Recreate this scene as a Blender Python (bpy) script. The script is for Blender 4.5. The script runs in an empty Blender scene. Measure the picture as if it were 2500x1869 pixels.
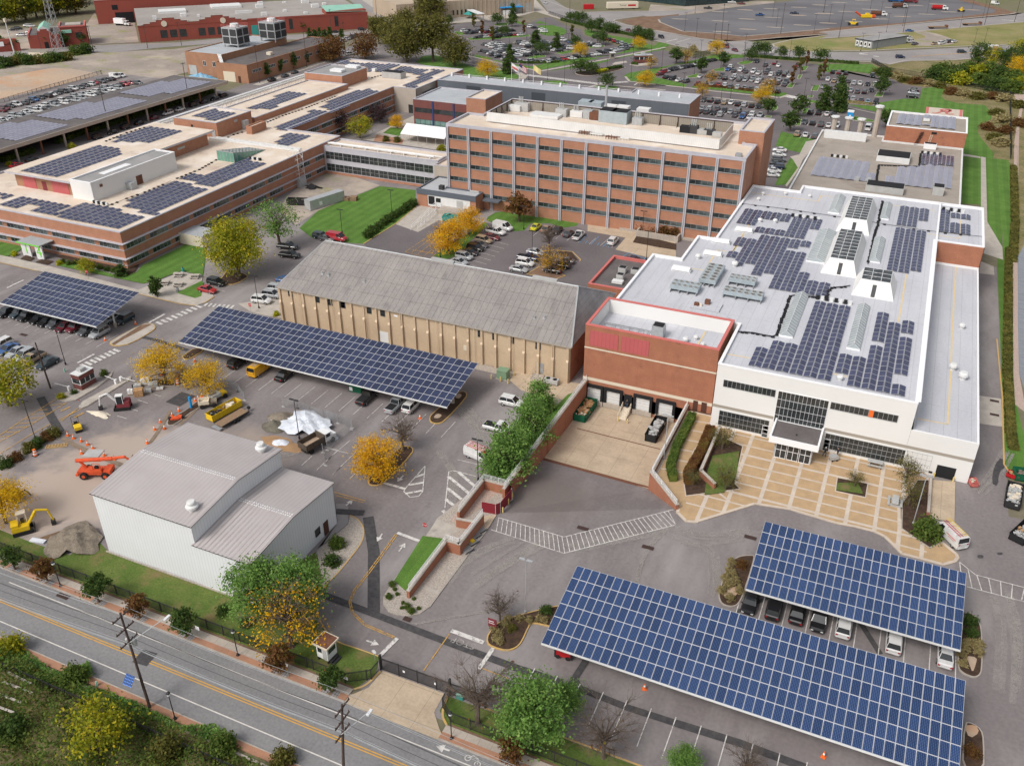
import bpy,math,random
from math import sin,cos,pi,radians,sqrt,atan2,hypot,floor
from mathutils import Vector,Matrix
rnd=random.Random(11)
SC=bpy.context.scene
COL=SC.collection
F,CX,CY,CH=2186.93,1250.0,934.5,80.0
TH,ROLL,YAW=0.53096,-0.00096,-0.42112
_f=Vector((sin(YAW)*cos(TH),cos(YAW)*cos(TH),-sin(TH)))
_r=Vector((cos(YAW),-sin(YAW),0));_u=_r.cross(_f)
_r,_u=_r*cos(ROLL)+_u*sin(ROLL),_u*cos(ROLL)-_r*sin(ROLL)
cd=bpy.data.cameras.new('camera');cam=bpy.data.objects.new('camera',cd);COL.objects.link(cam)
cd.sensor_fit='HORIZONTAL';cd.sensor_width=36;cd.lens=F/2500*36;cd.clip_start=1;cd.clip_end=6000
cam.matrix_world=Matrix(((_r.x,_u.x,-_f.x,0),(_r.y,_u.y,-_f.y,0),(_r.z,_u.z,-_f.z,CH),(0,0,0,1)))
SC.camera=cam
SUN_EL,SUN_AZ=radians(48),radians(205)
W=bpy.data.worlds.new('World');SC.world=W;W.use_nodes=True
nt=W.node_tree;bg=nt.nodes['Background']
sky=nt.nodes.new('ShaderNodeTexSky');sky.sky_type='NISHITA';sky.sun_disc=False
sky.sun_elevation=SUN_EL;sky.sun_rotation=SUN_AZ;sky.dust_density=4;sky.air_density=1;sky.ozone_density=1
hs=nt.nodes.new('ShaderNodeHueSaturation');hs.inputs['Saturation'].default_value=0.3
nt.links.new(sky.outputs[0],hs.inputs['Color']);nt.links.new(hs.outputs[0],bg.inputs[0])
bg.inputs[1].default_value=0.115
sl=bpy.data.lights.new('sun','SUN');sl.energy=1.3;sl.angle=radians(16);sl.color=(1,.955,.89)
so=bpy.data.objects.new('sun',sl);COL.objects.link(so)
_sd=Vector((sin(SUN_AZ)*cos(SUN_EL),cos(SUN_AZ)*cos(SUN_EL),sin(SUN_EL)))
so.rotation_euler=_sd.to_track_quat('Z','Y').to_euler()
SC.view_settings.view_transform='Standard';SC.view_settings.look='None'
SC.view_settings.exposure=0.36;SC.view_settings.gamma=1
SC.cycles.max_bounces=4;SC.cycles.diffuse_bounces=3;SC.cycles.glossy_bounces=2;SC.cycles.transparent_max_bounces=8
SC.cycles.use_denoising=True
ZO={1:(0,0),2:(800,0),3:(1650,0),4:(0,600),5:(800,600),6:(1650,600),7:(0,1229),8:(800,1229),9:(1650,1229),11:(400,150),12:(0,0),13:(400,0),14:(800,0),15:(1200,0),16:(1600,0),17:(2000,0),18:(0,300),19:(0,880),20:(400,900),21:(1950,1100),22:(1380,960),23:(1140,220),24:(1650,560)}
def _ray(r,x,y):
 s=2.5847 if r<10 else {17:4.398,21:2.3,22:2.974,23:2.974,24:2.974}.get(r,5.1694)
 X=ZO[r][0]+x/s;Y=ZO[r][1]+y/s
 return _r*((X-CX)/F)-_u*((Y-CY)/F)+_f
def G(r,x,y,h=0.0):
 d=_ray(r,x,y);k=(CH-h)/-d.z
 return (d.x*k,d.y*k)
def WY(r,x,y,Y):
 d=_ray(r,x,y);k=Y/d.y
 return (d.x*k,CH+d.z*k)
def WX(r,x,y,X):
 d=_ray(r,x,y);k=X/d.x
 return (d.y*k,CH+d.z*k)
def P(r,s,h=0.0):
 a=[float(t) for t in s.replace(',',' ').split()]
 return [G(r,a[i],a[i+1],h) for i in range(0,len(a),2)]
class MB:
 def __init__(s):s.v=[];s.f=[];s.m=[]
 def face(s,pts,m=0):
  n=len(s.v);s.v+=[tuple(p) for p in pts];s.f.append(tuple(range(n,n+len(pts))));s.m.append(m)
 def box(s,x0,y0,z0,x1,y1,z1,m=0,mt=None):
  n=len(s.v)
  s.v+=[(x0,y0,z0),(x1,y0,z0),(x1,y1,z0),(x0,y1,z0),(x0,y0,z1),(x1,y0,z1),(x1,y1,z1),(x0,y1,z1)]
  for q in ((0,3,2,1),(4,5,6,7),(0,1,5,4),(1,2,6,5),(2,3,7,6),(3,0,4,7)):
   s.f.append(tuple(n+i for i in q));s.m.append(m)
  if mt is not None:s.m[-5]=mt
 def cbox(s,c,d,m=0,mt=None,rz=0):
  k=len(s.v);x,y,z=d[0]/2,d[1]/2,d[2]
  s.box(-x,-y,0,x,y,z,m,mt)
  ca,sa=cos(rz),sin(rz)
  for i in range(k,len(s.v)):
   a,b,e=s.v[i];s.v[i]=(c[0]+a*ca-b*sa,c[1]+a*sa+b*ca,c[2]+e)
 def tube(s,p,q,r0,r1=None,n=6,m=0,cap=True):
  r1=r0 if r1 is None else r1
  p=Vector(p);q=Vector(q);d=(q-p)
  if d.length<1e-6:return
  d.normalize();a=d.orthogonal().normalized();b=d.cross(a);k=len(s.v)
  for c,r in ((p,r0),(q,r1)):
   for i in range(n):
    t=2*pi*i/n;w=c+a*(r*cos(t))+b*(r*sin(t));s.v.append(tuple(w))
  for i in range(n):
   j=(i+1)%n;s.f.append((k+i,k+j,k+n+j,k+n+i));s.m.append(m)
  if cap:
   s.f.append(tuple(k+n-1-i for i in range(n)));s.m.append(m)
   s.f.append(tuple(k+n+i for i in range(n)));s.m.append(m)
 def path(s,pts,r,n=5,m=0):
  for a,b in zip(pts[:-1],pts[1:]):s.tube(a,b,r,r,n,m)
 def prism(s,pts,z0,z1,m=0,mt=None,bottom=False):
  if area(pts)<0:pts=pts[::-1]
  n=len(s.v);L=len(pts)
  s.v+=[(x,y,z0) for x,y in pts]+[(x,y,z1) for x,y in pts]
  for i in range(L):
   j=(i+1)%L;s.f.append((n+i,n+j,n+L+j,n+L+i));s.m.append(m)
  s.f.append(tuple(n+L+i for i in range(L)));s.m.append(m if mt is None else mt)
  if bottom:s.f.append(tuple(n+L-1-i for i in range(L)));s.m.append(m)
 def lathe(s,c,prof,n=12,m=0):
  k=len(s.v)
  for r,z in prof:
   for i in range(n):s.v.append((c[0]+r*cos(2*pi*i/n),c[1]+r*sin(2*pi*i/n),c[2]+z))
  for t in range(len(prof)-1):
   for i in range(n):
    j=(i+1)%n;s.f.append((k+t*n+i,k+t*n+j,k+t*n+n+j,k+t*n+n+i));s.m.append(m)
  t=(len(prof)-1)*n;s.f.append(tuple(k+t+i for i in range(n)));s.m.append(m)
 def loft(s,rings,m=0,caps=True):
  k=len(s.v);n=len(rings[0])
  for R in rings:s.v+=[tuple(p) for p in R]
  for t in range(len(rings)-1):
   for i in range(n):
    j=(i+1)%n;s.f.append((k+t*n+i,k+t*n+j,k+t*n+n+j,k+t*n+n+i));s.m.append(m)
  if caps:
   s.f.append(tuple(k+n-1-i for i in range(n)));s.m.append(m)
   t=(len(rings)-1)*n;s.f.append(tuple(k+t+i for i in range(n)));s.m.append(m)
 def xf(s,k,rz=0,loc=(0,0,0),sc=1):
  ca,sa=cos(rz),sin(rz)
  for i in range(k,len(s.v)):
   a,b,e=s.v[i];s.v[i]=(loc[0]+(a*ca-b*sa)*sc,loc[1]+(a*sa+b*ca)*sc,loc[2]+e*sc)
 def mesh(s,name,mats,org=(0,0,0),smooth=False):
  me=bpy.data.meshes.new(name)
  vs=s.v if org==(0,0,0) else [(a-org[0],b-org[1],c-org[2]) for a,b,c in s.v]
  me.from_pydata(vs,[],s.f)
  for mm in (mats if isinstance(mats,(list,tuple)) else [mats]):me.materials.append(M(mm) if isinstance(mm,str) else mm)
  if any(s.m):me.polygons.foreach_set('material_index',s.m)
  if smooth:me.polygons.foreach_set('use_smooth',[True]*len(s.f))
  me.update();return me
 def build(s,name,mats,parent=None,smooth=False,org=None):
  """verts are in site coordinates; under a parent they become local to it"""
  if org is None:org=tuple(parent['_o']) if parent is not None and '_o' in parent else (0,0,0)
  o=bpy.data.objects.new(name,s.mesh(name,mats,org,smooth));COL.objects.link(o)
  if parent is not None:o.parent=parent
  elif org!=(0,0,0):o.location=org
  return o
def area(p):return sum(p[i][0]*p[(i+1)%len(p)][1]-p[(i+1)%len(p)][0]*p[i][1] for i in range(len(p)))/2
def inset(p,d):
 if area(p)<0:p=p[::-1]
 out=[];n=len(p)
 for i in range(n):
  a,b,c=p[i-1],p[i],p[(i+1)%n]
  e1=Vector((b[0]-a[0],b[1]-a[1]));e2=Vector((c[0]-b[0],c[1]-b[1]))
  if e1.length<1e-6 or e2.length<1e-6:out.append(b);continue
  e1.normalize();e2.normalize()
  n1=Vector((-e1.y,e1.x));n2=Vector((-e2.y,e2.x));k=1+n1.dot(n2)
  v=(n1+n2)/max(k,.35);out.append((b[0]+v.x*d,b[1]+v.y*d))
 return out
def inside(p,x,y):
 c=False;n=len(p)
 for i in range(n):
  (x0,y0),(x1,y1)=p[i],p[i-1]
  if (y0>y)!=(y1>y) and x<(x1-x0)*(y-y0)/(y1-y0)+x0:c=not c
 return c
def smoothpoly(p,it=2):
 for _ in range(it):
  q=[]
  for i in range(len(p)):
   a,b=p[i],p[(i+1)%len(p)]
   q+=[(a[0]*.75+b[0]*.25,a[1]*.75+b[1]*.25),(a[0]*.25+b[0]*.75,a[1]*.25+b[1]*.75)]
  p=q
 return p
def tag(o,label,cat,group=None):
 o['label']=label;o['category']=cat
 if group:o['group']=group
 return o
def T(name,label,cat,loc=(0,0,0),group=None,rz=0):
 o=bpy.data.objects.new(name,None);COL.objects.link(o);o.empty_display_size=.3
 o.location=loc;o.rotation_euler=(0,0,rz)
 o['_o']=[float(c) for c in (loc if rz==0 else (0,0,0))]
 return tag(o,label,cat,group)
def struct(name,mb,mats,smooth=False):
 o=mb.build(name,mats,None,smooth);o['kind']='structure';return o
def dup(o,loc=None,rz=None,parent=None,label=None,color=None,sc=None):
 c=o.copy();COL.objects.link(c);c.parent=parent
 if loc is not None:c.location=loc
 if rz is not None:c.rotation_euler=(0,0,rz)
 if sc is not None:c.scale=(sc,sc,sc) if not isinstance(sc,tuple) else sc
 if label:c['label']=label
 if color is not None:c.color=color
 for ch in o.children:
  dup(ch,parent=c,color=color)
 return c
ORD='first second third fourth fifth sixth seventh eighth ninth tenth eleventh twelfth thirteenth fourteenth fifteenth sixteenth seventeenth eighteenth nineteenth twentieth'.split()
def ordn(i):
 if i<20:return ORD[i]
 t='twenty thirty forty fifty'.split()[(i+1)//10-2];u=(i+1)%10
 return t+'-'+ORD[u-1] if u else {20:'twentieth',30:'thirtieth',40:'fortieth',50:'fiftieth'}[i+1]
MATS={}
def M(n):return MATS[n]
def mat(name,c1,c2=None,sc=.5,rough=.85,bump=0.,metal=0.,spec=.3,fine=0.,fsc=12.,det=5,stretch=None,objcol=False,coat=0,thr=(.35,.65)):
 """base colour c1/c2 mixed by noise in object space, plus a finer speckle"""
 m=bpy.data.materials.new(name);m.use_nodes=True;MATS[name]=m;t=m.node_tree;N=t.nodes;L=t.links
 b=N['Principled BSDF'];b.inputs['Roughness'].default_value=rough;b.inputs['Metallic'].default_value=metal
 b.inputs['Specular IOR Level'].default_value=spec
 if coat:b.inputs['Coat Weight'].default_value=coat;b.inputs['Coat Roughness'].default_value=.08
 b.inputs['Base Color'].default_value=(*c1,1)
 if c2 is None and not objcol:return m
 tc=N.new('ShaderNodeTexCoord');src=tc.outputs['Object']
 if stretch:
  mp=N.new('ShaderNodeMapping');mp.inputs['Scale'].default_value=stretch;L.new(src,mp.inputs[0]);src=mp.outputs[0]
 no=N.new('ShaderNodeTexNoise');no.inputs['Scale'].default_value=sc;no.inputs['Detail'].default_value=det;no.inputs['Roughness'].default_value=.62
 L.new(src,no.inputs[0])
 mr=N.new('ShaderNodeMapRange');mr.inputs[1].default_value=thr[0];mr.inputs[2].default_value=thr[1];L.new(no.outputs[0],mr.inputs[0])
 mx=N.new('ShaderNodeMix');mx.data_type='RGBA';L.new(mr.outputs[0],mx.inputs[0])
 c2=c2 or c1
 mx.inputs[6].default_value=(*c1,1);mx.inputs[7].default_value=(*c2,1);out=mx.outputs[2]
 if objcol:
  oi=N.new('ShaderNodeObjectInfo');L.new(oi.outputs['Color'],mx.inputs[6])
  m2=N.new('ShaderNodeMix');m2.data_type='RGBA';m2.blend_type='MULTIPLY';m2.inputs[0].default_value=1
  L.new(oi.outputs['Color'],m2.inputs[6]);m2.inputs[7].default_value=(.86,.85,.83,1);L.new(m2.outputs[2],mx.inputs[7])
 if fine:
  n2=N.new('ShaderNodeTexNoise');n2.inputs['Scale'].default_value=fsc;n2.inputs['Detail'].default_value=3;L.new(tc.outputs['Object'],n2.inputs[0])
  r2=N.new('ShaderNodeMapRange');r2.inputs[1].default_value=.3;r2.inputs[2].default_value=.7
  r2.inputs[3].default_value=1-fine;r2.inputs[4].default_value=1+fine;L.new(n2.outputs[0],r2.inputs[0])
  m3=N.new('ShaderNodeMix');m3.data_type='RGBA';m3.blend_type='MULTIPLY';m3.inputs[0].default_value=1
  L.new(out,m3.inputs[6]);L.new(r2.outputs[0],m3.inputs[7]);out=m3.outputs[2]
 L.new(out,b.inputs['Base Color'])
 if bump:
  bp=N.new('ShaderNodeBump');bp.inputs['Strength'].default_value=bump;bp.inputs['Distance'].default_value=.05
  L.new(no.outputs[0],bp.inputs['Height']);L.new(bp.outputs[0],b.inputs['Normal'])
 return m
def lines(m,axis,period,width,dark,ang=0):
 """thin darker or lighter joint lines every <period> metres along an object axis, multiplied into a material"""
 t=m.node_tree;N=t.nodes;L=t.links;b=N['Principled BSDF']
 tc=N.new('ShaderNodeTexCoord');sp=N.new('ShaderNodeSeparateXYZ');L.new(tc.outputs['Object'],sp.inputs[0])
 d=N.new('ShaderNodeMath');d.operation='DIVIDE';d.inputs[1].default_value=period;L.new(sp.outputs[axis],d.inputs[0])
 fr=N.new('ShaderNodeMath');fr.operation='FRACT';L.new(d.outputs[0],fr.inputs[0])
 lt=N.new('ShaderNodeMath');lt.operation='LESS_THAN';lt.inputs[1].default_value=width/period;L.new(fr.outputs[0],lt.inputs[0])
 mx=N.new('ShaderNodeMix');mx.data_type='RGBA';mx.blend_type='MULTIPLY';L.new(lt.outputs[0],mx.inputs[0])
 ip=b.inputs['Base Color']
 if ip.links:L.new(ip.links[0].from_socket,mx.inputs[6])
 else:mx.inputs[6].default_value=ip.default_value
 mx.inputs[7].default_value=(dark,dark,dark,1);L.new(mx.outputs[2],ip)
 return m
def spots(m,sc,lo,hi,col,sx=1,sy=1,fac=.8):
 """sparse stains of another colour"""
 t=m.node_tree;N=t.nodes;L=t.links;b=N['Principled BSDF']
 tc=N.new('ShaderNodeTexCoord');mp=N.new('ShaderNodeMapping');mp.inputs['Scale'].default_value=(sx,sy,1);L.new(tc.outputs['Object'],mp.inputs[0])
 mp.inputs['Location'].default_value=(sc*31.7,sc*17.3,0)
 no=N.new('ShaderNodeTexNoise');no.inputs['Scale'].default_value=sc;no.inputs['Detail'].default_value=6;no.inputs['Roughness'].default_value=.65;L.new(mp.outputs[0],no.inputs[0])
 mr=N.new('ShaderNodeMapRange');mr.inputs[1].default_value=lo;mr.inputs[2].default_value=hi;mr.inputs[4].default_value=fac;L.new(no.outputs[0],mr.inputs[0])
 mx=N.new('ShaderNodeMix');mx.data_type='RGBA';L.new(mr.outputs[0],mx.inputs[0])
 ip=b.inputs['Base Color']
 if ip.links:L.new(ip.links[0].from_socket,mx.inputs[6])
 else:mx.inputs[6].default_value=ip.default_value
 mx.inputs[7].default_value=(*col,1);L.new(mx.outputs[2],ip);return m
def blob(m,c,r0,r1,col,fac=.8,sc=.25):
 """a patch of dirt with its own place on the ground"""
 t=m.node_tree;N=t.nodes;L=t.links;b=N['Principled BSDF']
 tc=N.new('ShaderNodeTexCoord');d=N.new('ShaderNodeVectorMath');d.operation='DISTANCE';L.new(tc.outputs['Object'],d.inputs[0]);d.inputs[1].default_value=(*c,0)
 no=N.new('ShaderNodeTexNoise');no.inputs['Scale'].default_value=sc;no.inputs['Detail'].default_value=6;L.new(tc.outputs['Object'],no.inputs[0])
 ma=N.new('ShaderNodeMath');ma.operation='MULTIPLY_ADD';ma.inputs[1].default_value=r1*.7;L.new(no.outputs[0],ma.inputs[0]);L.new(d.outputs['Value'],ma.inputs[2])
 mr=N.new('ShaderNodeMapRange');mr.inputs[1].default_value=r1*1.35;mr.inputs[2].default_value=r0+r1*.35;mr.inputs[4].default_value=fac;L.new(ma.outputs[0],mr.inputs[0])
 mx=N.new('ShaderNodeMix');mx.data_type='RGBA';L.new(mr.outputs[0],mx.inputs[0])
 ip=b.inputs['Base Color']
 if ip.links:L.new(ip.links[0].from_socket,mx.inputs[6])
 else:mx.inputs[6].default_value=ip.default_value
 mx.inputs[7].default_value=(*col,1);L.new(mx.outputs[2],ip);return m
def wear(m,sc=1.2,lo=.42,hi=.62,top=1,det=7):
 """worn paint: patches where the sheet below shows through"""
 t=m.node_tree;N=t.nodes;L=t.links;b=N['Principled BSDF']
 tc=N.new('ShaderNodeTexCoord');no=N.new('ShaderNodeTexNoise');no.inputs['Scale'].default_value=sc;no.inputs['Detail'].default_value=det;no.inputs['Roughness'].default_value=.75;L.new(tc.outputs['Object'],no.inputs[0])
 mr=N.new('ShaderNodeMapRange');mr.inputs[1].default_value=lo;mr.inputs[2].default_value=hi;mr.inputs[4].default_value=top;L.new(no.outputs[0],mr.inputs[0])
 L.new(mr.outputs[0],b.inputs['Alpha']);return m
def leafmat(name,ca,cb,cc=None):
 m=bpy.data.materials.new(name);m.use_nodes=True;MATS[name]=m;t=m.node_tree;N=t.nodes;L=t.links
 b=N['Principled BSDF'];b.inputs['Roughness'].default_value=.7;b.inputs['Specular IOR Level'].default_value=.2
 g=N.new('ShaderNodeNewGeometry');tc=N.new('ShaderNodeTexCoord');no=N.new('ShaderNodeTexNoise');no.inputs['Scale'].default_value=.55;no.inputs['Detail'].default_value=2
 L.new(tc.outputs['Object'],no.inputs[0])
 a=N.new('ShaderNodeMath');a.operation='MULTIPLY_ADD';a.inputs[1].default_value=.55;L.new(g.outputs['Random Per Island'],a.inputs[0])
 s2=N.new('ShaderNodeMath');s2.operation='MULTIPLY_ADD';s2.inputs[1].default_value=1.5;s2.inputs[2].default_value=-.52;L.new(no.outputs[0],s2.inputs[0]);L.new(s2.outputs[0],a.inputs[2])
 cr=N.new('ShaderNodeValToRGB');L.new(a.outputs[0],cr.inputs[0])
 e=cr.color_ramp.elements;e[0].color=(*ca,1);e[0].position=.1;e[1].color=(*(cc or cb),1);e[1].position=.95
 if cc:k=e.new(.6);k.color=(*cb,1)
 L.new(cr.outputs[0],b.inputs['Base Color'])
 tr=N.new('ShaderNodeBsdfTranslucent');L.new(cr.outputs[0],tr.inputs[0]);ms=N.new('ShaderNodeMixShader');ms.inputs[0].default_value=.42
 L.new(b.outputs[0],ms.inputs[1]);L.new(tr.outputs[0],ms.inputs[2]);L.new(ms.outputs[0],N['Material Output'].inputs[0]);return m
mat('asphalt',(.185,.163,.162),(.232,.206,.203),.045,.92,fine=.1,fsc=2.2,thr=(.3,.7))
spots(M('asphalt'),.09,.47,.66,(.33,.305,.295),1,.3,.8);spots(M('asphalt'),.55,.6,.75,(.13,.117,.116),1,1,.5)
blob(M('asphalt'),(-98,76),10,15,(.43,.35,.295),.9,.35);blob(M('asphalt'),(-86,86),6,10,(.35,.285,.24),.8,.3)
blob(M('asphalt'),(-104,66),7,9,(.43,.35,.295),.9,.35);blob(M('asphalt'),(-123,64),7,12,(.43,.35,.295),.9,.35)
blob(M('asphalt'),(-38,98),5,9,(.17,.14,.125),.6,.3)
mat('asphalt_street',(.2,.196,.2),(.25,.243,.245),.12,.9,fine=.12,fsc=3,stretch=(.25,1.5,1),thr=(.3,.7))
mat('asphalt_new',(.135,.118,.122),(.178,.157,.16),.05,.9,fine=.1,fsc=2)
mat('asphalt_fresh',(.12,.116,.126),(.185,.178,.186),.035,.85,fine=.1,fsc=1.5,stretch=(.4,1,1))
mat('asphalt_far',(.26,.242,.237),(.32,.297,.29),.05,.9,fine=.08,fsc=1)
mat('tar',(.05,.048,.052),(.085,.08,.08),1.5,.8,fine=.15)
mat('dust',(.42,.385,.36),(.34,.31,.29),.5,.95);wear(M('dust'),.5,.3,.65,.75,4)
mat('concrete',(.47,.41,.35),(.38,.33,.28),.3,.9,fine=.08,fsc=4);lines(M('concrete'),0,1.5,.04,.6)
mat('walk',(.5,.45,.39),(.4,.36,.32),.6,.9,fine=.06,fsc=5)
mat('apron',(.52,.415,.3),(.44,.345,.25),.35,.9,fine=.08,fsc=3)
lines(lines(M('apron'),0,3.6,.05,.65),1,4.2,.05,.65);spots(M('apron'),.3,.62,.75,(.25,.19,.14),1,1,.6)
mat('kerb',(.46,.41,.36),(.36,.32,.28),1.2,.9)
mat('kerb_yellow',(.62,.38,.1),(.5,.36,.18),1.5,.8)
mat('paver',(.5,.345,.195),(.42,.29,.17),.8,.9,fine=.12,fsc=9)
mat('paver_band',(.62,.53,.44),(.53,.45,.38),.7,.9,fine=.06,fsc=7)
mat('brick_walk',(.43,.22,.135),(.35,.19,.125),.9,.9,fine=.15,fsc=14)
mat('cobble',(.36,.34,.33),(.24,.22,.22),1.2,.9);lines(lines(M('cobble'),0,.32,.06,.5),1,.32,.06,.5)
mat('grass',(.08,.175,.026),(.115,.225,.04),.25,.95,fine=.22,fsc=5);spots(M('grass'),.5,.56,.78,(.16,.17,.05),1,1,.6);lines(M('grass'),0,2.6,1.3,.86)
mat('grass_old',(.075,.125,.022),(.12,.155,.036),.35,.95,fine=.25,fsc=4);spots(M('grass_old'),.35,.52,.68,(.22,.15,.075),1,1,.75)
mat('grass_dry',(.19,.19,.06),(.3,.25,.12),.06,.95,fine=.18,fsc=1.5);spots(M('grass_dry'),.05,.55,.7,(.14,.2,.04))
mat('scrub',(.17,.15,.06),(.26,.21,.11),.12,.95,fine=.25,fsc=1.3);spots(M('scrub'),.1,.52,.66,(.09,.11,.03));spots(M('scrub'),.2,.6,.72,(.16,.1,.06))
mat('sand',(.5,.36,.25),(.42,.33,.26),.06,.95,fine=.1,fsc=1);spots(M('sand'),.035,.5,.62,(.52,.29,.16),1,2,.7);spots(M('sand'),.09,.55,.7,(.5,.42,.35))
mat('lot_dirt',(.38,.32,.27),(.28,.24,.21),.05,.95,fine=.12,fsc=1);spots(M('lot_dirt'),.06,.54,.66,(.25,.26,.08),1,1.6,.8);spots(M('lot_dirt'),.045,.52,.62,(.46,.39,.32))
mat('soil',(.16,.095,.06),(.24,.15,.1),.25,.95,fine=.2,fsc=3)
mat('mulch',(.045,.028,.02),(.085,.05,.032),1.5,.95,fine=.3,fsc=9)
mat('stones',(.5,.44,.38),(.3,.26,.23),5,.9,fine=.3,fsc=14)
mat('stones_pink',(.55,.42,.35),(.36,.27,.23),5,.9,fine=.3,fsc=14)
mat('ground',(.2,.17,.13),(.15,.15,.07),.02,.95,fine=.15,fsc=.6)
mat('water',(.2,.215,.24),(.26,.275,.3),.5,.22,bump=.6,stretch=(.6,2.2,1),spec=.5)
mat('white_paint',(.74,.71,.68));wear(mat('white_paint',(.7,.67,.64),(.6,.57,.54),2),1.6,.3,.5)
wear(mat('yellow_paint',(.66,.36,.06),(.55,.33,.1),2),1.4,.3,.52)
wear(mat('faded_paint',(.5,.47,.44),(.4,.38,.36),2),1.5,.34,.62)
mat('blue_paint',(.12,.35,.62))
mat('red_paint',(.62,.22,.18),(.52,.2,.17),1)
mat('brick',(.44,.215,.135),(.375,.182,.115),.5,.9,fine=.14,fsc=7);lines(M('brick'),2,.42,.05,.85)
mat('brick_dock',(.4,.17,.1),(.335,.14,.085),.5,.9,fine=.13,fsc=7);lines(M('brick_dock'),2,.42,.05,.86);spots(M('brick_dock'),.35,.6,.72,(.1,.05,.035),1,1,.6)
mat('brick_red',(.31,.078,.056),(.27,.07,.052),.15,.9,fine=.08,fsc=3)
mat('brick_tan',(.4,.21,.125),(.33,.175,.108),.4,.9,fine=.12,fsc=6)
mat('panel_red',(.5,.12,.12),(.46,.11,.115),.4,.6);lines(M('panel_red'),0,.7,.05,.7)
mat('trim_red',(.62,.17,.15),(.56,.16,.14),.5,.6)
mat('roof_cream',(.71,.6,.49),(.62,.51,.41),.12,.9,fine=.05,fsc=3);spots(M('roof_cream'),.16,.56,.72,(.42,.31,.25),1,1,.7);spots(M('roof_cream'),.1,.5,.66,(.8,.74,.67),1,1,.7)
mat('roof_white',(.56,.565,.6),(.49,.495,.53),.2,.8,fine=.06,fsc=3,stretch=(1,.25,1));lines(lines(M('roof_white'),0,1.9,.07,.78),1,9.5,.08,.82);spots(M('roof_white'),.22,.6,.74,(.36,.355,.37),1,.2,.6);spots(M('roof_white'),.5,.66,.74,(.3,.27,.26),1,1,.6)
mat('roof_grey',(.44,.46,.48),(.38,.4,.42),.15,.85,fine=.05,fsc=2)
mat('roof_gravel',(.32,.28,.24),(.38,.33,.285),.15,.95,fine=.16,fsc=5);spots(M('roof_gravel'),.12,.56,.7,(.24,.2,.17))
mat('roof_dark',(.115,.1,.1),(.16,.145,.14),.2,.95,fine=.12,fsc=4)
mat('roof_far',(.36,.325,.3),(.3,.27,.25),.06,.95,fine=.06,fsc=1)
mat('roof_felt',(.3,.275,.26),(.24,.22,.21),.25,.92,fine=.12,fsc=3,stretch=(1,.35,1))
spots(M('roof_felt'),.5,.55,.7,(.15,.145,.14),1,.3,.6);spots(M('roof_felt'),.22,.56,.76,(.36,.335,.31),1,.4,.5);lines(lines(M('roof_felt'),0,1.15,.09,.62),2,1.42,.05,.7)
mat('roof_metal',(.56,.515,.505),(.51,.465,.455),.3,.5,metal=0.15,fine=.04);lines(M('roof_metal'),0,.62,.07,.78)
mat('white_wall',(.78,.77,.75),(.74,.73,.71),.1,.8,fine=.02)
mat('white_trim',(.84,.84,.85))
mat('band_taupe',(.36,.32,.27))
mat('metal_wall',(.74,.755,.77),(.7,.715,.73),.2,.55,fine=.03);lines(M('metal_wall'),0,.5,.08,.85);lines(M('metal_wall'),1,.5,.08,.85)
mat('tan_wall',(.56,.425,.29),(.5,.38,.26),.3,.9,fine=.06,fsc=5);spots(M('tan_wall'),.25,.58,.75,(.38,.27,.17),1,1,.5)
mat('tan_light',(.7,.54,.38));mat('tan_block',(.5,.4,.3),(.44,.35,.265),.1,.9);lines(M('tan_block'),0,1.1,.12,.75)
mat('grey_wall',(.105,.12,.14),(.125,.14,.16),.1,.7);lines(M('grey_wall'),0,4.2,.08,.75)
mat('grey_panel',(.055,.065,.075));mat('fascia',(.11,.125,.15));mat('grey_trim',(.5,.49,.53),(.44,.43,.47),.5,.6)
mat('limestone',(.46,.4,.34),(.41,.36,.31),.4,.9,fine=.05);lines(lines(M('limestone'),2,.6,.03,.85),0,1.2,.03,.85)
mat('glass',(.022,.026,.028),(.045,.05,.052),.6,.08,spec=.6)
mat('glass_teal',(.2,.33,.3),(.12,.2,.19),.5,.1,spec=.6)
mat('glass_green',(.16,.36,.27),(.11,.27,.21),.4,.12,spec=.6)
mat('frame',(.42,.42,.42));mat('frame_mid',(.3,.3,.3));mat('frame_dark',(.05,.05,.052));mat('frame_white',(.72,.72,.72))
mat('steel',(.45,.46,.47),(.36,.37,.38),1,.45,metal=.4);mat('galv',(.5,.52,.53),(.42,.43,.44),1.5,.5,metal=.3,fine=.06)
mat('unit',(.47,.47,.46),(.4,.4,.39),.8,.6);mat('unit_white',(.72,.72,.71),(.66,.66,.65),1,.6)
mat('black',(.018,.018,.02));mat('rubber',(.022,.021,.021),rough=.95);mat('darkmetal',(.03,.03,.032),rough=.5)
mat('brown',(.09,.04,.028));mat('brown_screen',(.32,.285,.24),(.27,.24,.2),.5,.8);lines(M('brown_screen'),0,.5,.08,.75)
mat('rust',(.2,.085,.05),(.13,.06,.04),3,.9);mat('wood',(.3,.2,.12),(.22,.14,.09),2,.9,stretch=(1,6,1));mat('pole_wood',(.075,.052,.045),(.1,.07,.06),1.5,.95)
mat('yellow',(.75,.5,.02),rough=.5);mat('orange',(.85,.17,.03),rough=.6);mat('lift_orange',(.72,.1,.03),(.55,.08,.03),2,.6)
mat('red',(.5,.02,.025),rough=.4);mat('green_bin',(.012,.12,.06),rough=.6);mat('green_box',(.2,.3,.19));mat('teal',(.05,.3,.27),rough=.6)
mat('blue',(.02,.28,.62),rough=.5);mat('lime',(.16,.62,.03),rough=.5);mat('white',(.8,.8,.8),rough=.5);mat('fence_red',(.22,.02,.03),rough=.7)
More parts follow.
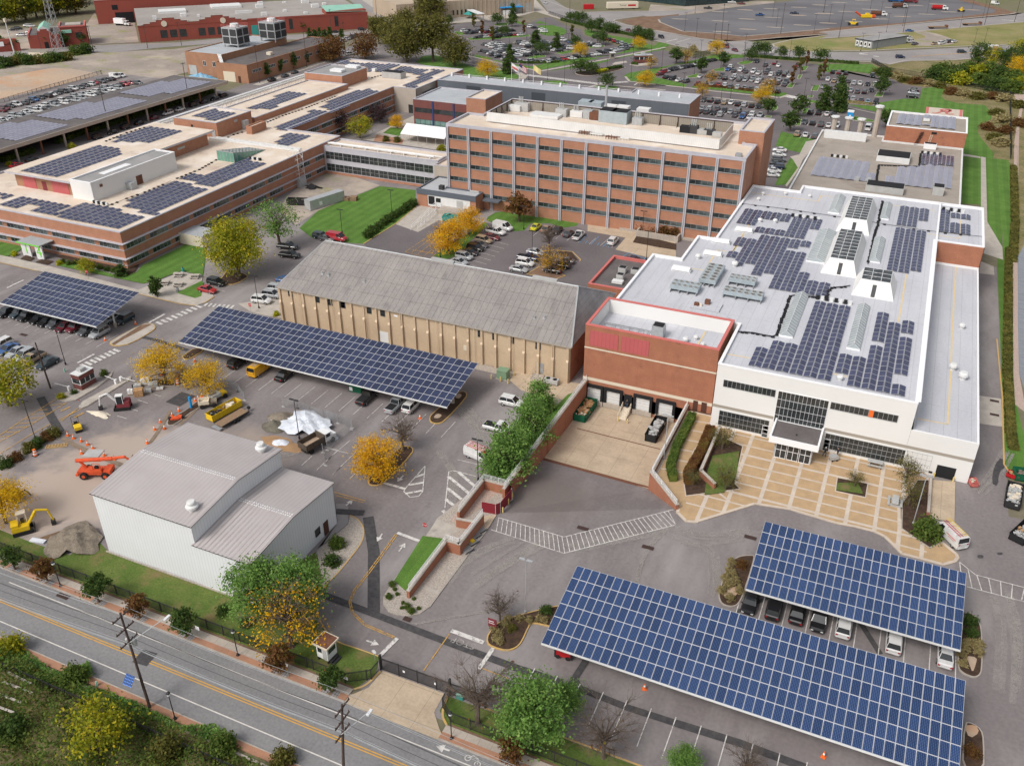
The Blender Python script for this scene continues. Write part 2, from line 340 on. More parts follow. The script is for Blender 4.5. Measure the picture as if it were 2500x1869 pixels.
mat('maroon',(.2,.035,.045),rough=.7);mat('seafoam',(.3,.55,.44),(.26,.5,.4),.2,.7);mat('navy',(.03,.05,.14));mat('cream',(.68,.6,.48),rough=.7)
mat('cardboard',(.5,.3,.15),(.38,.22,.11),3,.9);mat('plastic_sheet',(.72,.75,.8),(.6,.63,.69),1.4,.4,bump=.5);mat('spoil',(.26,.22,.17),(.17,.14,.11),.9,.95,fine=.25,fsc=6)
mat('skin',(.5,.32,.24));mat('denim',(.05,.07,.13));mat('hivis',(.85,.2,.03));mat('cloth_dark',(.03,.03,.035));mat('hair',(.03,.02,.015))
mat('tail_red',(.35,.01,.012),rough=.3);mat('lamp_glass',(.75,.76,.78),rough=.2);mat('car_glass',(.02,.024,.028),rough=.06,spec=.7)
mat('paint',(.5,.5,.5),None,1,.3,objcol=True,coat=.6,spec=.5)
mat('bark',(.1,.075,.06),(.15,.115,.09),3,.95);mat('twig',(.12,.09,.075))
leafmat('leaf_green',(.05,.1,.014),(.1,.19,.022),(.17,.27,.04));leafmat('leaf_dark',(0.0388,0.0775,0.0186),(0.0775,0.132,0.0279),(0.132,0.186,0.0434))
leafmat('leaf_olive',(0.081,0.0878,0.0216),(0.162,0.155,0.0338),(0.257,0.216,0.054));leafmat('leaf_lime',(0.163,0.188,0.015),(0.362,0.375,0.0225),(0.75,0.55,0.0375))
leafmat('leaf_yellow',(.5,.3,.012),(.78,.5,.016),(.85,.6,.03));leafmat('leaf_amber',(.6,.3,.012),(.82,.48,.015),(.9,.6,.03))
leafmat('leaf_mixed',(.09,.13,.012),(.24,.25,.015),(.5,.33,.02));leafmat('leaf_rust',(0.12,0.054,0.024),(0.204,0.096,0.0336),(0.192,0.156,0.036))
leafmat('leaf_purple',(0.0455,0.0286,0.0364),(0.0975,0.0585,0.065),(0.143,0.104,0.091));leafmat('leaf_bright',(0.0943,0.189,0.0406),(0.181,0.326,0.0725),(0.319,0.478,0.123))
leafmat('leaf_wheat',(0.264,0.216,0.096),(0.408,0.336,0.156),(0.504,0.444,0.24));leafmat('leaf_bush',(0.0653,0.109,0.0203),(0.123,0.189,0.0348),(0.217,0.261,0.058));leafmat('leaf_golden',(.25,.27,.01),(.5,.5,.02),(.6,.55,.03))
def solmat(name,c,dot,per,rough=.13):
 m=mat(name,c,tuple(t*.82 for t in c),2.2,rough,spec=.35,det=1);t=m.node_tree;N=t.nodes;L=t.links;b=N['Principled BSDF']
 tc=N.new('ShaderNodeTexCoord');sp=N.new('ShaderNodeSeparateXYZ');L.new(tc.outputs['UV'],sp.inputs[0]);ds=[]
 for ax in (0,1):
  a=N.new('ShaderNodeMath');a.operation='PINGPONG';a.inputs[1].default_value=per/2;L.new(sp.outputs[ax],a.inputs[0]);ds.append(a)
 ad=N.new('ShaderNodeMath');ad.operation='ADD';L.new(ds[0].outputs[0],ad.inputs[0]);L.new(ds[1].outputs[0],ad.inputs[1])
 mr=N.new('ShaderNodeMapRange');mr.inputs[1].default_value=per*.3;mr.inputs[2].default_value=per*.16;mr.inputs[4].default_value=dot;L.new(ad.outputs[0],mr.inputs[0])
 mx=N.new('ShaderNodeMix');mx.data_type='RGBA';L.new(mr.outputs[0],mx.inputs[0]);L.new(b.inputs['Base Color'].links[0].from_socket,mx.inputs[6]);mx.inputs[7].default_value=(.5,.58,.72,1);L.new(mx.outputs[2],b.inputs['Base Color'])
 g=N.new('ShaderNodeNewGeometry');oi=N.new('ShaderNodeObjectInfo');a=N.new('ShaderNodeMath');a.operation='ADD';L.new(g.outputs['Random Per Island'],a.inputs[0]);L.new(oi.outputs['Random'],a.inputs[1]);fr=N.new('ShaderNodeMath');fr.operation='FRACT';L.new(a.outputs[0],fr.inputs[0]);r2=N.new('ShaderNodeMapRange');r2.inputs[3].default_value=.85;r2.inputs[4].default_value=1.18;L.new(fr.outputs[0],r2.inputs[0]);m2=N.new('ShaderNodeMix');m2.data_type='RGBA';m2.blend_type='MULTIPLY';m2.inputs[0].default_value=1;L.new(mx.outputs[2],m2.inputs[6]);L.new(r2.outputs[0],m2.inputs[7]);L.new(m2.outputs[2],b.inputs['Base Color'])
solmat('solar_blue',(.014,.042,.13),.42,.165);solmat('solar_navy',(.022,.03,.075),.25,.165);solmat('solar_roof',(.06,.066,.125),.0,.165,.22)
mat('solar_grey',(.27,.27,.34),(.33,.33,.4),.3,.3);mat('solar_frame',(.62,.63,.66),rough=.4)  # on the parking deck solar_grey paints in the panels' sky reflection
mat('skylight_glass',(.27,.31,.33),(.36,.4,.41),.5,.3)
mat('roof_hip',(.25,.243,.25),(.35,.34,.345),.3,.9,fine=.1);lines(M('roof_hip'),2,.8,.06,.75)
mat('glass_office',(.02,.026,.028),(.1,.125,.125),.28,.1,spec=.6,thr=(.45,.6))
mat('rust_dark',(.06,.035,.03));lines(mat('screen_white',(.66,.65,.63),(.6,.59,.57),.4,.6),0,.45,.07,.86)
mat('brick_dark',(.19,.068,.06),(.16,.06,.055),.5,.85,fine=.1);lines(M('brick_dark'),0,1.0,.05,.75)
mat('roof_dark_grey',(.27,.265,.26),(.34,.33,.325),.2,.9,fine=.1)
mat('canopy_grey',(.4,.42,.43),(.36,.38,.39),1,.5)
mat('mod_wall',(.33,.345,.35),(.3,.31,.32),.5,.8);lines(M('mod_wall'),0,3,.1,.8)
mat('glass_dark',(.02,.035,.04),(.03,.06,.065),.3,.12,spec=.6);lines(lines(M('glass_dark'),0,1.5,.12,.5),2,1.8,.15,.5)
wear(mat('street_yellow',(.68,.36,.05),(.6,.34,.08),2),1.5,.22,.4);wear(mat('street_white',(.7,.67,.62),(.6,.57,.53),2),1.5,.24,.42)
mat('trench',(.2,.15,.11),(.28,.215,.16),1,.95,fine=.2)
mat('flag_yellow',(.75,.62,.3));mat('solar_plate',(.02,.05,.15),rough=.2);lines(lines(M('solar_plate'),0,.2,.03,4),1,.2,.03,4)
mat('rust_bed',(.13,.1,.075),(.09,.07,.055),2,.9);mat('spoil_dark',(.17,.155,.12),(.11,.1,.08),1,.95,fine=.25,fsc=6);mat('sand_wet',(.4,.24,.12),(.34,.21,.12),.8,.95,fine=.15);mat('cream_wood',(.55,.38,.18),(.5,.33,.15),2,.9)
mat('cream_yellow',(.72,.55,.2),rough=.6);mat('blue_truck',(.02,.12,.36),rough=.4);mat('blue_tarp',(.08,.3,.5),(.3,.45,.55),.5,.5);mat('galv_blue',(.42,.48,.51),(.36,.42,.45),1,.5,metal=.2);mat('roof_yellow',(.75,.58,.3),(.66,.53,.33),.8)
SHN=[0]
def sheet(name,pts,m,lvl,z=None):
 mb=MB();SHN[0]+=1
 if z is None:z=(.01*lvl if lvl<20 else.112+.012*(lvl-26))+SHN[0]*.00005
 if area(pts)<0:pts=pts[::-1]
 mb.face([(x,y,z) for x,y in pts]);return struct(name,mb,m)
def rect(x0,y0,x1,y1):return [(x0,y0),(x1,y0),(x1,y1),(x0,y1)]
def island(name,pts,fill,kerb='kerb',h=.14,w=.16,sm=0):
 if sm:pts=smoothpoly(pts,sm)
 if area(pts)<0:pts=pts[::-1]
 mb=MB();mb.prism(pts,0,h,0);q=inset(pts,w)
 mb.face([(x,y,h+.02) for x,y in q],1);return struct(name,mb,[kerb,fill])
def stroke(mb,pts,w,z=.02,m=0):
 for a,b in zip(pts[:-1],pts[1:]):
  d=Vector((b[0]-a[0],b[1]-a[1]))
  if d.length<1e-4:continue
  d.normalize();n=Vector((-d.y,d.x))*w/2
  mb.face([(a[0]-n.x,a[1]-n.y,z),(b[0]-n.x,b[1]-n.y,z),(b[0]+n.x,b[1]+n.y,z),(a[0]+n.x,a[1]+n.y,z)],m)
def band(pts,w):
 L=[];R=[]
 for i,p in enumerate(pts):
  a=pts[max(0,i-1)];b=pts[min(len(pts)-1,i+1)];d=Vector((b[0]-a[0],b[1]-a[1])).normalized();n=Vector((-d.y,d.x))*w/2
  L.append((p[0]+n.x,p[1]+n.y));R.append((p[0]-n.x,p[1]-n.y))
 return L+R[::-1]
def chaik(p,it=2):
 for _ in range(it):
  q=[p[0]]
  for a,b in zip(p[:-1],p[1:]):q+=[(a[0]*.75+b[0]*.25,a[1]*.75+b[1]*.25),(a[0]*.25+b[0]*.75,a[1]*.25+b[1]*.75)]
  p=q+[p[-1]]
 return p
HX0,HX1,HY0,HY1=-43.3,-20.,90.,128.4
mb=MB()
for a,b,c,d in ((-2500,-1500,2500,HY0),(-2500,HY1,2500,3500),(-2500,HY0,HX0,HY1),(HX1,HY0,2500,HY1)):mb.box(a,b,-2.5,c,d,-.03)
struct('ground',mb,'ground')
mb=MB()
for a,b,c,d in ((-300,56,23.2,HY0),(-300,HY1,23.2,216),(-300,HY0,HX0,HY1),(HX1,HY0,23.2,HY1),(23.2,56,48,119)):mb.face([(a,b,0),(c,b,0),(c,d,0),(a,d,0)])
mb.face([(HX0,HY0,0),(HX1,HY0,0),(HX1,101.6,0)]);struct('parking_lot',mb,'asphalt')
mb=MB();mb.face([(HX0,HY0,0),(-20,101.6,0),(-25.4,107.5,-2.3)]);mb.face([(HX0,HY0,0),(-25.4,107.5,-2.3),(HX0,108,-2.3)]);struct('delivery_ramp',mb,'asphalt')
sheet('street',rect(-420,45.1,260,53.6),'asphalt_street',2)
for x0,x1 in ((-420,-44.3),(-32.6,260)):
 mb=MB();mb.box(x0,53.6,0,x1,53.78,.14,0);mb.box(x0,53.78,0,x1,54.62,.13,1);mb.box(x0,54.62,0,x1,55.55,.135,2);struct('pavement',mb,['kerb','brick_walk','concrete'])
mb=MB();mb.box(-420,44.95,0,260,45.1,.14,0);mb.box(-420,44.15,0,260,44.95,.13,1);mb.box(-420,43.5,0,260,43.75,.13,2);struct('pavement',mb,['kerb','brick_walk','concrete'])
PIT=[-95.1,-89.4,-80.6,-74,-66.7,-53.1,-46.3,-24.3]
mb=MB()
for x in PIT:
 for sx in (-1,1):mb.box(x+sx*.62-.42,53.8,.13,x+sx*.62+.42,54.6,.142,0)
 mb.box(x-.2,53.8,.13,x+.2,54.6,.136,1)
struct('pavement_cobbles',mb,['cobble','soil'])
sheet('verge',rect(-420,20,260,43.5),'scrub',1)
sheet('lawn',P(7,'-900,-120 0,165 200,245 440,325 600,215 690,305 985,405 1430,580 1520,600 2000,300 2040,540 1992,620 2010,760 2090,840')+P(8,'50,870 190,912 325,965')+[(-43.2,58.5),(-44.2,55.6),(-160,55.6)],'grass_old',2)
mb=MB();stroke(mb,[(-190,55.75),(-44.4,55.75)],.3,.03);stroke(mb,[(-32.4,55.75),(60,55.75)],.3,.03);struct('soil_strip',mb,'soil')
sheet('lawn',[(-34.3,59.1),(-34.2,57),(-32.6,55.6),(60,55.6),(60,59.2)],'grass_old',2)
mb=MB();stroke(mb,[(-30,59.25),(60,59.25)],.2,.06);stroke(mb,chaik([(-32.6,55.6),(-33.8,56.6),(-34.3,59.1)]),.25,.06);stroke(mb,chaik([(-44.3,55.6),(-43.3,56.6),(-42.9,59)]),.25,.06);struct('kerb',mb,'kerb_yellow')
sheet('driveway',[(-45.3,53.6),(-31.7,53.6),(-33.2,55),(-34.6,56.5),(-34.8,59.2),(-42.7,59.2),(-42.9,56.5),(-44,55)],'apron',4)
sheet('gravel_bed',P(7,'2000,300 2197,130')+P(8,'140,80 190,100 225,150 228,200 200,260 140,340 60,440 0,500')+P(7,'2040,540'),'stones',3)
mb=MB();stroke(mb,chaik(P(8,'140,75 190,95 228,150 228,210 200,270 140,345 60,445 -10,510 -60,590 -72,640 -60,720 0,820 60,875 190,915 325,965')),.16,.07);struct('kerb',mb,'kerb_yellow')
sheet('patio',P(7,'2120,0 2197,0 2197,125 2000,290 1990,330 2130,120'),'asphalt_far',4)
isl=P(8,'690,98 640,180 585,248 500,370 410,495 352,590 350,640 385,685 440,705 510,712 580,698 650,650 760,500 900,310 1000,180 1065,75 1100,20')+P(5,'1170,1600 1170,1480 1480,980 1400,950 1290,1140 1140,1440 935,1530')
island('island',isl,'stones')
sheet('lawn',P(8,'600,208 724,224 738,238 525,495 510,570 418,492'),'grass',0,.172)
sheet('pad',P(8,'690,102 640,180 618,206 735,218 850,172 812,150'),'walk',0,.176)
sheet('pad',P(8,'960,85 1065,75 1020,150 962,182'),'apron',0,.172);sheet('pad',P(8,'585,535 610,528 712,560 700,582'),'walk',0,.172)
sheet('gravel_bed',P(5,'935,1530 1010,1515 1100,1440 1210,1420 970,1654')+P(8,'815,140 775,110'),'stones_pink',0,.17)
mb=MB();bk=[(-47.4,96.5,.17),(-43.7,97,1.0),(-43.7,112,1.1),(-43.7,124.6,1.1),(-45.2,124.4,.2),(-46.4,112,.17)]
mb.face([bk[0],bk[1],bk[2],bk[5]]);mb.face([bk[5],bk[2],bk[3],bk[4]]);struct('bank',mb,'grass')
CZ=lambda y:-2.3-.8*(y-108)/20.4
mb=MB();mb.face([(-43.3,108,CZ(108)),(-25.4,107.5,CZ(107.5)),(-25.6,128.4,-3.1),(-43.3,128.4,-3.1)]);struct('court',mb,'apron')
mb=MB();mb.face([(-43.3,107.9,-2.28),(-25.4,107.4,-2.28),(-25.4,108.1,-2.3),(-43.3,108.6,-2.31)]);mb.face([(-41.5,119.2,CZ(119.2)+.01),(-27,118.9,CZ(118.9)+.01),(-27,119.15,CZ(119.1)+.01),(-41.5,119.45,CZ(119.4)+.01)]);struct('drain',mb,'rust')
PLZ=[(-25.1,128),(-25.1,107),(-19.9,101.6)]+P(9,'0,58 60,118 125,124 500,8 720,42 1010,130 1130,152 1250,182 1310,212 1350,250 1420,322 1690,393 1770,372 1790,345 1780,320 1690,245 1650,215 1420,160 1418,0')+[(12.7,119),(12.7,125.5),(-20.4,125.5),(-20.4,128)]
mb=MB();mb.prism(PLZ,0,.1,0,1)
struct('forecourt',mb,['kerb','paver'])
mb=MB();bz=[.11]
def clipl(a,b,wd):
 bz[0]+=.0009
 n=max(2,int(hypot(b[0]-a[0],b[1]-a[1])/.4));run=None
 for i in range(n+1):
  t=i/n;p=(a[0]+(b[0]-a[0])*t,a[1]+(b[1]-a[1])*t)
  if inside(PLZ,*p):run=run or p;last=p
  elif run:stroke(mb,[run,last],wd,bz[0]);run=None
 if run:stroke(mb,[run,last],wd,bz[0])
for k,x in enumerate((-16.6,-13.6,-9.4,-5.3,-1.5,2.4,6.2,9.4,12.4)):clipl((x,126),(x,96),.55)
for y in (103.4,106.1,108.6,111.2,113.6,116.2,118.8,121.4,124):clipl((-19 if y<121 else -17,y),(13,y),.32 if int(y*10)%3 else.5)
clipl((-24.6,108),(-19.5,102.2),.3);clipl((-16.4,108.5),(-13.2,106.1),.35)
for t in range(6):clipl((-25,110+3*t),(-20.5,110.4+3*t),.3)
PLI=inset(PLZ,.25)
for a,b in zip(PLI,PLI[1:]+PLI[:1]):stroke(mb,[a,b],.42,.104)
struct('forecourt_bands',mb,'paver_band')
sheet('apron',P(6,'1600,1478 1762,1490')+P(9,'1757,120 1640,100 1585,60'),'apron',27)
BEDS=[('bed',P(6,'220,1170 425,1265 375,1500 410,1535 60,1580 45,1480 110,1290',.1),'mulch','paver_band',0),('bed',P(6,'1015,1460 1215,1500 1200,1590 1003,1548',.1),'mulch','paver_band',0),('bed',P(6,'1520,1480 1600,1480 1590,1654')+P(9,'1585,60 1640,110 1690,245 1600,285 1420,160 1425,0'),'mulch','kerb',0),('bed',P(9,'380,335 490,325 500,345 440,540 400,640 350,658 290,640 268,600 268,560 320,400'),'mulch','kerb',2),('bed',P(9,'1820,685 1870,695 1910,740 1933,800 1935,1050 1915,1095 1870,1102 1800,1070 1772,1030 1780,900'),'mulch','kerb',2),('bed',P(9,'1815,1380 1870,1385 1930,1430 1945,1500 1945,1700 1800,1700'),'mulch','kerb',1),('bed',P(8,'1000,880 1010,820 1080,745 1180,712 1400,655 1500,640 1440,790 1290,752 1270,780 1225,880 1190,915 1130,935 1040,910'),'mulch','kerb_yellow',1),('bed',P(5,'640,1085 660,1060 800,940 850,918 880,930 878,960 740,1110 690,1128 645,1115'),'mulch','kerb_yellow',1),('bed',P(5,'255,1500 250,1475 290,1440 440,1280 495,1262 540,1275 540,1310 370,1490 320,1515 270,1515'),'mulch','kerb_yellow',1),('bed',P(4,'690,625 700,600 900,495 960,490 985,510 975,535 830,620 740,637'),'walk','kerb_yellow',1),('bed',P(4,'1150,710 1155,695 1230,645 1300,655 1210,712 1170,722'),'mulch','kerb_yellow',1),('bed',P(4,'930,850 990,838 1080,850 1110,870 1100,890 1000,885'),'mulch','kerb',1),('bed',P(4,'1050,1125 1060,1100 1190,1030 1230,990 1330,930 1390,930 1390,960 1240,1030 1110,1130 1065,1140'),'mulch','kerb',1),('bed',P(4,'362,975 370,950 470,905 520,900 640,855 665,845 705,800 715,795 700,830 610,900 480,975 420,985'),'walk','kerb',0),('bed',P(4,'495,1020 520,985 800,835 830,825 825,845 560,1010 515,1030'),'walk','kerb',0)]
for n,p,f,k,s in BEDS:island(n,p,f,k,.16,.15,s)
sheet('soil_patch',P(4,'705,622 890,505 940,497 960,500 790,590 720,632'),'soil',0,.19)
for p in (P(9,'290,580 340,525 400,535 385,585 330,605'),P(9,'1825,965 1900,975 1890,1020 1870,1075 1850,1020'),P(9,'1815,1405 1890,1400 1915,1450 1850,1490'),P(5,'665,1090 690,1062 725,1072 700,1095'),P(5,'800,960 825,935 850,945 830,972')):sheet('leaf_litter',smoothpoly(p,1),'sand',0,.2)
sheet('bed_grass',P(6,'230,1330 400,1300 380,1460 300,1560 180,1575 200,1420',.1),'grass_old',0,.29)
sheet('bed_grass',P(6,'1020,1500 1150,1500 1180,1570 1010,1545',.1),'grass_old',0,.29)
sheet('pavement',P(4,'-200,30 0,60 330,135 875,280 1145,165 1280,200 1270,235 1350,320 1290,362 1235,380 1140,365 870,305 240,160 0,105 -200,60'),'walk',26)
mb=MB();stroke(mb,P(4,'875,305 1140,370 1235,380'),.22,.12);stroke(mb,P(4,'1290,362 1355,322'),.22,.12);stroke(mb,P(4,'-200,55 0,108 240,162'),.2,.12);struct('kerb',mb,'kerb_yellow')
sheet('lawn',P(4,'400,110 520,125 740,190 860,170 900,125 1140,10 1270,-60 1300,60 1280,190 1145,160 960,230 900,240 375,130'),'grass',28)
sheet('lawn',P(4,'-60,-40 150,-20 130,30 50,70 -60,50'),'grass',28);sheet('lawn',P(4,'1115,300 1270,225 1285,235 1270,320 1230,333'),'grass',30)
sheet('mulch_bed',P(4,'350,70 520,120 740,170 810,190 850,170 880,120 800,145 500,65 400,60'),'mulch',30)
sheet('patio',P(4,'1145,165 1280,200 1230,230 1130,300 1010,275 1000,250'),'walk',29)
for p in (P(4,'130,85 165,60 220,80 190,100'),P(4,'225,105 270,85 340,100 300,122')):sheet('planter_bed',p,'mulch',30)
island('island',P(4,'1370,240 1420,245 1480,248 1560,205 1565,190 1500,160 1440,150'),'mulch','kerb_yellow',.14,.14,1)
sheet('office_lot',P(2,'430,1415 570,1465 700,1400 860,1490 990,1400 1180,1460 1570,1430 1640,1460 1880,1500 1815,1575 2000,1620 2100,1800 1400,1900 300,1600 225,1540'),'asphalt_new',1)
sheet('lawn',P(2,'-60,1330 330,1175 555,1200 555,1310 430,1415 225,1540 100,1530 -100,1500 -180,1440'),'grass',3)
mb=MB();stroke(mb,P(2,'560,1305 430,1412 225,1540'),.25,.1);struct('kerb',mb,'kerb_yellow')
sheet('dirt_yard',P(2,'-260,1240 -120,1130 60,1080 330,1170 -60,1330 -200,1420 -300,1330'),'lot_dirt',2)
sheet('dock_apron',P(2,'560,1300 720,1280 990,1395 960,1440 700,1390 570,1465 430,1415'),'walk',3)
sheet('lawn',P(2,'1060,1340 1180,1330 1585,1405 1570,1425 1480,1440 1400,1410 1280,1410 1240,1455 1180,1460 1000,1390 1010,1370'),'grass',4)
sheet('lawn',P(2,'990,1400 1010,1420 880,1540 850,1600 740,1640 670,1615 860,1490 940,1430'),'grass',4)
sheet('walk',P(2,'1640,1400 1850,1430 2197,1520 2197,1654 2000,1620 1815,1575 1880,1500 1640,1460'),'apron',4)
sheet('mulch_bed',P(2,'1955,1480 2200,1540 2200,1580 2080,1560 1925,1530'),'mulch',6)
sheet('courtyard',P(2,'420,700 560,720 560,830 780,830 780,960 440,910 120,870 -40,820 260,760'),'walk',3)
sheet('lawn',P(2,'395,805 500,815 450,860 350,840'),'grass',5);sheet('lawn',P(2,'380,770 470,790 430,800 370,790'),'grass_old',5)
sheet('brick_paving',P(2,'310,850 480,880 470,910 290,890'),'brick_walk',5)
mb=MB();stroke(mb,P(2,'1260,1590 1440,1580 1545,1590 1595,1640 1590,1650'),.25,.1);stroke(mb,P(5,'1255,180 1340,130 1500,190 1440,210 1255,180'),.22,.1);struct('kerb',mb,'kerb_yellow')
sheet('mulch_bed',P(5,'1265,180 1345,128 1490,190 1435,205'),'soil',3);sheet('mulch_bed',P(5,'1440,30 1540,40 1585,95 1490,85'),'mulch',3)
sheet('pad',P(5,'1150,850 1180,790 1290,800 1530,860 1600,870 1500,975 1340,950 1290,935 1220,910'),'apron',3)
sheet('gravel_bed',P(5,'-100,520 300,600 830,715 940,735 1130,790 1180,800 1160,830 940,780 820,730 280,615 -100,545'),'stones',3)
sheet('pavement',P(4,'1500,365 1760,330 1800,460 1700,445 1590,420'),'walk',5)
mb=MB();stroke(mb,P(6,'2025,590 2060,960 2070,1380 2110,1440 2197,1480'),.25,.1);struct('kerb',mb,'kerb_yellow')
sheet('pad',P(6,'1912,945 2053,965 2062,1142 1912,1120'),'walk',3);sheet('pad',P(6,'1915,95 2005,130 2010,185 1915,175'),'walk',3)
sheet('verge',P(3,'2100,1000 2150,1060 2160,1654')+P(6,'2160,0 2150,800 2150,1000 2197,1200 2197,1500 2110,1420 2075,1380 2030,140 2025,0')+P(3,'2060,1620'),'grass',1)
sheet('river',P(3,'2240,580 2190,680 2168,800 2158,1200 2158,1654')+P(6,'2158,0 2158,500 2165,800 2230,1000')+[(60,90),(400,90),(400,480)],'water',1,-.012)
sheet('river_bank',P(3,'2120,560 2150,640 2170,680 2135,900 2130,1300 2125,1654')+P(6,'2125,0 2130,800 2140,1000 2215,1060 2165,800 2158,500 2158,0')+P(3,'2158,1654 2158,1200 2168,800 2190,680 2240,580'),'stones_pink',2)
def shell(t,pts,z0,z1,wall='brick',roof='roof_cream',cop='grey_trim',par=.45,th=.35):
 """walls, roof and coping of a flat roofed block, each a part of its building"""
 if area(pts)<0:pts=pts[::-1]
 q=inset(pts,th);n=len(pts);a=MB();c=MB();r=MB()
 for i in range(n):
  j=(i+1)%n
  a.face([(*pts[i],z0),(*pts[j],z0),(*pts[j],z1),(*pts[i],z1)])
  a.face([(*q[j],z1-par),(*q[i],z1-par),(*q[i],z1),(*q[j],z1)],1)
 o=inset(pts,-.04);w=inset(pts,th+.04)
 for i in range(n):
  j=(i+1)%n
  c.face([(*o[i],z1+.09),(*o[j],z1+.09),(*w[j],z1+.09),(*w[i],z1+.09)]);c.face([(*o[i],z1-.1),(*o[j],z1-.1),(*o[j],z1+.09),(*o[i],z1+.09)]);c.face([(*w[j],z1-.06),(*w[i],z1-.06),(*w[i],z1+.09),(*w[j],z1+.09)])
  c.face([(*o[j],z1-.1),(*o[i],z1-.1),(*pts[i],z1-.1),(*pts[j],z1-.1)])
 r.face([(x,y,z1-par) for x,y in q])
 a.build('wall',[wall,cop],t);r.build('roof',roof,t);c.build('coping',cop,t)
def rb(r,fl,fr,br,h):
 a,b,c=G(r,*fl,h),G(r,*fr,h),G(r,*br,h);return a[0],(a[1]+b[1])/2,(b[0]+c[0])/2,c[1]
WC={}
def win(t,x,y,z,w,h,n,rz=0,rows=1,glass='glass',frame='frame',name='window',sill=0,fw=.07,odd=None):
 k=(round(w,2),round(h,2),n,rows,glass,frame,sill,fw,odd)
 if k not in WC:
  m=MB();m.face([(0,-.015,0),(w,-.015,0),(w,-.015,h),(0,-.015,h)],0)
  for a,b,c,d in ((0,0,w,fw),(0,h-fw,w,h)):m.box(a,-.08,b,c,.02,d,1)
  for i in range(n+1):
   xx=i*(w-fw)/n;m.box(xx,-.07,fw,xx+fw,.02,h-fw,1)
  for i in range(1,rows):m.box(fw,-.06,h*i/rows-fw/2,w-fw,.02,h*i/rows+fw/2,1)
  if sill:m.box(-.1,-.16,-.12,w+.1,.02,-.003,1)
  if odd is not None:m.box(odd*w/n+.05,-.1,.06,(odd+1)*w/n,-.02,h-.06,2)
  WC[k]=m.mesh(name,[glass,frame,'orange'])
 o=bpy.data.objects.new(name,WC[k]);COL.objects.link(o);o.parent=t;g=t['_o']
 o.location=(x-g[0],y-g[1],z-g[2]);o.rotation_euler=(0,0,rz);return o
def part(t,name,m,*boxes):
 mb=MB()
 for b in boxes:mb.box(*b)
 return mb.build(name,m,t)
HP=pi/2
t=T('office_building','white two-storey building with glass entrance and flat white roof of solar panels','building',(-6,125,0))
WB=[(-20.6,125),(8.6,125),(8.6,195.3),(17.8,195.3),(17.8,221),(-22,221),(-22,216.4),(-33,216.4),(-33.3,178),(-37,178),(-37,164.5),(-42.8,164.5),(-42.8,140.2),(-20.6,140.2)]
shell(t,WB,0,11.5,'white_wall','roof_white','white_trim',.4,.4)
part(t,'side_wall','brick_dock',(8.5,195.2,6.6,17.9,195.29,11.3),(17.81,195.2,0,17.9,221,11.3),(17.0,195.1,0,17.9,195.2,6.5))
part(t,'band','band_taupe',(-20.62,124.96,3.75,-11.0,124.999,4.25),(-3.2,124.96,3.75,17.84,124.999,4.25),(17.805,124.96,3.75,17.84,150,4.25))
lw=[(8.62,124.98),(17.8,124.98),(17.8,195.19),(8.62,195.19)]
a=MB();q=inset(lw,.3)
for i in (0,1,2):
 j=(i+1)%4;a.face([(*lw[i],0),(*lw[j],0),(*lw[j],7),(*lw[i],7)]);a.face([(*q[j],6.6),(*q[i],6.6),(*q[i],7),(*q[j],7)]);a.face([(*lw[i],7),(*lw[j],7),(*q[j],7),(*q[i],7)],1)
a.build('wing_wall',['white_wall','white_trim'],t);a=MB();a.face([(x,y,6.6) for x,y in q]);a.build('wing_roof','roof_white',t)
part(t,'roof_ridge','white_trim',(8.55,125.4,11.6,8.95,220.5,11.75))
win(t,-19.4,125,7.7,8.1,1.3,12,frame='frame',fw=.04);win(t,-3.1,125,7.7,9.6,1.25,14,frame='frame',odd=8,fw=.04)
win(t,-10.9,125,3.3,7.5,5.7,12,rows=4,frame='white_trim',name='curtain_wall',fw=.03);win(t,-19.4,125,.55,7.9,2.75,12,rows=3,frame='frame',fw=.03);win(t,-2.9,125,.6,15.3,2.75,22,rows=3,frame='frame',fw=.03)
win(t,-12.4,125,.1,1.0,2.2,1,rows=3,frame='white_trim',name='door');win(t,-3.0,125,.1,1.0,2.2,1,rows=1,frame='white_trim',name='door',glass='glass')
mb=MB();mb.box(-10.6,119.2,3.2,-3.3,124.9,3.9,0);mb.box(-10.3,119.5,3.9,-3.6,124.6,3.93,1);mb.box(-10.6,119.2,3.9,-3.3,119.45,4.2,0);mb.box(-10.6,119.45,3.9,-10.35,124.9,4.2,0);mb.box(-3.55,119.45,3.9,-3.3,124.9,4.2,0);mb.box(-7,121.4,3.93,-6.8,121.6,4.1,2)
mb.build('entrance_canopy',['white_trim','roof_dark','black'],t)
part(t,'vestibule_wall','frame',(-9.7,120.2,.1,-9.55,124.98,3.2));part(t,'vestibule_wall','frame',(-4.25,120.2,.1,-4.1,124.98,3.2))
for k in range(3):win(t,-9.5+1.8*k,120.2,.1,1.65,3.0,2,rows=2,name='entrance_door',frame='white_trim')
part(t,'delivery_door','black',(13.3,124.93,.02,15.9,124.97,2.1));part(t,'pipe','darkmetal',(12.4,124.9,.4,12.9,124.98,.7))
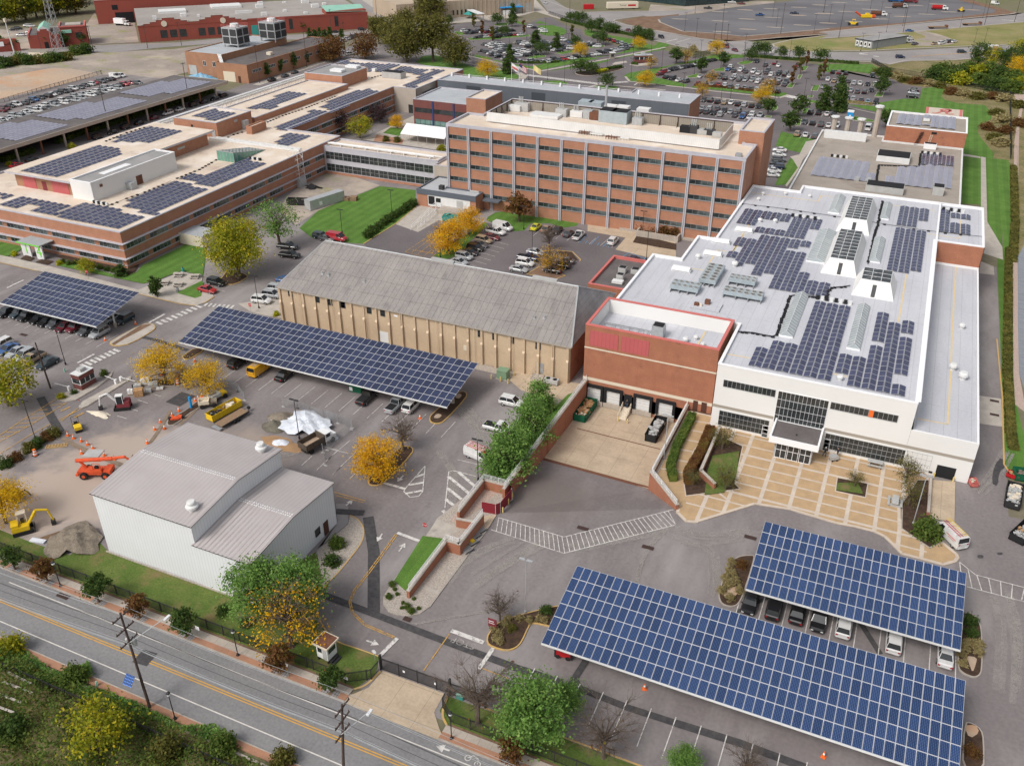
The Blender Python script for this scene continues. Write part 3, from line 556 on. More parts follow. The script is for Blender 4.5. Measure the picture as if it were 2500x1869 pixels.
def monitor(r,pts,zb,zt,lab,gl):
 p=P(r,pts,zt);x0=min(a[0] for a in p);x1=max(a[0] for a in p);y0=min(a[1] for a in p);y1=max(a[1] for a in p)
 o=T('roof_monitor',lab,'skylight',((x0+x1)/2,(y0+y1)/2,zb),'white roof monitors with glazed tops');s=1.15
 B_=[(x0-s,y0-2.3),(x1+s,y0-2.3),(x1+s,y1+.8),(x0-s,y1+.8)];Tp=[(x0,y0),(x1,y0),(x1,y1),(x0,y1)]
 m=MB()
 for i in range(4):
  j=(i+1)%4;m.face([(*B_[i],zb),(*B_[j],zb),(*Tp[j],zt),(*Tp[i],zt)])
 m.build('base','white_wall',o);m=MB();m.face([(a,b,zt) for a,b in Tp],0)
 k=max(3,int((y1-y0)/1.7))
 for i in range(k+1):yy=y0+(y1-y0)*i/k;m.box(x0,yy-.045,zt,x1,yy+.045,zt+.03,1)
 for i in range(4):xx=x0+(x1-x0)*i/3;m.box(xx-.04,y0,zt+.03,xx+.04,y1,zt+.05,1)
 for i in range(k):yy=y0+(y1-y0)*i/k;m.tube((x0+.2,yy,zt+.0),((x0+x1)/2,yy+(y1-y0)/k,zt+.0),.022,n=4,m=1)
 m.build('glazing',['glass','frame_white'],o)
 w=MB();cx=(x0+x1)/2
 for q_ in range(1):w.face([(cx-.35,y0-2.15,zb+.15),(cx+.35,y0-2.15,zb+.15),(cx+.35,y0-.55,zt-.6),(cx-.35,y0-.55,zt-.6)])
 w.v=[(a,b-.06,c+.03) for a,b,c in w.v];w.build('door','glass',o)
monitor(3,'1115,1235 1235,1250 1205,1390 1085,1370',11.1,13.6,'white glass-topped roof monitor farthest back along the roof spine',0)
monitor(3,'1040,1445 1170,1460 1125,1640 990,1625',11.1,13.6,'long white glass-topped roof monitor, middle one of three on the roof',0)
monitor(6,'1190,140 1370,160 1355,235 1175,205',11.1,13.6,'short white glass-topped roof monitor nearest the front of the roof',0)
def ridgelight(r,pts,lab,h=11.1):
 p=P(r,pts,h);x0,x1=min(a[0] for a in p),max(a[0] for a in p);y0,y1=min(a[1] for a in p),max(a[1] for a in p)
 o=T('ridge_skylight',lab,'skylight',((x0+x1)/2,(y0+y1)/2,h),'ridge skylights on the white roof');xm=(x0+x1)/2
 m=MB();m.box(x0,y0,h,x1,y1,h+.3);m.build('curb','white_trim',o);m=MB();z0,z1=h+.3,h+1.0
 m.face([(x0,y0,z0),(xm,y0+.3,z1),(xm,y1-.3,z1),(x0,y1,z0)][::-1]);m.face([(xm,y0+.3,z1),(x1,y0,z0),(x1,y1,z0),(xm,y1-.3,z1)][::-1][::-1]);m.face([(x0,y0,z0),(x1,y0,z0),(xm,y0+.3,z1)]);m.face([(x1,y1,z0),(x0,y1,z0),(xm,y1-.3,z1)])
 k=max(4,int((y1-y0)/1.0));m2=MB()
 for i in range(k+1):
  yy=y0+(y1-y0)*i/k;m2.tube((x0,yy,z0+.03),(xm,min(max(yy,y0+.3),y1-.3),z1+.03),.03,n=4);m2.tube((x1,yy,z0+.03),(xm,min(max(yy,y0+.3),y1-.3),z1+.03),.03,n=4)
 m2.tube((xm,y0+.3,z1+.03),(xm,y1-.3,z1+.03),.05,n=4)
 m.build('glazing','skylight_glass',o);m2.build('glazing_bars','frame_white',o)
for a in ((3,'1000,1245 1050,1245 1030,1350 968,1345','small ridge skylight at the back left of the white roof'),(3,'1310,1290 1365,1295 1340,1390 1290,1380','ridge skylight right of the rearmost roof monitor'),(3,'900,1465 970,1465 940,1654 850,1654','long ridge skylight left of the middle roof monitor'),(3,'1250,1515 1315,1515 1290,1654 1225,1654','ridge skylight right of the middle roof monitor'),(6,'750,318 815,318 740,575 655,570','ridge skylight inside the bend of the black cable run'),(6,'1145,385 1215,390 1160,660 1085,650','ridge skylight between the two front solar arrays')):ridgelight(*a)
t=T('delivery_block','square brick block with red parapet above four loading bays','building',(-32.5,128.4,0))
D=[(-43.9,128.4),(-21.3,128.4),(-21.3,140.1),(-43.9,140.1)]
shell(t,D,-3.2,12.1,'brick_dock','roof_white','trim_red',2.6,.45)
part(t,'lining','white_wall',(-43.44,128.87,9.52,-43.4,139.6,12),(-43.4,139.58,9.52,-21.8,139.63,12),(-43.4,128.87,9.52,-21.8,128.92,12),(-21.8,128.87,9.52,-21.76,139.6,12))
part(t,'upper_roof','roof_white',(-29,128.95,9.51,-21.85,136.5,11.0));part(t,'stone_band','cream',(-43.93,128.36,7.7,-21.27,128.397,7.95),(-43.93,128.36,1.5,-21.27,128.397,2.1),(-21.297,128.4,7.7,-21.26,129,7.95))
part(t,'red_panel','panel_red',(-43.0,128.34,8.4,-38.0,128.397,11.2));part(t,'red_panel','panel_red',(-37.5,128.34,8.4,-32.7,128.397,11.2))
for x in (-43.4,-39.9,-34.6,-30.6):
 m=MB();m.box(x,128.0,-2.1,x+.45,128.39,.85,0);m.box(x+2.9,128.0,-2.1,x+3.35,128.39,.85,0);m.box(x+.45,128.0,.35,x+2.9,128.39,.85,0);m.box(x+.45,128.3,-2.1,x+2.9,128.38,.35,1);m.box(x,127.95,-3.0,x+3.35,128.39,-2.12,2)
 for k in range(4):m.box(x+.5,128.27,-1.9+k*.55,x+2.85,128.3,-1.87+k*.55,3)
 m.build('loading_bay',['black','unit_white','concrete','unit'],t)
part(t,'door','brown',(-23.0,128.33,.1,-22.1,128.39,2.0));part(t,'door','brown',(-24.4,128.33,.1,-23.6,128.39,2.0));part(t,'doorway','black',(-36.3,128.33,-2.1,-34.9,128.39,.3))
m=MB()
for i in range(7):m.box(-36.2,125.2+i*.42,-3.05,-34.9,125.62+i*.42,-2.85+i*.13)
for x in (-36.3,-34.85):
 m.tube((x,125.2,-3),(x,125.2,-1.9),.05);m.tube((x,127.9,-2.1),(x,127.9,-1),.05);m.tube((x,125.2,-1.9),(x,127.9,-1),.05);m.tube((x,125.2,-2.4),(x,127.9,-1.5),.04)
m.build('steps','cream',t)
t=T('link_roof_block','low brick block with dark roof and pink parapet behind the tan hall','building',(-46,158,0))
shell(t,[(-53.2,156),(-42.9,156),(-42.9,172),(-53.2,172)],0,6.6,'brick_dock','roof_dark','trim_red',.5,.4)
t=T('storage_hall','long tan rendered hall with buttresses and grey felt pitched roof','building',(-77,128.3,0))
X0,X1,Y0,Y1,ZE,ZR=-107.9,-46.5,128.4,151.9,7.4,13.1
m=MB();m.box(X0,Y0,0,X1,Y1,ZE,0)
m.build('wall',['tan_wall'],t)
part(t,'end_wall','brick_dock',(X1+.003,Y0+.4,0,X1+.05,Y1,ZE-.1))
ra,rb_=(X0+3.6,140.6,ZR),(X1-3.2,140.3,ZR);e=.35;c4=[(X0-e,Y0-e,ZE-.1),(X1+e,Y0-e,ZE-.1),(X1+e,Y1+e,ZE-.1),(X0-e,Y1+e,ZE-.1)]
def sub(a,b,s):return tuple(a[i]+(b[i]-a[i])*s for i in range(3))
m=MB();kn=24
def slope(a,b,c,d,m):
 """slightly uneven felt sheet from eave a-b to ridge d-c"""
 rows=9
 for i in range(kn):
  for j in range(rows):
   q=[]
   for u,w in ((i,j),(i+1,j),(i+1,j+1),(i,j+1)):
    pt=Vector(sub(sub(a,b,u/kn),sub(d,c,u/kn),w/rows));pt.z+=(.09*sin(u*1.7+w)+.06*sin(u*.6-w*2.1)) if 0<w<rows and 0<u<kn else 0;q.append(pt)
   m.face(q)
slope(c4[0],c4[1],rb_,ra,m);slope(c4[2],c4[3],ra,rb_,m)
m.build('roof','roof_felt',t);m=MB();m.face([c4[1],c4[2],rb_]);m.build('hip_roof','roof_hip',t);m=MB();m.face([c4[3],c4[0],ra]);m.build('hip_roof','roof_felt',t)
m=MB();m.tube(c4[1],rb_,.16,n=5);m.tube(c4[2],rb_,.14,n=5);m.tube(c4[0],ra,.1,n=5);m.tube(ra,rb_,.14,n=5);m.build('ridge_cap','galv',t)
m=MB();m.box(c4[0][0],Y0-e-.1,ZE-.3,c4[1][0],Y0-e,ZE-.1);m.build('gutter','band_taupe',t)
for k in range(23):
 x=X0+.35+k*(X1-X0-.7)/22;m=MB();m.box(x-.22,Y0-.45,0,x+.22,Y0-.003,4.2,0);m.box(x-.22,Y0-.28,4.2,x+.22,Y0-.003,ZE-.3,0)
 m.face([(x-.22,Y0-.45,4.2),(x+.22,Y0-.45,4.2),(x+.22,Y0-.28,4.6),(x-.22,Y0-.28,4.6)],1);m.build('buttress',['tan_wall','tan_light'],t)
for r,x,y in ((4,1832,300),(4,2003,337),(4,2083,355),(4,2165,372),(5,95,372),(5,262,407),(5,347,424),(5,963,555),(5,1055,573),(5,1160,594),(5,1328,632)):
 a,b=WY(r,x,y,Y0);win(t,a-.5,Y0,b-.65,1.0,1.3,1,rows=2,frame='frame_dark')
a,b=WY(5,355,545,Y0);part(t,'garage_door','unit_white',(a-.95,Y0-.06,.05,a+.95,Y0-.003,2.3));a,b=WY(5,1338,772,Y0);part(t,'door','steel',(a-.8,Y0-.07,.75,a+.8,Y0-.003,2.8))
m=MB()
for i in range(4):m.box(a-1.1,Y0-1.6+i*.3,0,a+1.1,Y0-1.3+i*.3,.18*(i+1))
for s in (-1.1,1.1):m.path([(a+s,Y0-1.6,0),(a+s,Y0-1.6,1.1),(a+s,Y0-.1,1.7)],.03);m.tube((a+s,Y0-.8,.3),(a+s,Y0-.8,1.4),.03)
m.build('steps','concrete',t)
m=MB();a,b=WY(5,870,640,Y0);m.box(a-.4,Y0-.05,b-.6,a+.4,Y0-.003,b+.4);m.build('sign','cream',t);a,b=WY(5,430,442,Y0);part(t,'sign','white_trim',(a-.4,Y0-.05,b-.15,a+.4,Y0-.003,b+.15))
for r,x,y in ((4,2035,165),(4,2073,172),(5,5,175),(5,232,215),(5,1307,435),(5,1368,440)):
 a,b=G(r,x,y,10);z=ZE+(ZR-ZE)*(b-Y0)/11.9;m=MB();m.tube((a,b,z-.1),(a,b,z+.65),.12,n=8);m.box(a-.28,b-.28,z-.12,a+.28,b+.28,z+.14);m.build('roof_pipe','galv',t)
for r,x,y in ((5,725,95),(5,1365,215)):a,b=G(r,x,y,13.3);part(t,'ridge_vent','unit',(a-2.4,140.2,12.9,a+2.4,140.9,13.55))
m=MB()
for k in range(8):x=X0+5+k*7.6;m.tube((x,Y0-.42,.2),(x,Y0-.42,ZE-.25),.05,n=5)
m.build('downpipe','tan_light',t)
t=T('steel_shed','light grey corrugated steel shed with lower wing in front of the tan hall','shed',(-75,62,0))
def gable(x0,x1,y0,y1,zb,ze,zr,wall,roof,rn,wn,ov=.25):
 ym=(y0+y1)/2;a=MB()
 for x,s in ((x0,-1),(x1,1)):
  f=[(x,y0,zb),(x,y1,zb),(x,y1,ze),(x,ym,zr),(x,y0,ze)];a.face(f if s>0 else f[::-1])
 a.face([(x0,y0,zb),(x1,y0,zb),(x1,y0,ze),(x0,y0,ze)]);a.face([(x1,y1,zb),(x0,y1,zb),(x0,y1,ze),(x1,y1,ze)]);a.build(wn,wall,t)
 b=MB();k=(zr-ze)/(ym-y0)*ov;th=.12
 for s in (0,1):
  ya,yb=(y0-ov,ym) if s==0 else (y1+ov,ym);zA=ze-k+.06;zB=zr+.06;f=[(x0-ov,ya,zA),(x1+ov,ya,zA),(x1+ov,yb,zB),(x0-ov,yb,zB)]
  f=f if s==0 else f[::-1];b.face(f,0);b.face([(p[0],p[1],p[2]-th) for p in f[::-1]],1)
  b.face([(x0-ov,ya,zA),(x0-ov,ya,zA-th),(x1+ov,ya,zA-th),(x1+ov,ya,zA)],1)
  for x in (x0-ov,x1+ov):b.face([(x,ya,zA),(x,yb,zB),(x,yb,zB-th),(x,ya,zA-th)],1)
  n=int((x1-x0)/.62)
  for i in range(n+1):
   x=x0+(x1-x0)*i/n;y_,z_=ya,zA;b.face([(x-.05,ya,zA+.07),(x+.05,ya,zA+.07),(x+.05,yb,zB+.07),(x-.05,yb,zB+.07)] if s==0 else [(x+.05,ya,zA+.07),(x-.05,ya,zA+.07),(x-.05,yb,zB+.07),(x+.05,yb,zB+.07)],0)
   b.box(x-.05,min(ya,ya),zA-.02,x+.05,ya+.03*(1 if s==0 else -1),zA+.07,1)
 b.build(rn,[roof,'darkmetal'],t)
 c=MB();i=0
 for k in range(int((x1-x0)/.35)):
  x=x0+.2+k*.35;c.box(x-.08,ym-.28,zr+.06,x+.08,ym-.12,zr+.11);c.box(x-.08,ym+.12,zr+.06,x+.08,ym+.28,zr+.11)
 c.build('ridge_strip','white_trim',t)
gable(-86.8,-70.7,61.9,79.7,0,9.7,10.6,'metal_wall','roof_metal','roof','wall');gable(-70.65,-62.2,61.75,79.2,0,6.9,7.7,'metal_wall','roof_metal','wing_roof','wing_wall')
part(t,'plinth','kerb',(-87.0,61.6,0,-62,61.74,.22));win(t,-62.2,74.3,1.2,1.1,1.2,1,HP,frame='frame_dark');part(t,'door','brown',(-62.19,76.2,.1,-62.1,77.2,2.2))
for r,x,y,z in ((4,1650,1290,10.0),(7,1215,35,10.0)):
 a,b=G(r,x,y,z);m=MB();m.lathe((a,b,z-.1),[(.5,0),(.5,.5),(.8,.5),(.8,.75),(.55,.9),(.55,1.25),(.45,1.4)],14);m.build('roof_fan','unit_white',t)
t=T('office_slab','five-storey orange brick office slab with white pilasters and window bands','building',(-71,204,0))
SP=[(-109.8,204),(-33.4,204),(-33.4,216.6),(-36.4,216.6),(-36.4,236),(-105.4,236),(-105.4,216.6),(-109.8,216.6)]
shell(t,SP,0,21.2,'brick','roof_cream','grey_trim',.5,.45)
part(t,'fascia','grey_trim',(-109.84,203.9,20.55,-33.36,203.995,21.08));bay=76.4/12
for i in range(13):
 x=-109.8+i*bay;x=min(max(x,-109.45),-33.75);m=MB();m.box(x-.33,203.62,0,x-.09,203.99,20.54);m.box(x+.09,203.62,0,x+.33,203.99,20.54);m.box(x-.09,203.8,0,x+.09,203.99,20.54,1);m.build('pilaster',['grey_trim','frame'],t)
for i in range(12):
 for f in range(5):
  win(t,-109.8+i*bay+.36,204,17.5-3.62*f,bay-.72,1.1,4,sill=1,frame='frame_mid',glass='glass_office',fw=.035)
part(t,'basement_wall','concrete',(-62,203.5,0,-36,203.98,.6),(-57,201.2,0,-46.5,201.5,1.5),(-57,201.5,0,-56.6,203.6,1.5),(-46.9,201.5,0,-46.5,203.6,1.5))
def screen(name,a,b,z0,z1,m,lean=0,posts=0):
 mb=MB();d=Vector((b[0]-a[0],b[1]-a[1])).normalized();n=Vector((-d.y,d.x))*.08;l=Vector((-d.y,d.x))*lean
 mb.loft([[(a[0]-n.x,a[1]-n.y,z0),(b[0]-n.x,b[1]-n.y,z0),(b[0]+n.x,b[1]+n.y,z0),(a[0]+n.x,a[1]+n.y,z0)],[(a[0]-n.x+l.x,a[1]-n.y+l.y,z1),(b[0]-n.x+l.x,b[1]-n.y+l.y,z1),(b[0]+n.x+l.x,b[1]+n.y+l.y,z1),(a[0]+n.x+l.x,a[1]+n.y+l.y,z1)]])
 if posts:
  L=hypot(b[0]-a[0],b[1]-a[1])
  for i in range(posts+1):
   u=i/posts;x,y=a[0]+(b[0]-a[0])*u,a[1]+(b[1]-a[1])*u;mb.cbox((x-n.x*2,y-n.y*2,z0-.3),(.2,.2,z1-z0+.35),1);mb.tube((x-n.x*2,y-n.y*2,z1-.4),(x-n.x*14,y-n.y*14,z0-.3),.06,n=4,m=1)
  mb.tube((a[0],a[1],z1),(b[0],b[1],z1),.14,n=4,m=1)
 mb.build(name,[m,'rust_dark'],t)
screen('front_screen',(-101.8,211.2),(-41,209.6),21.0,23.2,'screen_white',.5);screen('side_screen',(-41,209.6),(-41.2,225.5),21.0,23.2,'screen_white',0);screen('rear_screen',(-101.6,226.8),(-41.4,226.6),20.8,23.2,'brown_screen',0,13);screen('side_screen',(-101.7,213.5),(-101.6,226.8),20.8,23,'brown_screen',0,4)
t2=T('stair_tower','plain brick stair tower at right end of the office slab','tower',(-35,222,0));shell(t2,[(-38,217.2),(-32.1,217.2),(-32.1,230.6),(-38,230.6)],0,24,'brick','roof_cream','grey_trim',.4,.35)
t=T('glazed_link','two-storey grey link with bands of dark windows and cream roof','building',(-137,213,0))
shell(t,[(-155.2,213.2),(-117.8,213.2),(-117.8,221.8),(-155.2,221.8)],0,8,'grey_trim','roof_cream','grey_trim',.4,.35)
for f,z in ((0,4.4),(1,.9)):
 for i in range(12):win(t,-154.6+i*2.95,213.2,z,2.85,2.15,2,rows=2,frame='frame',fw=.03)
part(t,'plinth','brick',(-155.2,213.1,0,-117.8,213.19,.7))
m=MB();m.tube((-156,215.5,8.3),(-120,215.5,8.3),.28,n=6);m.tube((-156,216.6,8.2),(-118,216.6,8.2),.18,n=6)
for k in range(9):m.box(-155+k*4.2,215.2,7.6,-154.8+k*4.2,216.9,8.1)
m.build('roof_duct','unit_white',t)
t=T('junction_block','narrow tan and pink block joining glazed link to office slab','building',(-113,212,0));shell(t,[(-117.75,211),(-109.9,211),(-109.9,222),(-117.75,222)],0,7.6,'limestone','roof_cream','grey_trim',.4,.3)
part(t,'lower_wall','brick',(-117.6,210.9,0,-110,210.99,4.2))
t=T('dock_annexe','low brick dock annexe with grey roof and dark fascia below the office slab','building',(-108,199,0));g=[(-116.6,199.2),(-99.4,199.2),(-99.4,203.55),(-109.9,203.55),(-109.9,210.9),(-116.6,210.9)]
shell(t,g,0,4.6,'brick','roof_grey','fascia',.2,.3);part(t,'fascia','fascia',(-116.7,199.0,3.4,-99.3,199.19,4.75));part(t,'dock_wall','unit_white',(-113.4,199.08,.5,-101,199.19,3.38));part(t,'dock_opening','black',(-113.2,199.02,1,-111.4,199.07,3.2));part(t,'dock_opening','black',(-111,199.02,1.8,-109.6,199.07,2.9));part(t,'roller_door','unit',(-104.9,199.0,.9,-103.1,199.07,3));part(t,'hatch','unit',(-103,203,4.45,-100.4,203.5,4.8))
part(t,'porch_roof','fascia',(-98.6,201.4,3.0,-94,203.55,3.35));m=MB();m.box(-109,195.6,.9,-100.2,199.0,1.1);m.box(-109,195.6,0,-100.2,195.8,.9);m.build('dock_platform','concrete',t)
t=T('brick_complex','sprawling two-storey orange brick complex with cream roofs and rooftop solar','building',(-155.2,135.3,0))
LB=[(-262,135.3),(-155.2,135.3),(-155.2,222),(-174.5,222),(-174.5,285.5),(-165.3,285.5),(-165.3,323),(-217,323),(-217,222),(-217,155),(-262,155)]
shell(t,LB,0,8.7,'brick','roof_cream','grey_trim',.35,.35)
def ribbon(x,y,z,w,rz):win(t,x,y,z,w,1.35,5,rz,frame='frame',glass='glass_office',fw=.035)
for z in (4.55,.95):
 for k in range(9):ribbon(-162.25-7.3*k,135.3,z,5.8,0)
 for k in range(11):
  if not (k==8):ribbon(-155.2,136.1+7.25*k-.0,z,5.8 if k!=9 else 4.5,HP)
 for k in range(8):ribbon(-174.5,225+7.5*k,z,5.8,HP)
led=MB()
for z in (6.05,2.45):led.box(-262,134.5,z,-154.4,135.295,z+.14);led.box(-155.195,135.3,z,-154.4,212,z+.14);led.box(-174.495,222,z,-173.8,285,z+.14)
led.build('sun_ledge','grey_trim',t)
led=MB()
for z in (4.35,.75):led.box(-262,135.2,z,-155.1,135.297,z+.18);led.box(-155.197,135.3,z,-155.1,212,z+.18);led.box(-174.497,222,z,-174.4,285,z+.18)
led.build('sill_band','grey_trim',t)
part(t,'stone_wall','limestone',(-174.4,285.3,0,-165.2,285.49,8.55),(-165.29,285.3,0,-165.2,300,8.55));part(t,'doorway','glass',(-168.6,285.2,0,-166.8,285.29,3))
part(t,'roof_duct','unit_white',(-216,160,8.36,-215.2,300,9.0),(-214,205,8.36,-213.4,300,8.9),(-189,204,8.4,-157,204.7,9.0),(-188,206,8.4,-158,206.5,8.8))
m=MB()
for k in range(46):
 y=205+k*2;m.tube((-212.5,y,8.4),(-212.5,y,9.5),.07,n=4);m.tube((-212.5,y,9.5),(-210.4,y+1,9.4),.06,n=4);m.tube((-210.4,y+1,8.4),(-210.4,y+1,9.4),.06,n=4);m.tube((-212.5,y,9.5),(-212.5,y+2,9.5),.05,n=4)
m.build('pipe_rack','unit',t)
def roofbox(name,lab,x0,y0,x1,y1,z0,z1,wall,roof,cop,over=0,par=.25):
 o=T(name,lab,'rooftop block',((x0+x1)/2,(y0+y1)/2,z0))
 if over:
  m=MB();m.box(x0,y0,z0,x1,y1,z1-.5);m.build('wall',wall,o);m=MB();m.box(x0-over,y0-over,z1-.5,x1+over,y1+over,z1,1,0);m.build('roof',[roof,cop],o)
 else:shell(o,[(x0,y0),(x1,y0),(x1,y1),(x0,y1)],z0,z1,wall,roof,cop,par,.3)
 return o
RZ=8.36
o=roofbox('rooftop_hall','low rooftop brick hall with overhanging cream roof and red panels',-204.5,150.5,-185.3,199.5,RZ,12.4,'brick_tan','roof_cream','grey_trim',1.5)
part(o,'red_panel','panel_red',(-201.8,150.4,RZ,-197.5,150.49,11.7),(-192,150.4,RZ,-186.4,150.49,11.7));part(o,'door','maroon',(-195.4,150.42,RZ,-194,150.49,10.6));part(o,'side_wall','brick',(-185.29,180,RZ,-185.2,199.5,11.8));part(o,'vent','unit',(-185.19,187,10,-185.1,190,10.6))
o=roofbox('rooftop_plant_room','windowless white rooftop plant room with grey roof',-183.7,149,-176.9,177.5,RZ,13,'white_wall','roof_dark_grey','white_trim')
part(o,'door','rust',(-176.89,163,RZ,-176.8,165,10.6));part(o,'skylight','white',(-181.5,156,12.76,-179.5,165,12.86));part(o,'wall_lamp','rust',(-176.89,151.5,11.3,-176.6,152.2,11.9))
o=roofbox('rooftop_brick_block','tall brick rooftop block with solar panels beside the courtyard wing',-203.5,206.3,-187.3,222.2,RZ,12.8,'brick','roof_cream','grey_trim');part(o,'door','unit',(-189.4,206.2,RZ,-188.2,206.29,10.6));part(o,'window','glass',(-197,206.2,10.6,-196.3,206.29,11.4));part(o,'vent','unit',(-187.29,214,11.2,-187.2,215.5,11.9))
roofbox('rooftop_brick_box','small low brick box on the cream roof beside the tall block',-182.8,213.6,-180.7,220.5,RZ,10.6,'brick','roof_cream','brick')
roofbox('rooftop_plant_room','wide brick rooftop room with grey roof at the far end',-206.5,277,-190.4,293.5,RZ,12.6,'brick','roof_dark_grey','grey_trim')
o=roofbox('raised_wing','long raised cream roof with brick edge carrying solar panels',-205,224,-187.8,276.5,RZ,10.2,'brick','roof_cream','grey_trim')
o=T('green_skylight','sloping green glass skylight on the cream roof','skylight',(-170,192,RZ));q=P(11,'255,1185 365,1185 785,1125 600,1095',10.6)
x0,x1,y0,y1=-172.6,-167,188.5,202;m=MB();m.face([(x0,y0,RZ),(x1,y0,RZ),(x1,y0,11),(x0,y0,11)]);m.face([(x1,y0,RZ),(x1,y1,RZ),(x1,y0,11)]);m.face([(x0,y1,RZ),(x0,y0,RZ),(x0,y0,11)]);m.build('glazing','glass_green',o)
m=MB();m.face([(x0,y0,11.02),(x1,y0,11.02),(x1,y1,RZ+.02),(x0,y1,RZ+.02)]);m.build('sloping_roof','glass_teal',o)
m=MB()
for k in range(6):xx=x0+(x1-x0)*k/5;m.tube((xx,y0-.02,RZ),(xx,y0-.02,11),.06,n=4);m.tube((xx,y0,11.06),(xx,y1,RZ+.06),.06,n=4)
for k in range(10):yy=y0+(y1-y0)*k/10;z=11-(11-RZ)*k/10;m.tube((x1+.02,yy,RZ),(x1+.02,yy,z),.05,n=4);m.tube((x0,yy,z+.06),(x1,yy,z+.06),.05,n=4)
m.tube((x0,y0,11.05),(x1,y0,11.05),.1,n=4);m.build('glazing_bars','frame',o)
o=T('entrance_canopy','grey entrance canopy with lime edge and big green numeral walls','canopy',(-177,132,0));x0,y0=G(18,200,1500,3.4);x1,_=G(18,470,1560,3.4);y1=135.2
m=MB();m.box(x0,y0,3.3,x1+.4,y1,3.5);m.build('roof','canopy_grey',o);part(o,'edge','lime',(x0-.05,y0-.08,3.25,x1+.45,y0-.005,3.52));part(o,'fin_wall','unit_white',(x0+.6,y0+.5,0,x0+3.4,y0+.8,3.28));part(o,'fin_wall','unit_white',(x1-1.6,y0+.3,0,x1+.6,y0+.6,3.28))
def text(s,size,m,loc,rot=(0,0,0),parent=None,name='lettering',sx=1,ext=.01):
 c=bpy.data.curves.new(name,'FONT');c.body=s;c.size=size;c.extrude=ext;c.align_x='CENTER';c.align_y='CENTER';c.materials.append(M(m))
 o=bpy.data.objects.new(name,c);COL.objects.link(o);o.rotation_euler=rot;o.scale=(sx,1,1)
 if parent is not None:g=parent['_o'];o.parent=parent;loc=(loc[0]-g[0],loc[1]-g[1],loc[2]-g[2])
 o.location=loc
 bpy.context.view_layer.update();me=bpy.data.meshes.new_from_object(o.evaluated_get(bpy.context.evaluated_depsgraph_get()));n=bpy.data.objects.new(name,me);COL.objects.link(n);n.parent=o.parent;n.location=o.location;n.rotation_euler=rot;n.scale=o.scale;bpy.data.objects.remove(o);return n
text('1',3.4,'lime',(x0+2.2,y0+.47,1.8),(HP,0,0),o,'numeral',1,.02);text('4',3.4,'lime',(x1-.5,y0+.27,1.7),(HP,0,0),o,'numeral',1,.02)
t=T('glass_pavilion','three-storey pavilion with dark red brick bands and teal glazing by the courtyard','building',(-145,268,0));shell(t,[(-156.8,268.5),(-133,268.5),(-133,288),(-156.8,288)],0,9.6,'brick_dark','roof_grey','grey_trim',.3,.3)
win(t,-156.3,268.5,5.4,23,1.5,12,frame='frame_dark');win(t,-156.3,268.5,.1,23,3.0,12,rows=2,glass='glass_teal',frame='frame_dark');part(t,'column','navy',(-149.6,268.3,0,-149,268.49,9.4));part(t,'column','navy',(-141.7,268.3,0,-141.1,268.49,9.4))
t=T('brick_stair_block','plain brick stair block rising beside the pavilion roof','tower',(-131,266,0));shell(t,[(-135.4,266),(-128.4,266),(-128.4,279),(-135.4,279)],0,12.5,'brick','roof_cream','grey_trim',.35,.3)
part(t,'door','brick_tan',(-128.39,272,9.7,-128.3,273.4,12))
t=T('grey_hall','very long low dark grey hall with pale roof behind the office slab','building',(-116,297,0));shell(t,[(-162.8,297.2),(-69.2,297.2),(-69.2,312),(-92,312),(-92,306.5),(-162.8,306.5)],0,10,'grey_wall','roof_grey','grey_trim',.35,.3)
part(t,'end_wall','brick',(-69.19,297.2,0,-69.1,312,9.8));part(t,'dark_panel','grey_panel',(-151,297.1,2,-145.5,297.19,8.8),(-125.5,297.1,2,-120.4,297.19,8.8),(-96,297.1,2,-91,297.19,8.8));part(t,'door','unit',(-161.4,297.1,3,-160,297.19,6.6))
m=MB()
for k in range(13):m.box(-161.5+k*7.2,305.5,9.65,-161+k*7.2,306.1,10.9)
m.tube((-162,306.4,10.5),(-92,306.4,10.5),.05,n=4);m.build('roof_post','white',t)
t=T('passage_block','small dark glazed passage between the brick complex and grey hall','building',(-160,290,0));shell(t,[(-165.1,290),(-157.5,290),(-157.5,297),(-165.1,297)],0,6.5,'glass','roof_grey','frame_dark',.2,.25)
t=T('gravel_roofed_building','low building with gravel roof and faded solar behind the white roof','building',(-6,232,0));shell(t,[(-26.2,221.2),(13.8,221.2),(13.8,288),(-8,288),(-8,293),(-26.2,293)],0,7.2,'limestone','roof_gravel','unit_white',.35,.35)
t=T('plant_block','square red-brick block with faded solar roof beside the landing pad','building',(3,288,0));shell(t,[(-7.9,288.1),(13.9,288.1),(13.9,307.5),(-7.9,307.5)],0,11.6,'brick_dock','roof_gravel','white_trim',.4,.4)
m=MB()
for i in range(9):m.box(.6+i*.12,287.6,7.0+i*.45,1.6+i*.12,288.05,7.06+i*.45)
m.tube((.6,287.6,7),(2.4,287.6,11),.05,n=4);m.build('fire_stair','rust_dark',t);part(t,'vent','black',(4.6,288.0,10.4,6,288.08,11))
o=T('ladder','yellow ladder leaning on the red-brick plant block','ladder',(4.4,287.2,6.85));m=MB()
for s in (0,.55):m.tube((4+s,286.6,6.85),(4.5+s,287.95,10.2),.05,n=4)
for k in range(8):u=(k+.5)/8;m.tube((4+.5*u,286.6+1.35*u,6.85+3.35*u),(4.55+.5*u,286.6+1.35*u,6.85+3.35*u),.04,n=4)
m.build('rungs','cream',o)
sheet('lot_dirt',P(12,'0,760 700,700 1480,655 2197,620')+P(13,'900,520 1230,460 1250,600 640,720 350,760 350,900 100,960')+P(12,'2150,1000 1600,980 1280,980 0,1290 -300,1380 -300,800'),'lot_dirt',1)
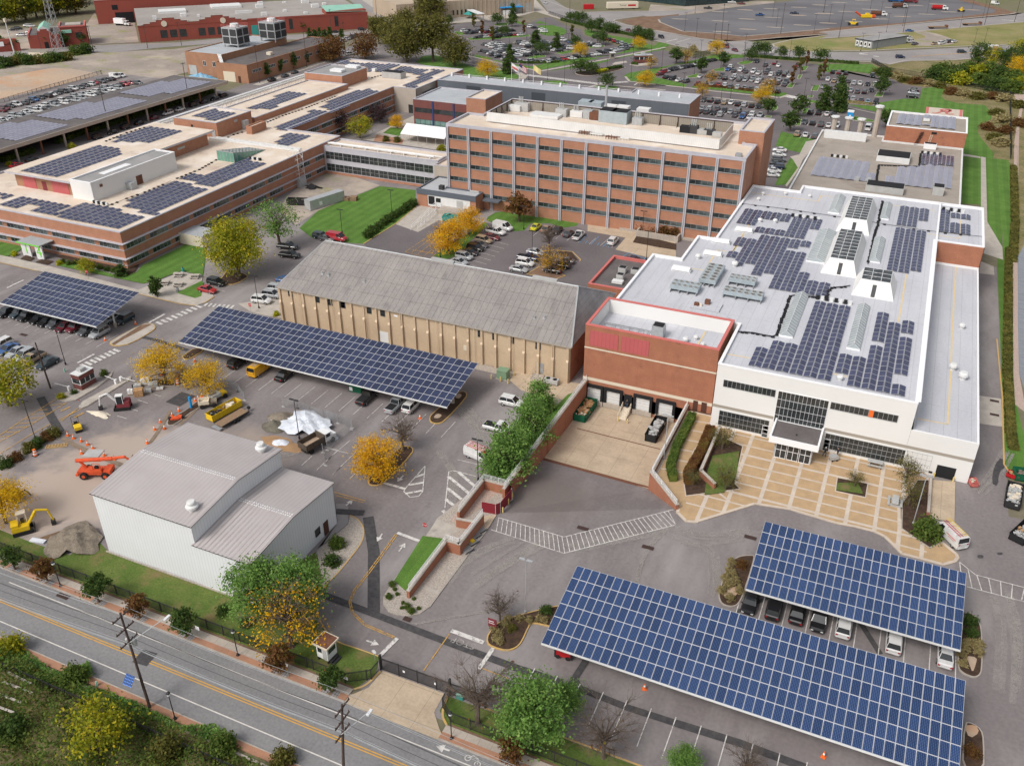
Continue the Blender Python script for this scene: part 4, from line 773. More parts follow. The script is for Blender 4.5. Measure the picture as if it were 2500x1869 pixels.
sheet('sand_lot',P(12,'-300,1080 0,975 650,860 900,868 1280,940 700,1090 0,1255 -300,1330'),'sand',2)
sheet('staff_lot',P(12,'-300,1340 0,1250 1300,945 1600,945 2200,1010')+[(-240,283),(-240,150),(-330,120)],'asphalt',1)
sheet('side_street',[(-330,120),(-217,120),(-217,216),(-165,216),(-165,330),(-200,400),(-262,400),(-252,283),(-240,283),(-240,150)],'asphalt',3)
sheet('pavement',[(-240,120),(-231,120),(-233,283),(-243,283)],'apron',4)
sheet('pavement',[(-250,300),(-246.5,300),(-250,372),(-254,372)],'walk',5)
sheet('north_lot',P(14,'640,560 1300,620 1540,320 1900,270 2197,250')+P(15,'440,310 620,230 740,215 950,330 1130,380 1170,460 1290,480 1640,600 2197,640')+P(16,'470,720 1000,700 1200,735 1640,770 2080,820 2197,880')+P(17,'60,740 330,780 740,825 900,905 1100,935 1080,1060 900,1060 640,1140')+[(14.2,320),(14,300),(-26,293),(-26,205),(-33,205),(-165,216),(-165,330)],'asphalt_new',1)
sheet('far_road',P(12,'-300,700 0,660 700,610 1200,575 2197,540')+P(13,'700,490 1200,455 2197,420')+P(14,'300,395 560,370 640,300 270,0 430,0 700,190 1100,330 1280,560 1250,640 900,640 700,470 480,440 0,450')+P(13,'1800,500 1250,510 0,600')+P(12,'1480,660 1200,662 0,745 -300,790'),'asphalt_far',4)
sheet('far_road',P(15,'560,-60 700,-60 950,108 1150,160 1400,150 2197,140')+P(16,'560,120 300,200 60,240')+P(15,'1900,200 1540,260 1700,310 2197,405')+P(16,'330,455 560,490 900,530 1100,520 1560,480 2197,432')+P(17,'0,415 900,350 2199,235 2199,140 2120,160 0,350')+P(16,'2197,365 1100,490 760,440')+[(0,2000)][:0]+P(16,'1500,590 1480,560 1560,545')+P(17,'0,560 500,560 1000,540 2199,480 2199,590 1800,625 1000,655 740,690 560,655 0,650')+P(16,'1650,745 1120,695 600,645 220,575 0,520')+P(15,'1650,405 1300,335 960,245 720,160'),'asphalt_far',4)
for p in (P(16,'1480,560 1560,530 1700,500 2197,440')+P(17,'0,425 900,355 2199,240 2199,470 1000,520 500,545 0,545')+P(16,'2197,655 1800,650 1570,610'),):sheet('traffic_island',p,'grass_dry',6)
sheet('gravel_drive',smoothpoly(P(17,'1000,345 1120,335 1280,370 1400,410 1500,470 1200,500 1000,490 950,440 1020,430 1180,400'),1),'lot_dirt',7)
sheet('fresh_lot',P(16,'40,250 100,215 290,200 600,170 900,110')+P(17,'-200,0 -100,-60 1250,-60 1900,110 1870,140 1000,240 0,312')+P(16,'2197,362 1560,430 1100,460 760,420 340,395 100,290'),'asphalt_fresh',5)
sheet('mulch_bank',P(15,'1620,260 1900,215 2190,200')+P(16,'300,180 290,210 100,225 40,250 60,285 340,395 760,420 1100,458 2197,362')+P(17,'0,312 1000,240 1870,140 1890,105 1250,-60 1420,-60 2120,140 2050,155 0,350')+P(16,'2197,430 1560,478 1050,518 560,485 0,385')+P(15,'1700,300'),'soil',4)
sheet('far_yard',P(16,'-100,180 -60,60 380,85 1200,20 1500,20 1500,40 900,105 600,165 290,198'),'lot_dirt',3)
sheet('far_field',P(12,'-400,330 100,380 1100,300 1200,150 1250,310 1700,290 1750,530 -300,660'),'lot_dirt',3)
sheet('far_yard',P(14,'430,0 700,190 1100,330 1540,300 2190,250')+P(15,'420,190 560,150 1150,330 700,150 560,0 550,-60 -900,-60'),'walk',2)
mb=MB()
for p in ('660,-5 950,108 1150,160 1400,150 2197,140','2197,415 1700,318 1540,265 1560,245 1900,205'):stroke(mb,P(15,p),1.0,.1)
for p in ('0,515 220,570 600,645 1120,695 1650,745 2197,790','0,385 560,488 900,530 1100,520 1560,478 2197,432','1500,590 1480,560 1560,540 1700,508 2197,443','1500,590 1600,620 1800,652 2197,662','40,250 60,285 340,398 760,424 1100,462 2197,365'):stroke(mb,P(16,p),1.1,.1)
for p in ('0,418 900,352 2199,238','0,545 500,548 1000,522 2199,474','0,660 560,665','740,695 920,655 1400,648 2199,596','0,350 2050,155 2120,140'):stroke(mb,P(17,p),1.4,.1)
for p in ('0,660 700,612 1200,580 2197,545',):stroke(mb,P(12,p),1.2,.1)
struct('kerb',mb,'kerb')
LG=[P(2,'555,395 600,355 690,350 850,400 1110,488 1185,470 1205,485 1150,505 1000,500 830,475'),P(15,'10,765 200,800 500,840 700,800 1200,720 1350,740 1100,790 620,885 350,850 180,812'),P(15,'1300,715 1500,705 1640,660 1790,590 1640,530 1270,470 1180,440 1170,385 1240,375 1420,440 1820,500 2050,585 2010,620 1600,685 1340,727'),P(15,'590,325 770,320 900,355 945,385 950,410 900,450 700,455 620,432 590,390'),P(15,'0,830 330,945 345,985 300,1000 0,1010'),P(15,'1670,960 1720,925 1860,900 2197,840')+P(16,'20,920 0,980 60,990 400,1070 380,1100 0,1060')+P(15,'1720,1020'),P(16,'0,865 500,760 780,685 1120,695 1120,730 900,740 560,790 250,820 120,860 10,905'),P(16,'470,1085 640,1075 1290,1170 1640,1170 1680,1200 1600,1220 1440,1210 460,1105'),P(15,'680,905 1090,830 1480,755 1480,775 1090,855 720,900'),P(15,'1540,735 1900,660 2197,595 2197,620 1560,745'),P(17,'-30,690 60,690 560,690 640,740 620,800 200,750 110,780 60,770 40,720'),P(15,'2100,540 2197,535')+P(16,'180,570 60,640 0,650')+P(15,'2100,640 2010,620'),P(15,'1310,1090 1450,1080 1590,1095 1570,1130 1480,1130 1320,1110'),P(15,'600,1035 640,1020 860,1020 950,1040 970,1070 800,1065'),P(3,'665,830 870,880 810,970 700,945 630,920'),P(3,'720,1000 775,1010 770,1080 715,1165 625,1170 650,1110'),P(3,'870,900 905,890 850,990 830,950'),P(15,'270,255 430,300 430,320 300,290'),P(15,'540,300 600,265 720,305'),P(14,'2110,760 2197,775 2197,800 2080,770'),P(14,'1860,690 2090,740 2030,755 1850,720')]
for p in LG:sheet('lawn',p,'grass',4)
sheet('lawn',P(17,'300,1125 620,1140 640,1105 900,1062 1080,1062 1110,950 1300,930 1400,960 1310,1030 1350,1075 1500,1110 1780,1130 1840,1200 1850,1280 1720,1340 1700,1420 1750,1500 1880,1654')+P(3,'2000,1000 2100,1010 2095,1300 2060,1500 2062,1620 1960,1500 1915,1290 1800,1285 1812,960')+[(13.9,307.5),(-7.9,307.5)]+P(17,'740,1250 600,1200'),'grass',2)
sheet('scrub',P(17,'1310,1030 1400,960 1300,930 1100,935 900,905 740,825 620,800 640,740 560,690 740,695 1000,660 2199,600 2700,560 2700,1654')+P(3,'2140,1654 2130,1300 2100,1010 2000,1000')+P(17,'1880,1654 1750,1500 1700,1420 1720,1340 1850,1280 1840,1200 1780,1130 1500,1110 1350,1075'),'scrub',1)
sheet('landing_pad',P(17,'1150,1150 1545,1185 1540,1262 1140,1220'),'paver_band',6)
mb=MB();stroke(mb,P(17,'1165,1152 1155,1222'),.9,.12);stroke(mb,P(17,'1525,1184 1518,1258'),.9,.12);stroke(mb,chaik(P(17,'1210,1215 1260,1222 1330,1195 1390,1180 1410,1192 1360,1205 1320,1200 1300,1185 1340,1172 1420,1180 1400,1205 1350,1215 1400,1235 1440,1228')),.9,.125);struct('pad_emblem',mb,'trim_red')
sheet('path',P(3,'1925,990 1955,995 1965,1400 2060,1560 2065,1640 1940,1600 1925,1500'),'walk',5);sheet('path',P(3,'1805,970 1920,990 1925,1000 1805,985'),'walk',6);sheet('path',P(3,'820,895 890,880 905,890 800,1010 770,1080 700,1180 690,1170 770,1060 740,1010 720,990 780,975'),'walk',6)
mb=MB()
for r,p,w in ((15,'0,780 350,850 620,900 1100,815 1480,745 2197,600',1.6),(14,'1350,690 1700,790 2197,885',1.3),(14,'1640,680 2197,800',1.3),(16,'0,1070 400,1110 700,1150 1290,1210 1440,1215 1560,1240 1680,1200',1.4),(16,'0,1150 350,1190 900,1250 1400,1310',1.2),(15,'1230,1100 1350,1070 1560,1085 2197,1140',1.3),(15,'330,920 410,965 380,1000',3),(15,'1690,970 1740,1030 2197,1085',1.0),(17,'640,1100 570,1135 290,1110 100,1090',.5),(17,'100,1130 330,1160 740,1250',.6),(17,'60,1250 360,1235',.5)):stroke(mb,P(r,p),w,.08)
struct('path',mb,'walk')
GI=[(16,'720,885 870,850 880,905 760,905'),(16,'390,970 530,930 560,940 520,985 400,985'),(16,'1030,800 1130,770 1240,775 1220,800 1130,820 1060,815'),(16,'1650,1105 1700,1050 1770,1050 1730,1115'),(16,'1960,1150 1990,1080 2080,1080 2050,1150'),(16,'1790,1000 1800,950 1860,945 1830,1000'),(16,'1830,890 1850,840 1935,840 1895,895'),(17,'590,1040 620,990 700,990 680,1045'),(17,'630,945 660,900 735,905 715,945'),(15,'1215,600 1260,585 1420,575 1435,595 1350,610 1230,612'),(15,'790,680 870,655 1040,635 1060,660 900,690'),(15,'430,738 560,700 680,705 690,722 560,745'),(15,'0,480 470,440 490,465 250,482 0,492'),(15,'270,545 300,525 400,520 700,590 560,540'),(14,'1590,410 1620,400 1700,410 1740,440 1680,450 1630,440'),(14,'1750,490 1900,470 2197,470 2197,500 1800,512'),(16,'1370,1480 1400,1462 1470,1470 1460,1495'),(16,'1440,1390 1480,1320 1540,1330 1550,1370 1520,1400'),(16,'1840,1440 1870,1370 1950,1370 1900,1445'),(16,'1760,1590 1800,1505 1850,1510 1830,1590'),(17,'350,1290 370,1250 480,1265 600,1300 590,1315 420,1305'),(16,'1900,1230 1930,1210 2000,1210 1990,1235'),(16,'1900,1260 1990,1270 2190,1320 2060,1310 1930,1300'),(15,'30,310 60,300 220,290 200,325 40,330')]
for r,p in GI:island('planted_island',P(r,p),'grass','kerb',.15,.25)
island('planted_island',smoothpoly(P(15,'1040,920 1080,900 1150,905 1250,870 1640,835 1710,865 1300,965 1100,955'),1),'mulch','kerb',.15,.3)
island('booth_island',P(15,'1740,820 1780,805 1850,810 2020,790 2110,815 1840,840'),'walk','kerb',.15,.3);island('booth_island',P(15,'1505,825 1560,790 1700,775 1715,795 1530,830'),'walk','kerb',.15,.3)
for k,(r,x,y) in enumerate([(16,310,245),(16,815,270),(16,1155,245),(16,1480,225),(16,840,405),(16,1170,375),(16,1515,350),(16,1855,322),(16,1135,130),(16,815,152),(16,1465,115),(16,1800,198),(16,1810,97),(16,2110,178),(17,70,148),(17,290,128),(17,545,105),(17,790,85),(17,1030,62),(17,1265,48),(17,95,253),(17,370,235),(17,655,207),(17,895,182),(17,1155,157),(17,1400,132),(17,1640,110),(17,220,30),(17,470,12),(16,2080,68)]):
 a,b=G(r,x,y);L=5.2;d=(.87,-.5) if False else (.93,.12);pts=[]
 for i in range(12):t_=2*pi*i/12;u,v=L*cos(t_)*(1 if abs(cos(t_))<.8 else.98),1.1*sin(t_);pts.append((a+u*d[0]-v*d[1],b+u*d[1]+v*d[0]))
 island('kerbed_island',pts,'sand' if k%3==2 else 'lot_dirt','kerb',.18,.3)
t=T('parking_deck','open-sided parking deck roofed with pale grey solar panels','parking deck',(-245,200,0));d0,d1=-246,-272.5;DY0,DY1=110,281
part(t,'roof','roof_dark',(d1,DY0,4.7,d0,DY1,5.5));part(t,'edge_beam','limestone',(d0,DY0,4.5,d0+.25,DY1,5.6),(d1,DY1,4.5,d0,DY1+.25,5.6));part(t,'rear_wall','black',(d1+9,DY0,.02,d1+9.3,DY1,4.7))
for k in range(19):part(t,'column','rust' if k%2 else 'concrete',(d0-.9,DY0+2+k*9,0,d0-.4,DY0+2.5+k*9,4.7))
t=T('plant_building','brown brick plant building with dark flat roof and garage doors','building',(-252,300,0));shell(t,[(-268.5,301),(-252.5,301),(-252.5,368),(-268.5,368)],0,7.2,'brick_tan','roof_dark','brick_tan',.25,.3);shell(t,[(-288,305.5),(-268.55,305.5),(-268.55,350),(-288,350)],0,9.3,'brick_tan','roof_grey','brick_tan',.25,.3)
part(t,'garage_door','cream',(-265,300.9,.05,-259,300.99,4));part(t,'garage_door','unit',(-287,305.4,.05,-283,305.49,4));part(t,'door','brown',(-257.6,300.9,.05,-256.4,300.99,2.6))
for k in range(7):win(t,-252.5,304+k*9,3.6,6,1.3,6,HP,frame='frame_white')
for x in (-279,-274):win(t,x,305.5,4.2,1.6,2,2,frame='frame_white')
m=MB()
for k in range(4):m.tube((-270+.5*k,305,9.6),(-266.5+.5*k,301.8,7),.18,n=6)
m.build('roof_pipes','unit_white',t)
for lab,(x0,y0,x1,y1,zb) in (('pale grey louvred cooling tower on the plant building roof, nearer the sand lot',(-281,322,-273,330,10)),('pale grey louvred cooling tower on stilts on the plant building roof, farther right',(-275,339.5,-266.5,347.5,10.2))):
 o=T('cooling_tower',lab,'cooling tower',((x0+x1)/2,y0,9));m=MB();m.box(x0,y0,zb,x1,y1,zb+7,0);m.build('casing','galv',o);m=MB()
 for i in range(2):
  for j in range(2):
   w=(x1-x0)/2;m.box(x0+i*w+.35,y0-.1,zb+.5+j*3.2,x0+(i+1)*w-.35,y0-.01,zb+3.2+j*3.2);m.box(x1+.01,y0+i*w+.35,zb+.5+j*3.2,x1+.1,y0+(i+1)*w-.35,zb+3.2+j*3.2)
 m.build('louvre','frame_dark',o);m=MB()
 for a in (x0+.4,x1-.4):
  for b in (y0+.4,y1-.4):m.box(a-.2,b-.2,8.9,a+.2,b+.2,zb)
 m.build('leg','steel',o);m=MB();z=zb+7
 for h in (.5,1.1):m.path([(x0,y0,z+h),(x1,y0,z+h),(x1,y1,z+h),(x0,y1,z+h),(x0,y0,z+h)],.05,4)
 for i in range(5):m.tube((x0+(x1-x0)*i/4,y0,z),(x0+(x1-x0)*i/4,y0,z+1.1),.05,n=4);m.tube((x1,y0+(y1-y0)*i/4,z),(x1,y0+(y1-y0)*i/4,z+1.1),.05,n=4)
 m.build('railing','trim_red',o);m=MB();m.lathe(((x0+x1)/2,(y0+y1)/2,z),[(2,0),(1.8,1),(1.8,1.2)],14);m.build('fan_stack','unit_white',o)
RA=.797
def TT(name,lab,cat,loc,rz,group=None):return T(name,lab,cat,loc,group,rz)
t=TT('red_brick_hall','long dark-red brick hall with stepped parapets and flat grey roof','building',(-362,355,0),RA);L=116
m=MB();m.box(0,0,0,L,66,7.6,0,1);m.box(56,30,7.6,L,66,7.65,1);m.build('wall',['brick_red','roof_far'],t)
m=MB();x=0
for h in (.3,.9,1.6,2.4,3.2,3.2,2.4,1.6,.9,.9,1.6,2.4,3.2,3.2,2.4,1.6,.9,.3):
 m.box(x,-.12,7.3,x+2.95,.55,7.6+h,0);m.box(x-.05,-.2,7.6+h,x+3.0,.65,7.75+h,1);x+=2.95
m.box(x,-.1,7.5,L,.5,8.3,0);m.build('stepped_parapet',['brick_red','kerb'],t)
for k in range(9):
 if k not in (3,):win(t,10+k*4.6,0,1.6,3.3,3.6,3,rows=2,frame='frame_dark')
for x in (74,98):win(t,x,0,2,1.9,5,1,frame='frame_dark')
m=MB()
for x in (12.5,41):m.tube((x,-.3,8.2),(x,-.05,8.2),1.4,n=16)
m.build('roundel','cream',t);part(t,'panel','teal',(54.5,-.08,.3,58,-.01,5))
m=MB()
for x,y,w,h,z in ((12,38,14,10,1.2),(40,46,16,12,1.2),(62,12,3,2,1.6),(63,40,4,3,2),(75,22,2,2,1),(90,50,4,3,1.8),(92,30,4,3,1.8),(80,55,2,1.5,.8),(30,20,1.5,1.5,1.2),(22,24,3,3,1.5),(66,55,3,2,1.5),(100,40,2,2,1),(84,10,2,1.5,1),(8,20,2,2,1.6),(50,24,9,1.2,1.4)):m.box(x,y,7.62,x+w,y+h,7.62+z)
m.build('roof_unit','unit_white',t);m=MB();m.box(L-22,1,7.6,L-.5,12,9.5,0);m.face([(L-22,.5,9.5),(L-.4,.5,8.6),(L-.4,14,10.6),(L-22,14,10.8)],1);m.build('green_roof',['brick_red','seafoam'],t)
t=TT('red_loading_block','tall dark-red brick block with truck bay behind the stepped hall','building',(-425,389,0),RA);m=MB();m.box(0,0,0,90,60,11.8,0,1);m.box(-.1,-.1,11.8,90,.5,12.2,0);m.box(30,.6,11.9,60,20,13,2);m.build('wall',['brick_red','roof_far','unit_white'],t);part(t,'truck_bay','black',(9.5,-.08,.05,19,-.01,5.6));part(t,'opening','black',(8.5,-.08,7,11.5,-.01,9.5))
t=TT('station_house','small dark-red brick station with pale green pitched roof lantern','building',(-394,322,0),RA);m=MB();m.box(-4,0,0,10,22,6.4,0,1);m.box(-4,-.2,5.6,-3.4,22,7,2);m.box(.5,-.3,0,6.5,.3,8,0);m.box(2,-.35,0,5,.35,8.8,0);m.box(10,4,0,22,20,8.6,0,1);m.box(10,3.7,8.6,10.6,20,9.2,2);m.box(21.4,3.7,8.6,22,20,9.2,2);m.box(10.6,3.7,8.6,21.4,4.2,9.2,2);m.build('wall',['brick_red','roof_dark','trim_red'],t)
m=MB();m.box(1,2,6.4,5.6,20,8.2,1);m.face([(.6,2,8.2),(3.3,2,10),(3.3,20,10),(.6,20,8.2)][::-1]);m.face([(3.3,2,10),(6,2,8.2),(6,20,8.2),(3.3,20,10)][::-1]);m.face([(.6,2,8.2),(6,2,8.2),(3.3,2,10)],1);m.box(11,3.0,6,15.5,3.8,7.4,0);m.box(13,7,8.7,20,15,9.2,2);m.build('roof',['seafoam','unit_white','kerb'],t)
part(t,'entrance','black',(2.6,-.42,.1,4.4,-.36,3));part(t,'window','glass',(17,3.92,3.5,20,3.99,6))
t=TT('station_annexe','low dark-red brick annexe with white window left of the station','building',(-404,309,0),RA);m=MB();m.box(-26,0,0,8,3,3.6);m.box(-4,0,0,7,2,5.6);m.build('wall','brick_red',t);part(t,'window','white',(-1,-.08,2.6,1.6,-.01,4.6));part(t,'grille','roof_far',(-14,-.08,.8,-9,-.01,2.6))
t=TT('tan_block_hall','long pale tan ribbed hall with two grey roller doors at its corner','building',(-257.5,487.5,0),.885);L=54.8
m=MB();m.box(-32,0,0,L,40,9,0);m.build('wall','tan_block',t)
for x in (43,49):part(t,'roller_door','unit',(x,-.1,.3,x+4,-.01,5))
for k in range(6):part(t,'window','glass',(2+k*2.6,-.1,1.4,3+k*2.6,-.01,4))
m=MB()
for k in range(30):x=-30+k*2.8;m.box(x-.14,-.25,0,x+.14,-.011,8.6)
m.build('rib','tan_block',t)
t=TT('modular_office','single-storey grey modular office on the dry grass between two roads','building',(-36,488.5,0),radians(-31));m=MB();m.box(0,0,0,10.5,.1,.1)
q=[G(17,380,500),G(17,560,530),G(17,930,470)];q.append((q[0][0]+q[2][0]-q[1][0],q[0][1]+q[2][1]-q[1][1]));m=MB();m.prism(q,0,3.5,0);bpy.data.objects.remove(t);t=T('modular_office','single-storey grey modular office on the dry grass between two roads','building',(*q[0],0));m.build('wall','mod_wall',t);m=MB();m.prism(inset(q,-.4),3.5,3.9,0,1);m.build('roof',['frame_dark','roof_dark_grey'],t)
for k in range(4):
 u=(k+.35)/4.1;x,y=q[0][0]+(q[1][0]-q[0][0])*u,q[0][1]+(q[1][1]-q[0][1])*u;a=atan2(q[1][1]-q[0][1],q[1][0]-q[0][0]);m=MB();m.cbox((x+.4*sin(a)*1+.6,y-.4*cos(a),.6),(1.5,.7,2.4),0,None,a);m.cbox((x+.6+.75*sin(a),y-.75*cos(a),1.3),(.8,.08,1.2),1,None,a);m.build('air_conditioner',['unit_white','black'],t)
t=TT('site_trailer','long white trailer office with lettering beside the far road','trailer',(-185,555,0),.55);m=MB();m.box(0,0,.6,19,4,3.9,0);m.build('body','cream',t);m=MB()
for x in (2,9,16):m.box(x,.4,0,x+1.2,3.6,.6)
m.build('footing','black',t);text('Turner',1.5,'black',(9.5,-.03,2.3),(HP,0,0),t,'lettering');part(t,'emblem','red',(12.6,-.03,1.7,17.4,-.01,2.7))
t=TT('red_container','red shipping container beside the road behind the tan hall','container',(*G(15,1165,122),0),.55);m=MB();m.box(0,0,.1,6.2,2.5,2.8);m.build('body','red',t);m=MB()
for k in range(12):m.box(.2+k*.5,-.05,.3,.35+k*.5,-.003,2.7)
m.build('rib','red',t)
q=[G(16,-400,-10),G(16,380,80),G(16,1180,22),G(16,700,-60)];t=T('glass_office','dark glass office under construction at the top edge of the photo','building',(*q[1],0));m=MB();m.prism(q,0,11,0);m.build('wall','glass_dark',t);m=MB();m.prism(inset(q,-.3),11,11.8);m.prism(inset(q,-.15),3.6,4);m.build('band','frame_dark',t)
t=T('container_hut','low tan container hut beside the far road below the station','hut',(*G(12,380,745),0));q=P(12,'375,735 620,745 625,690 380,690');m=MB();m.prism(q,0,2.6,0,1);m.build('wall',['cream','brown_screen'],t)
t=T('site_office_cabin','small beige cabin below the grass beside the two-storey brick complex','hut',(-152,143,0));x,y=G(1,1140,1540);x2,y2=G(1,1245,1590);m=MB();m.box(x,y,.2,x2,y+5.5,2.9,0,1);m.build('wall',['cream','roof_grey'],t);part(t,'door','cream',(x+.2,y-.05,.3,x+1,y-.003,2.3))
def uvmesh(name,mb,mats):
 me=mb.mesh(name,mats);uv=me.uv_layers.new(name='UV')
 for l in me.loops:v=me.vertices[l.vertex_index].co;uv.data[l.index].uv=(v.x+100,v.y+100)
 return me
def canopy(lab,tl,tr,bl,br,nc,nr,glass,npost,hb=5.5,hf=3.3):
 a,b=G(*tl,hb),G(*tr,hb);c=G(*bl,hf);x0=(a[0]+c[0])/2;x1=b[0] if br is None else (b[0]+G(*br,hf)[0])/2;yb=(a[1]+b[1])/2;yf=c[1] if br is None else (c[1]+G(*br,hf)[1])/2
 t=T('solar_canopy',lab,'solar canopy',(x0,yf,0),'solar canopies over the parking bays');tilt=math.atan2(hb-hf,yb-yf);Ls=hypot(hb-hf,yb-yf);pw,pl=(x1-x0)/nc,Ls/nr
 m=MB();m.box(-pw/2+.02,-pl/2+.02,-.05,pw/2-.02,pl/2-.02,-.012,1);m.face([(-pw/2+.05,-pl/2+.05,0),(pw/2-.05,-pl/2+.05,0),(pw/2-.05,pl/2-.05,0),(-pw/2+.05,pl/2-.05,0)],0)
 me=uvmesh('solar_panel',m,[glass,'solar_frame']);cells=[]
 for i in range(nc):
  for j in range(nr):u,v=(i+.5)*pw,(j+.5)*pl;cells.append((hypot(x0+u,yf+v),u,v))
 cells.sort();k=0;st=MB()
 for d,u,v in cells:
  if k<100:
   o=bpy.data.objects.new('solar_panel',me);COL.objects.link(o);o.parent=t;o.location=(u,v*cos(tilt),hf+v*sin(tilt));o.rotation_euler=(tilt,0,0)
  else:
   n=len(st.v);st.v+=[(p.co.x+u,p.co.y+v,p.co.z) for p in me.vertices]
   for p in me.polygons:st.f.append(tuple(n+q for q in p.vertices));st.m.append(p.material_index)
  k+=1
 if st.v:
  o=bpy.data.objects.new('solar_panels',uvmesh('solar_panels',st,[glass,'solar_frame']));COL.objects.link(o);o.parent=t;o.location=(0,0,hf);o.rotation_euler=(tilt,0,0);o['kind']='stuff'
 m=MB()
 zat=lambda y:hf+(y-yf)*(hb-hf)/(yb-yf)
 for j in range(nr+1):y=yf+(yb-yf)*j/nr;m.box(x0,y-.05,zat(y)-.24,x1,y+.05,zat(y)-.07)
 m.build('purlin','unit_white',t)
 for i in range(npost):
  x=x0+2.2+(x1-x0-4.4)*i/max(1,npost-1);ym=yf+(yb-yf)*.52;m=MB();m.tube((x,yf+1,zat(yf+1)-.42),(x,yb-1,zat(yb-1)-.42),.17,n=4);m.build('beam','unit_white',t);m=MB();m.tube((x,ym,0),(x,ym,zat(ym)-.4),.17,n=8,m=0);m.tube((x,ym,0),(x,ym,.9),.34,n=10,m=1);m.build('post',['unit_white','concrete'],t)
 return x0,x1,yf,yb
canopy('bright blue solar canopy nearest the entrance forecourt, cars showing along its front edge',(9,562,112),(9,1832,432),(9,440,540),(9,1802,922),25,6,'solar_blue',5)
canopy('longest bright blue solar canopy at bottom right with empty bays in front',(8,1570,393),(9,1830,1108),(8,1348,878),None,44,6,'solar_blue',8)
canopy('dark navy solar canopy beside the long tan hall',(4,1385,378),(5,940,742),(4,1130,600),(5,755,1025),42,7,'solar_navy',9)
canopy('dark navy solar canopy at far left above a packed row of cars',(4,285,158),(4,872,295),(4,10,355),(4,600,515),20,7,'solar_navy',5)
def array(lab,h,polys,glass='solar_roof',cw=2.1,pl=1.68,tiltz=.22):
 polys=[P(r,s,h) for r,s in polys];xs=[p[0] for q in polys for p in q];ys=[p[1] for q in polys for p in q];x0,y0=min(xs),min(ys)
 t=T('rooftop_solar_array',lab,'solar array',(x0,y0,h),'rooftop solar arrays');nx=int((max(xs)-x0)/cw)+1;ny=int((max(ys)-y0)/pl)+1;cnt=0
 for i in range(nx):
  m=MB();xc=x0+(i+.5)*cw
  for j in range(ny):
   yc=y0+(j+.5)*pl
   if not any(inside(q,xc,yc) for q in polys):continue
   for s in (-1,1):
    xa,xb=xc+s*(cw/2-.06),xc+s*.04;za,zb=h+.1,h+.1+tiltz;ya,yb=yc-pl/2+.025,yc+pl/2-.025
    f=[(xa,ya,za),(xb,ya,zb),(xb,yb,zb),(xa,yb,za)];f=f if s<0 else f[::-1];m.face(f,1)
    e=.04;k=(zb-za)/abs(xb-xa)*e;f=[(xa-s*e,ya+e,za+.012+k),(xb+s*e,ya+e,zb+.012-k),(xb+s*e,yb-e,zb+.012-k),(xa-s*e,yb-e,za+.012+k)];m.face(f if s<0 else f[::-1],0)
  if m.f:m.build('panel_row',[glass,'solar_frame'],t);cnt+=1
 if not cnt:bpy.data.objects.remove(t)
array('big front solar array on the white roof, left of the front ridge skylight',11.12,[(6,'500,648 575,655 598,613 690,626 757,638 870,345 1097,380 965,850 455,757')])
array('stepped solar array at the front right of the white roof',11.12,[(6,'1263,413 1340,425 1300,610 1223,602'),(6,'1330,473 1412,483 1330,932 1248,918'),(6,'1410,485 1494,495 1487,547 1403,540'),(6,'1398,583 1482,590 1447,832 1358,822'),(6,'1220,623 1302,632 1282,717 1203,702'),(6,'1038,693 1112,700 1092,817 998,802'),(6,'1098,708 1192,718 1162,892 1073,877'),(6,'1193,725 1277,735 1242,912 1158,897'),(6,'1348,873 1442,885 1432,947 1338,927')])
array('large stepped solar array left of the roof monitors, above the cooling fans',11.12,[(6,'395,-40 830,-30 830,15 650,15 810,45 760,160 830,180 820,225 960,238 937,320 578,270 610,190 468,187 500,112 368,97'),(6,'340,30 392,38 378,77 313,67'),(3,'525,1480 640,1490 700,1515 837,1535 825,1567 690,1550 690,1580 812,1600 800,1670 370,1670 420,1545 495,1550')])
array('small L-shaped solar array at the back left corner of the white roof',11.12,[(3,'440,1313 742,1353 722,1402 560,1377 500,1422 393,1412')]);array('staircase-shaped solar array beside the small back skylight',11.12,[(3,'735,1368 917,1395 907,1452 820,1442 795,1502 688,1490'),(3,'510,1430 692,1455 682,1487 493,1467')])
array('hazy long solar array right of the cable run on the white roof',11.12,[(3,'1415,1298 1595,1320 1580,1407 1520,1400 1510,1442 1390,1420'),(3,'1400,1440 1515,1455 1582,1472 1568,1670 1343,1670'),(6,'1368,-20 1572,-20 1552,157 1460,172 1328,157')]);array('solar array on the brick-sided corner of the white roof',11.12,[(3,'1670,1328 1742,1340 1857,1355 1852,1392 1735,1382 1730,1405 1857,1425 1852,1482 1658,1462')])
array('faded solar array on the left of the gravel roof',6.9,[(3,'905,990 1237,1025 1227,1090 1267,1100 1252,1152 848,1107')],'solar_grey',2.3);array('dark fresh solar array at the top right of the gravel roof',6.9,[(3,'1570,968 1757,990 1752,1050 1543,1040')]);array('faded solar array on the right of the gravel roof',6.9,[(3,'1545,1044 1754,1055 1747,1202 1313,1157 1335,1110 1380,1115 1390,1060')],'solar_grey',2.3)
array('faded solar array on the plant block roof, left of the hatch',11.3,[(3,'1410,718 1542,730 1532,792 1388,782')],'solar_grey',2.3);array('faded solar array on the plant block roof, right of the hatch',11.3,[(3,'1565,725 1782,745 1774,822 1560,795 1600,770')],'solar_grey',2.3)
RZ+=.03
array('solar array along the front edge of the cream roof, left of the numeral canopy',RZ,[(18,'250,938 882,1050 690,1162 383,1112 500,1065 330,1030 215,1087 3,1037'),(18,'-60,880 142,920 0,977')]);array('solar array at the front corner of the cream roof',RZ,[(18,'1040,1013 1362,1065 1852,1210 1530,1352 688,1167')])
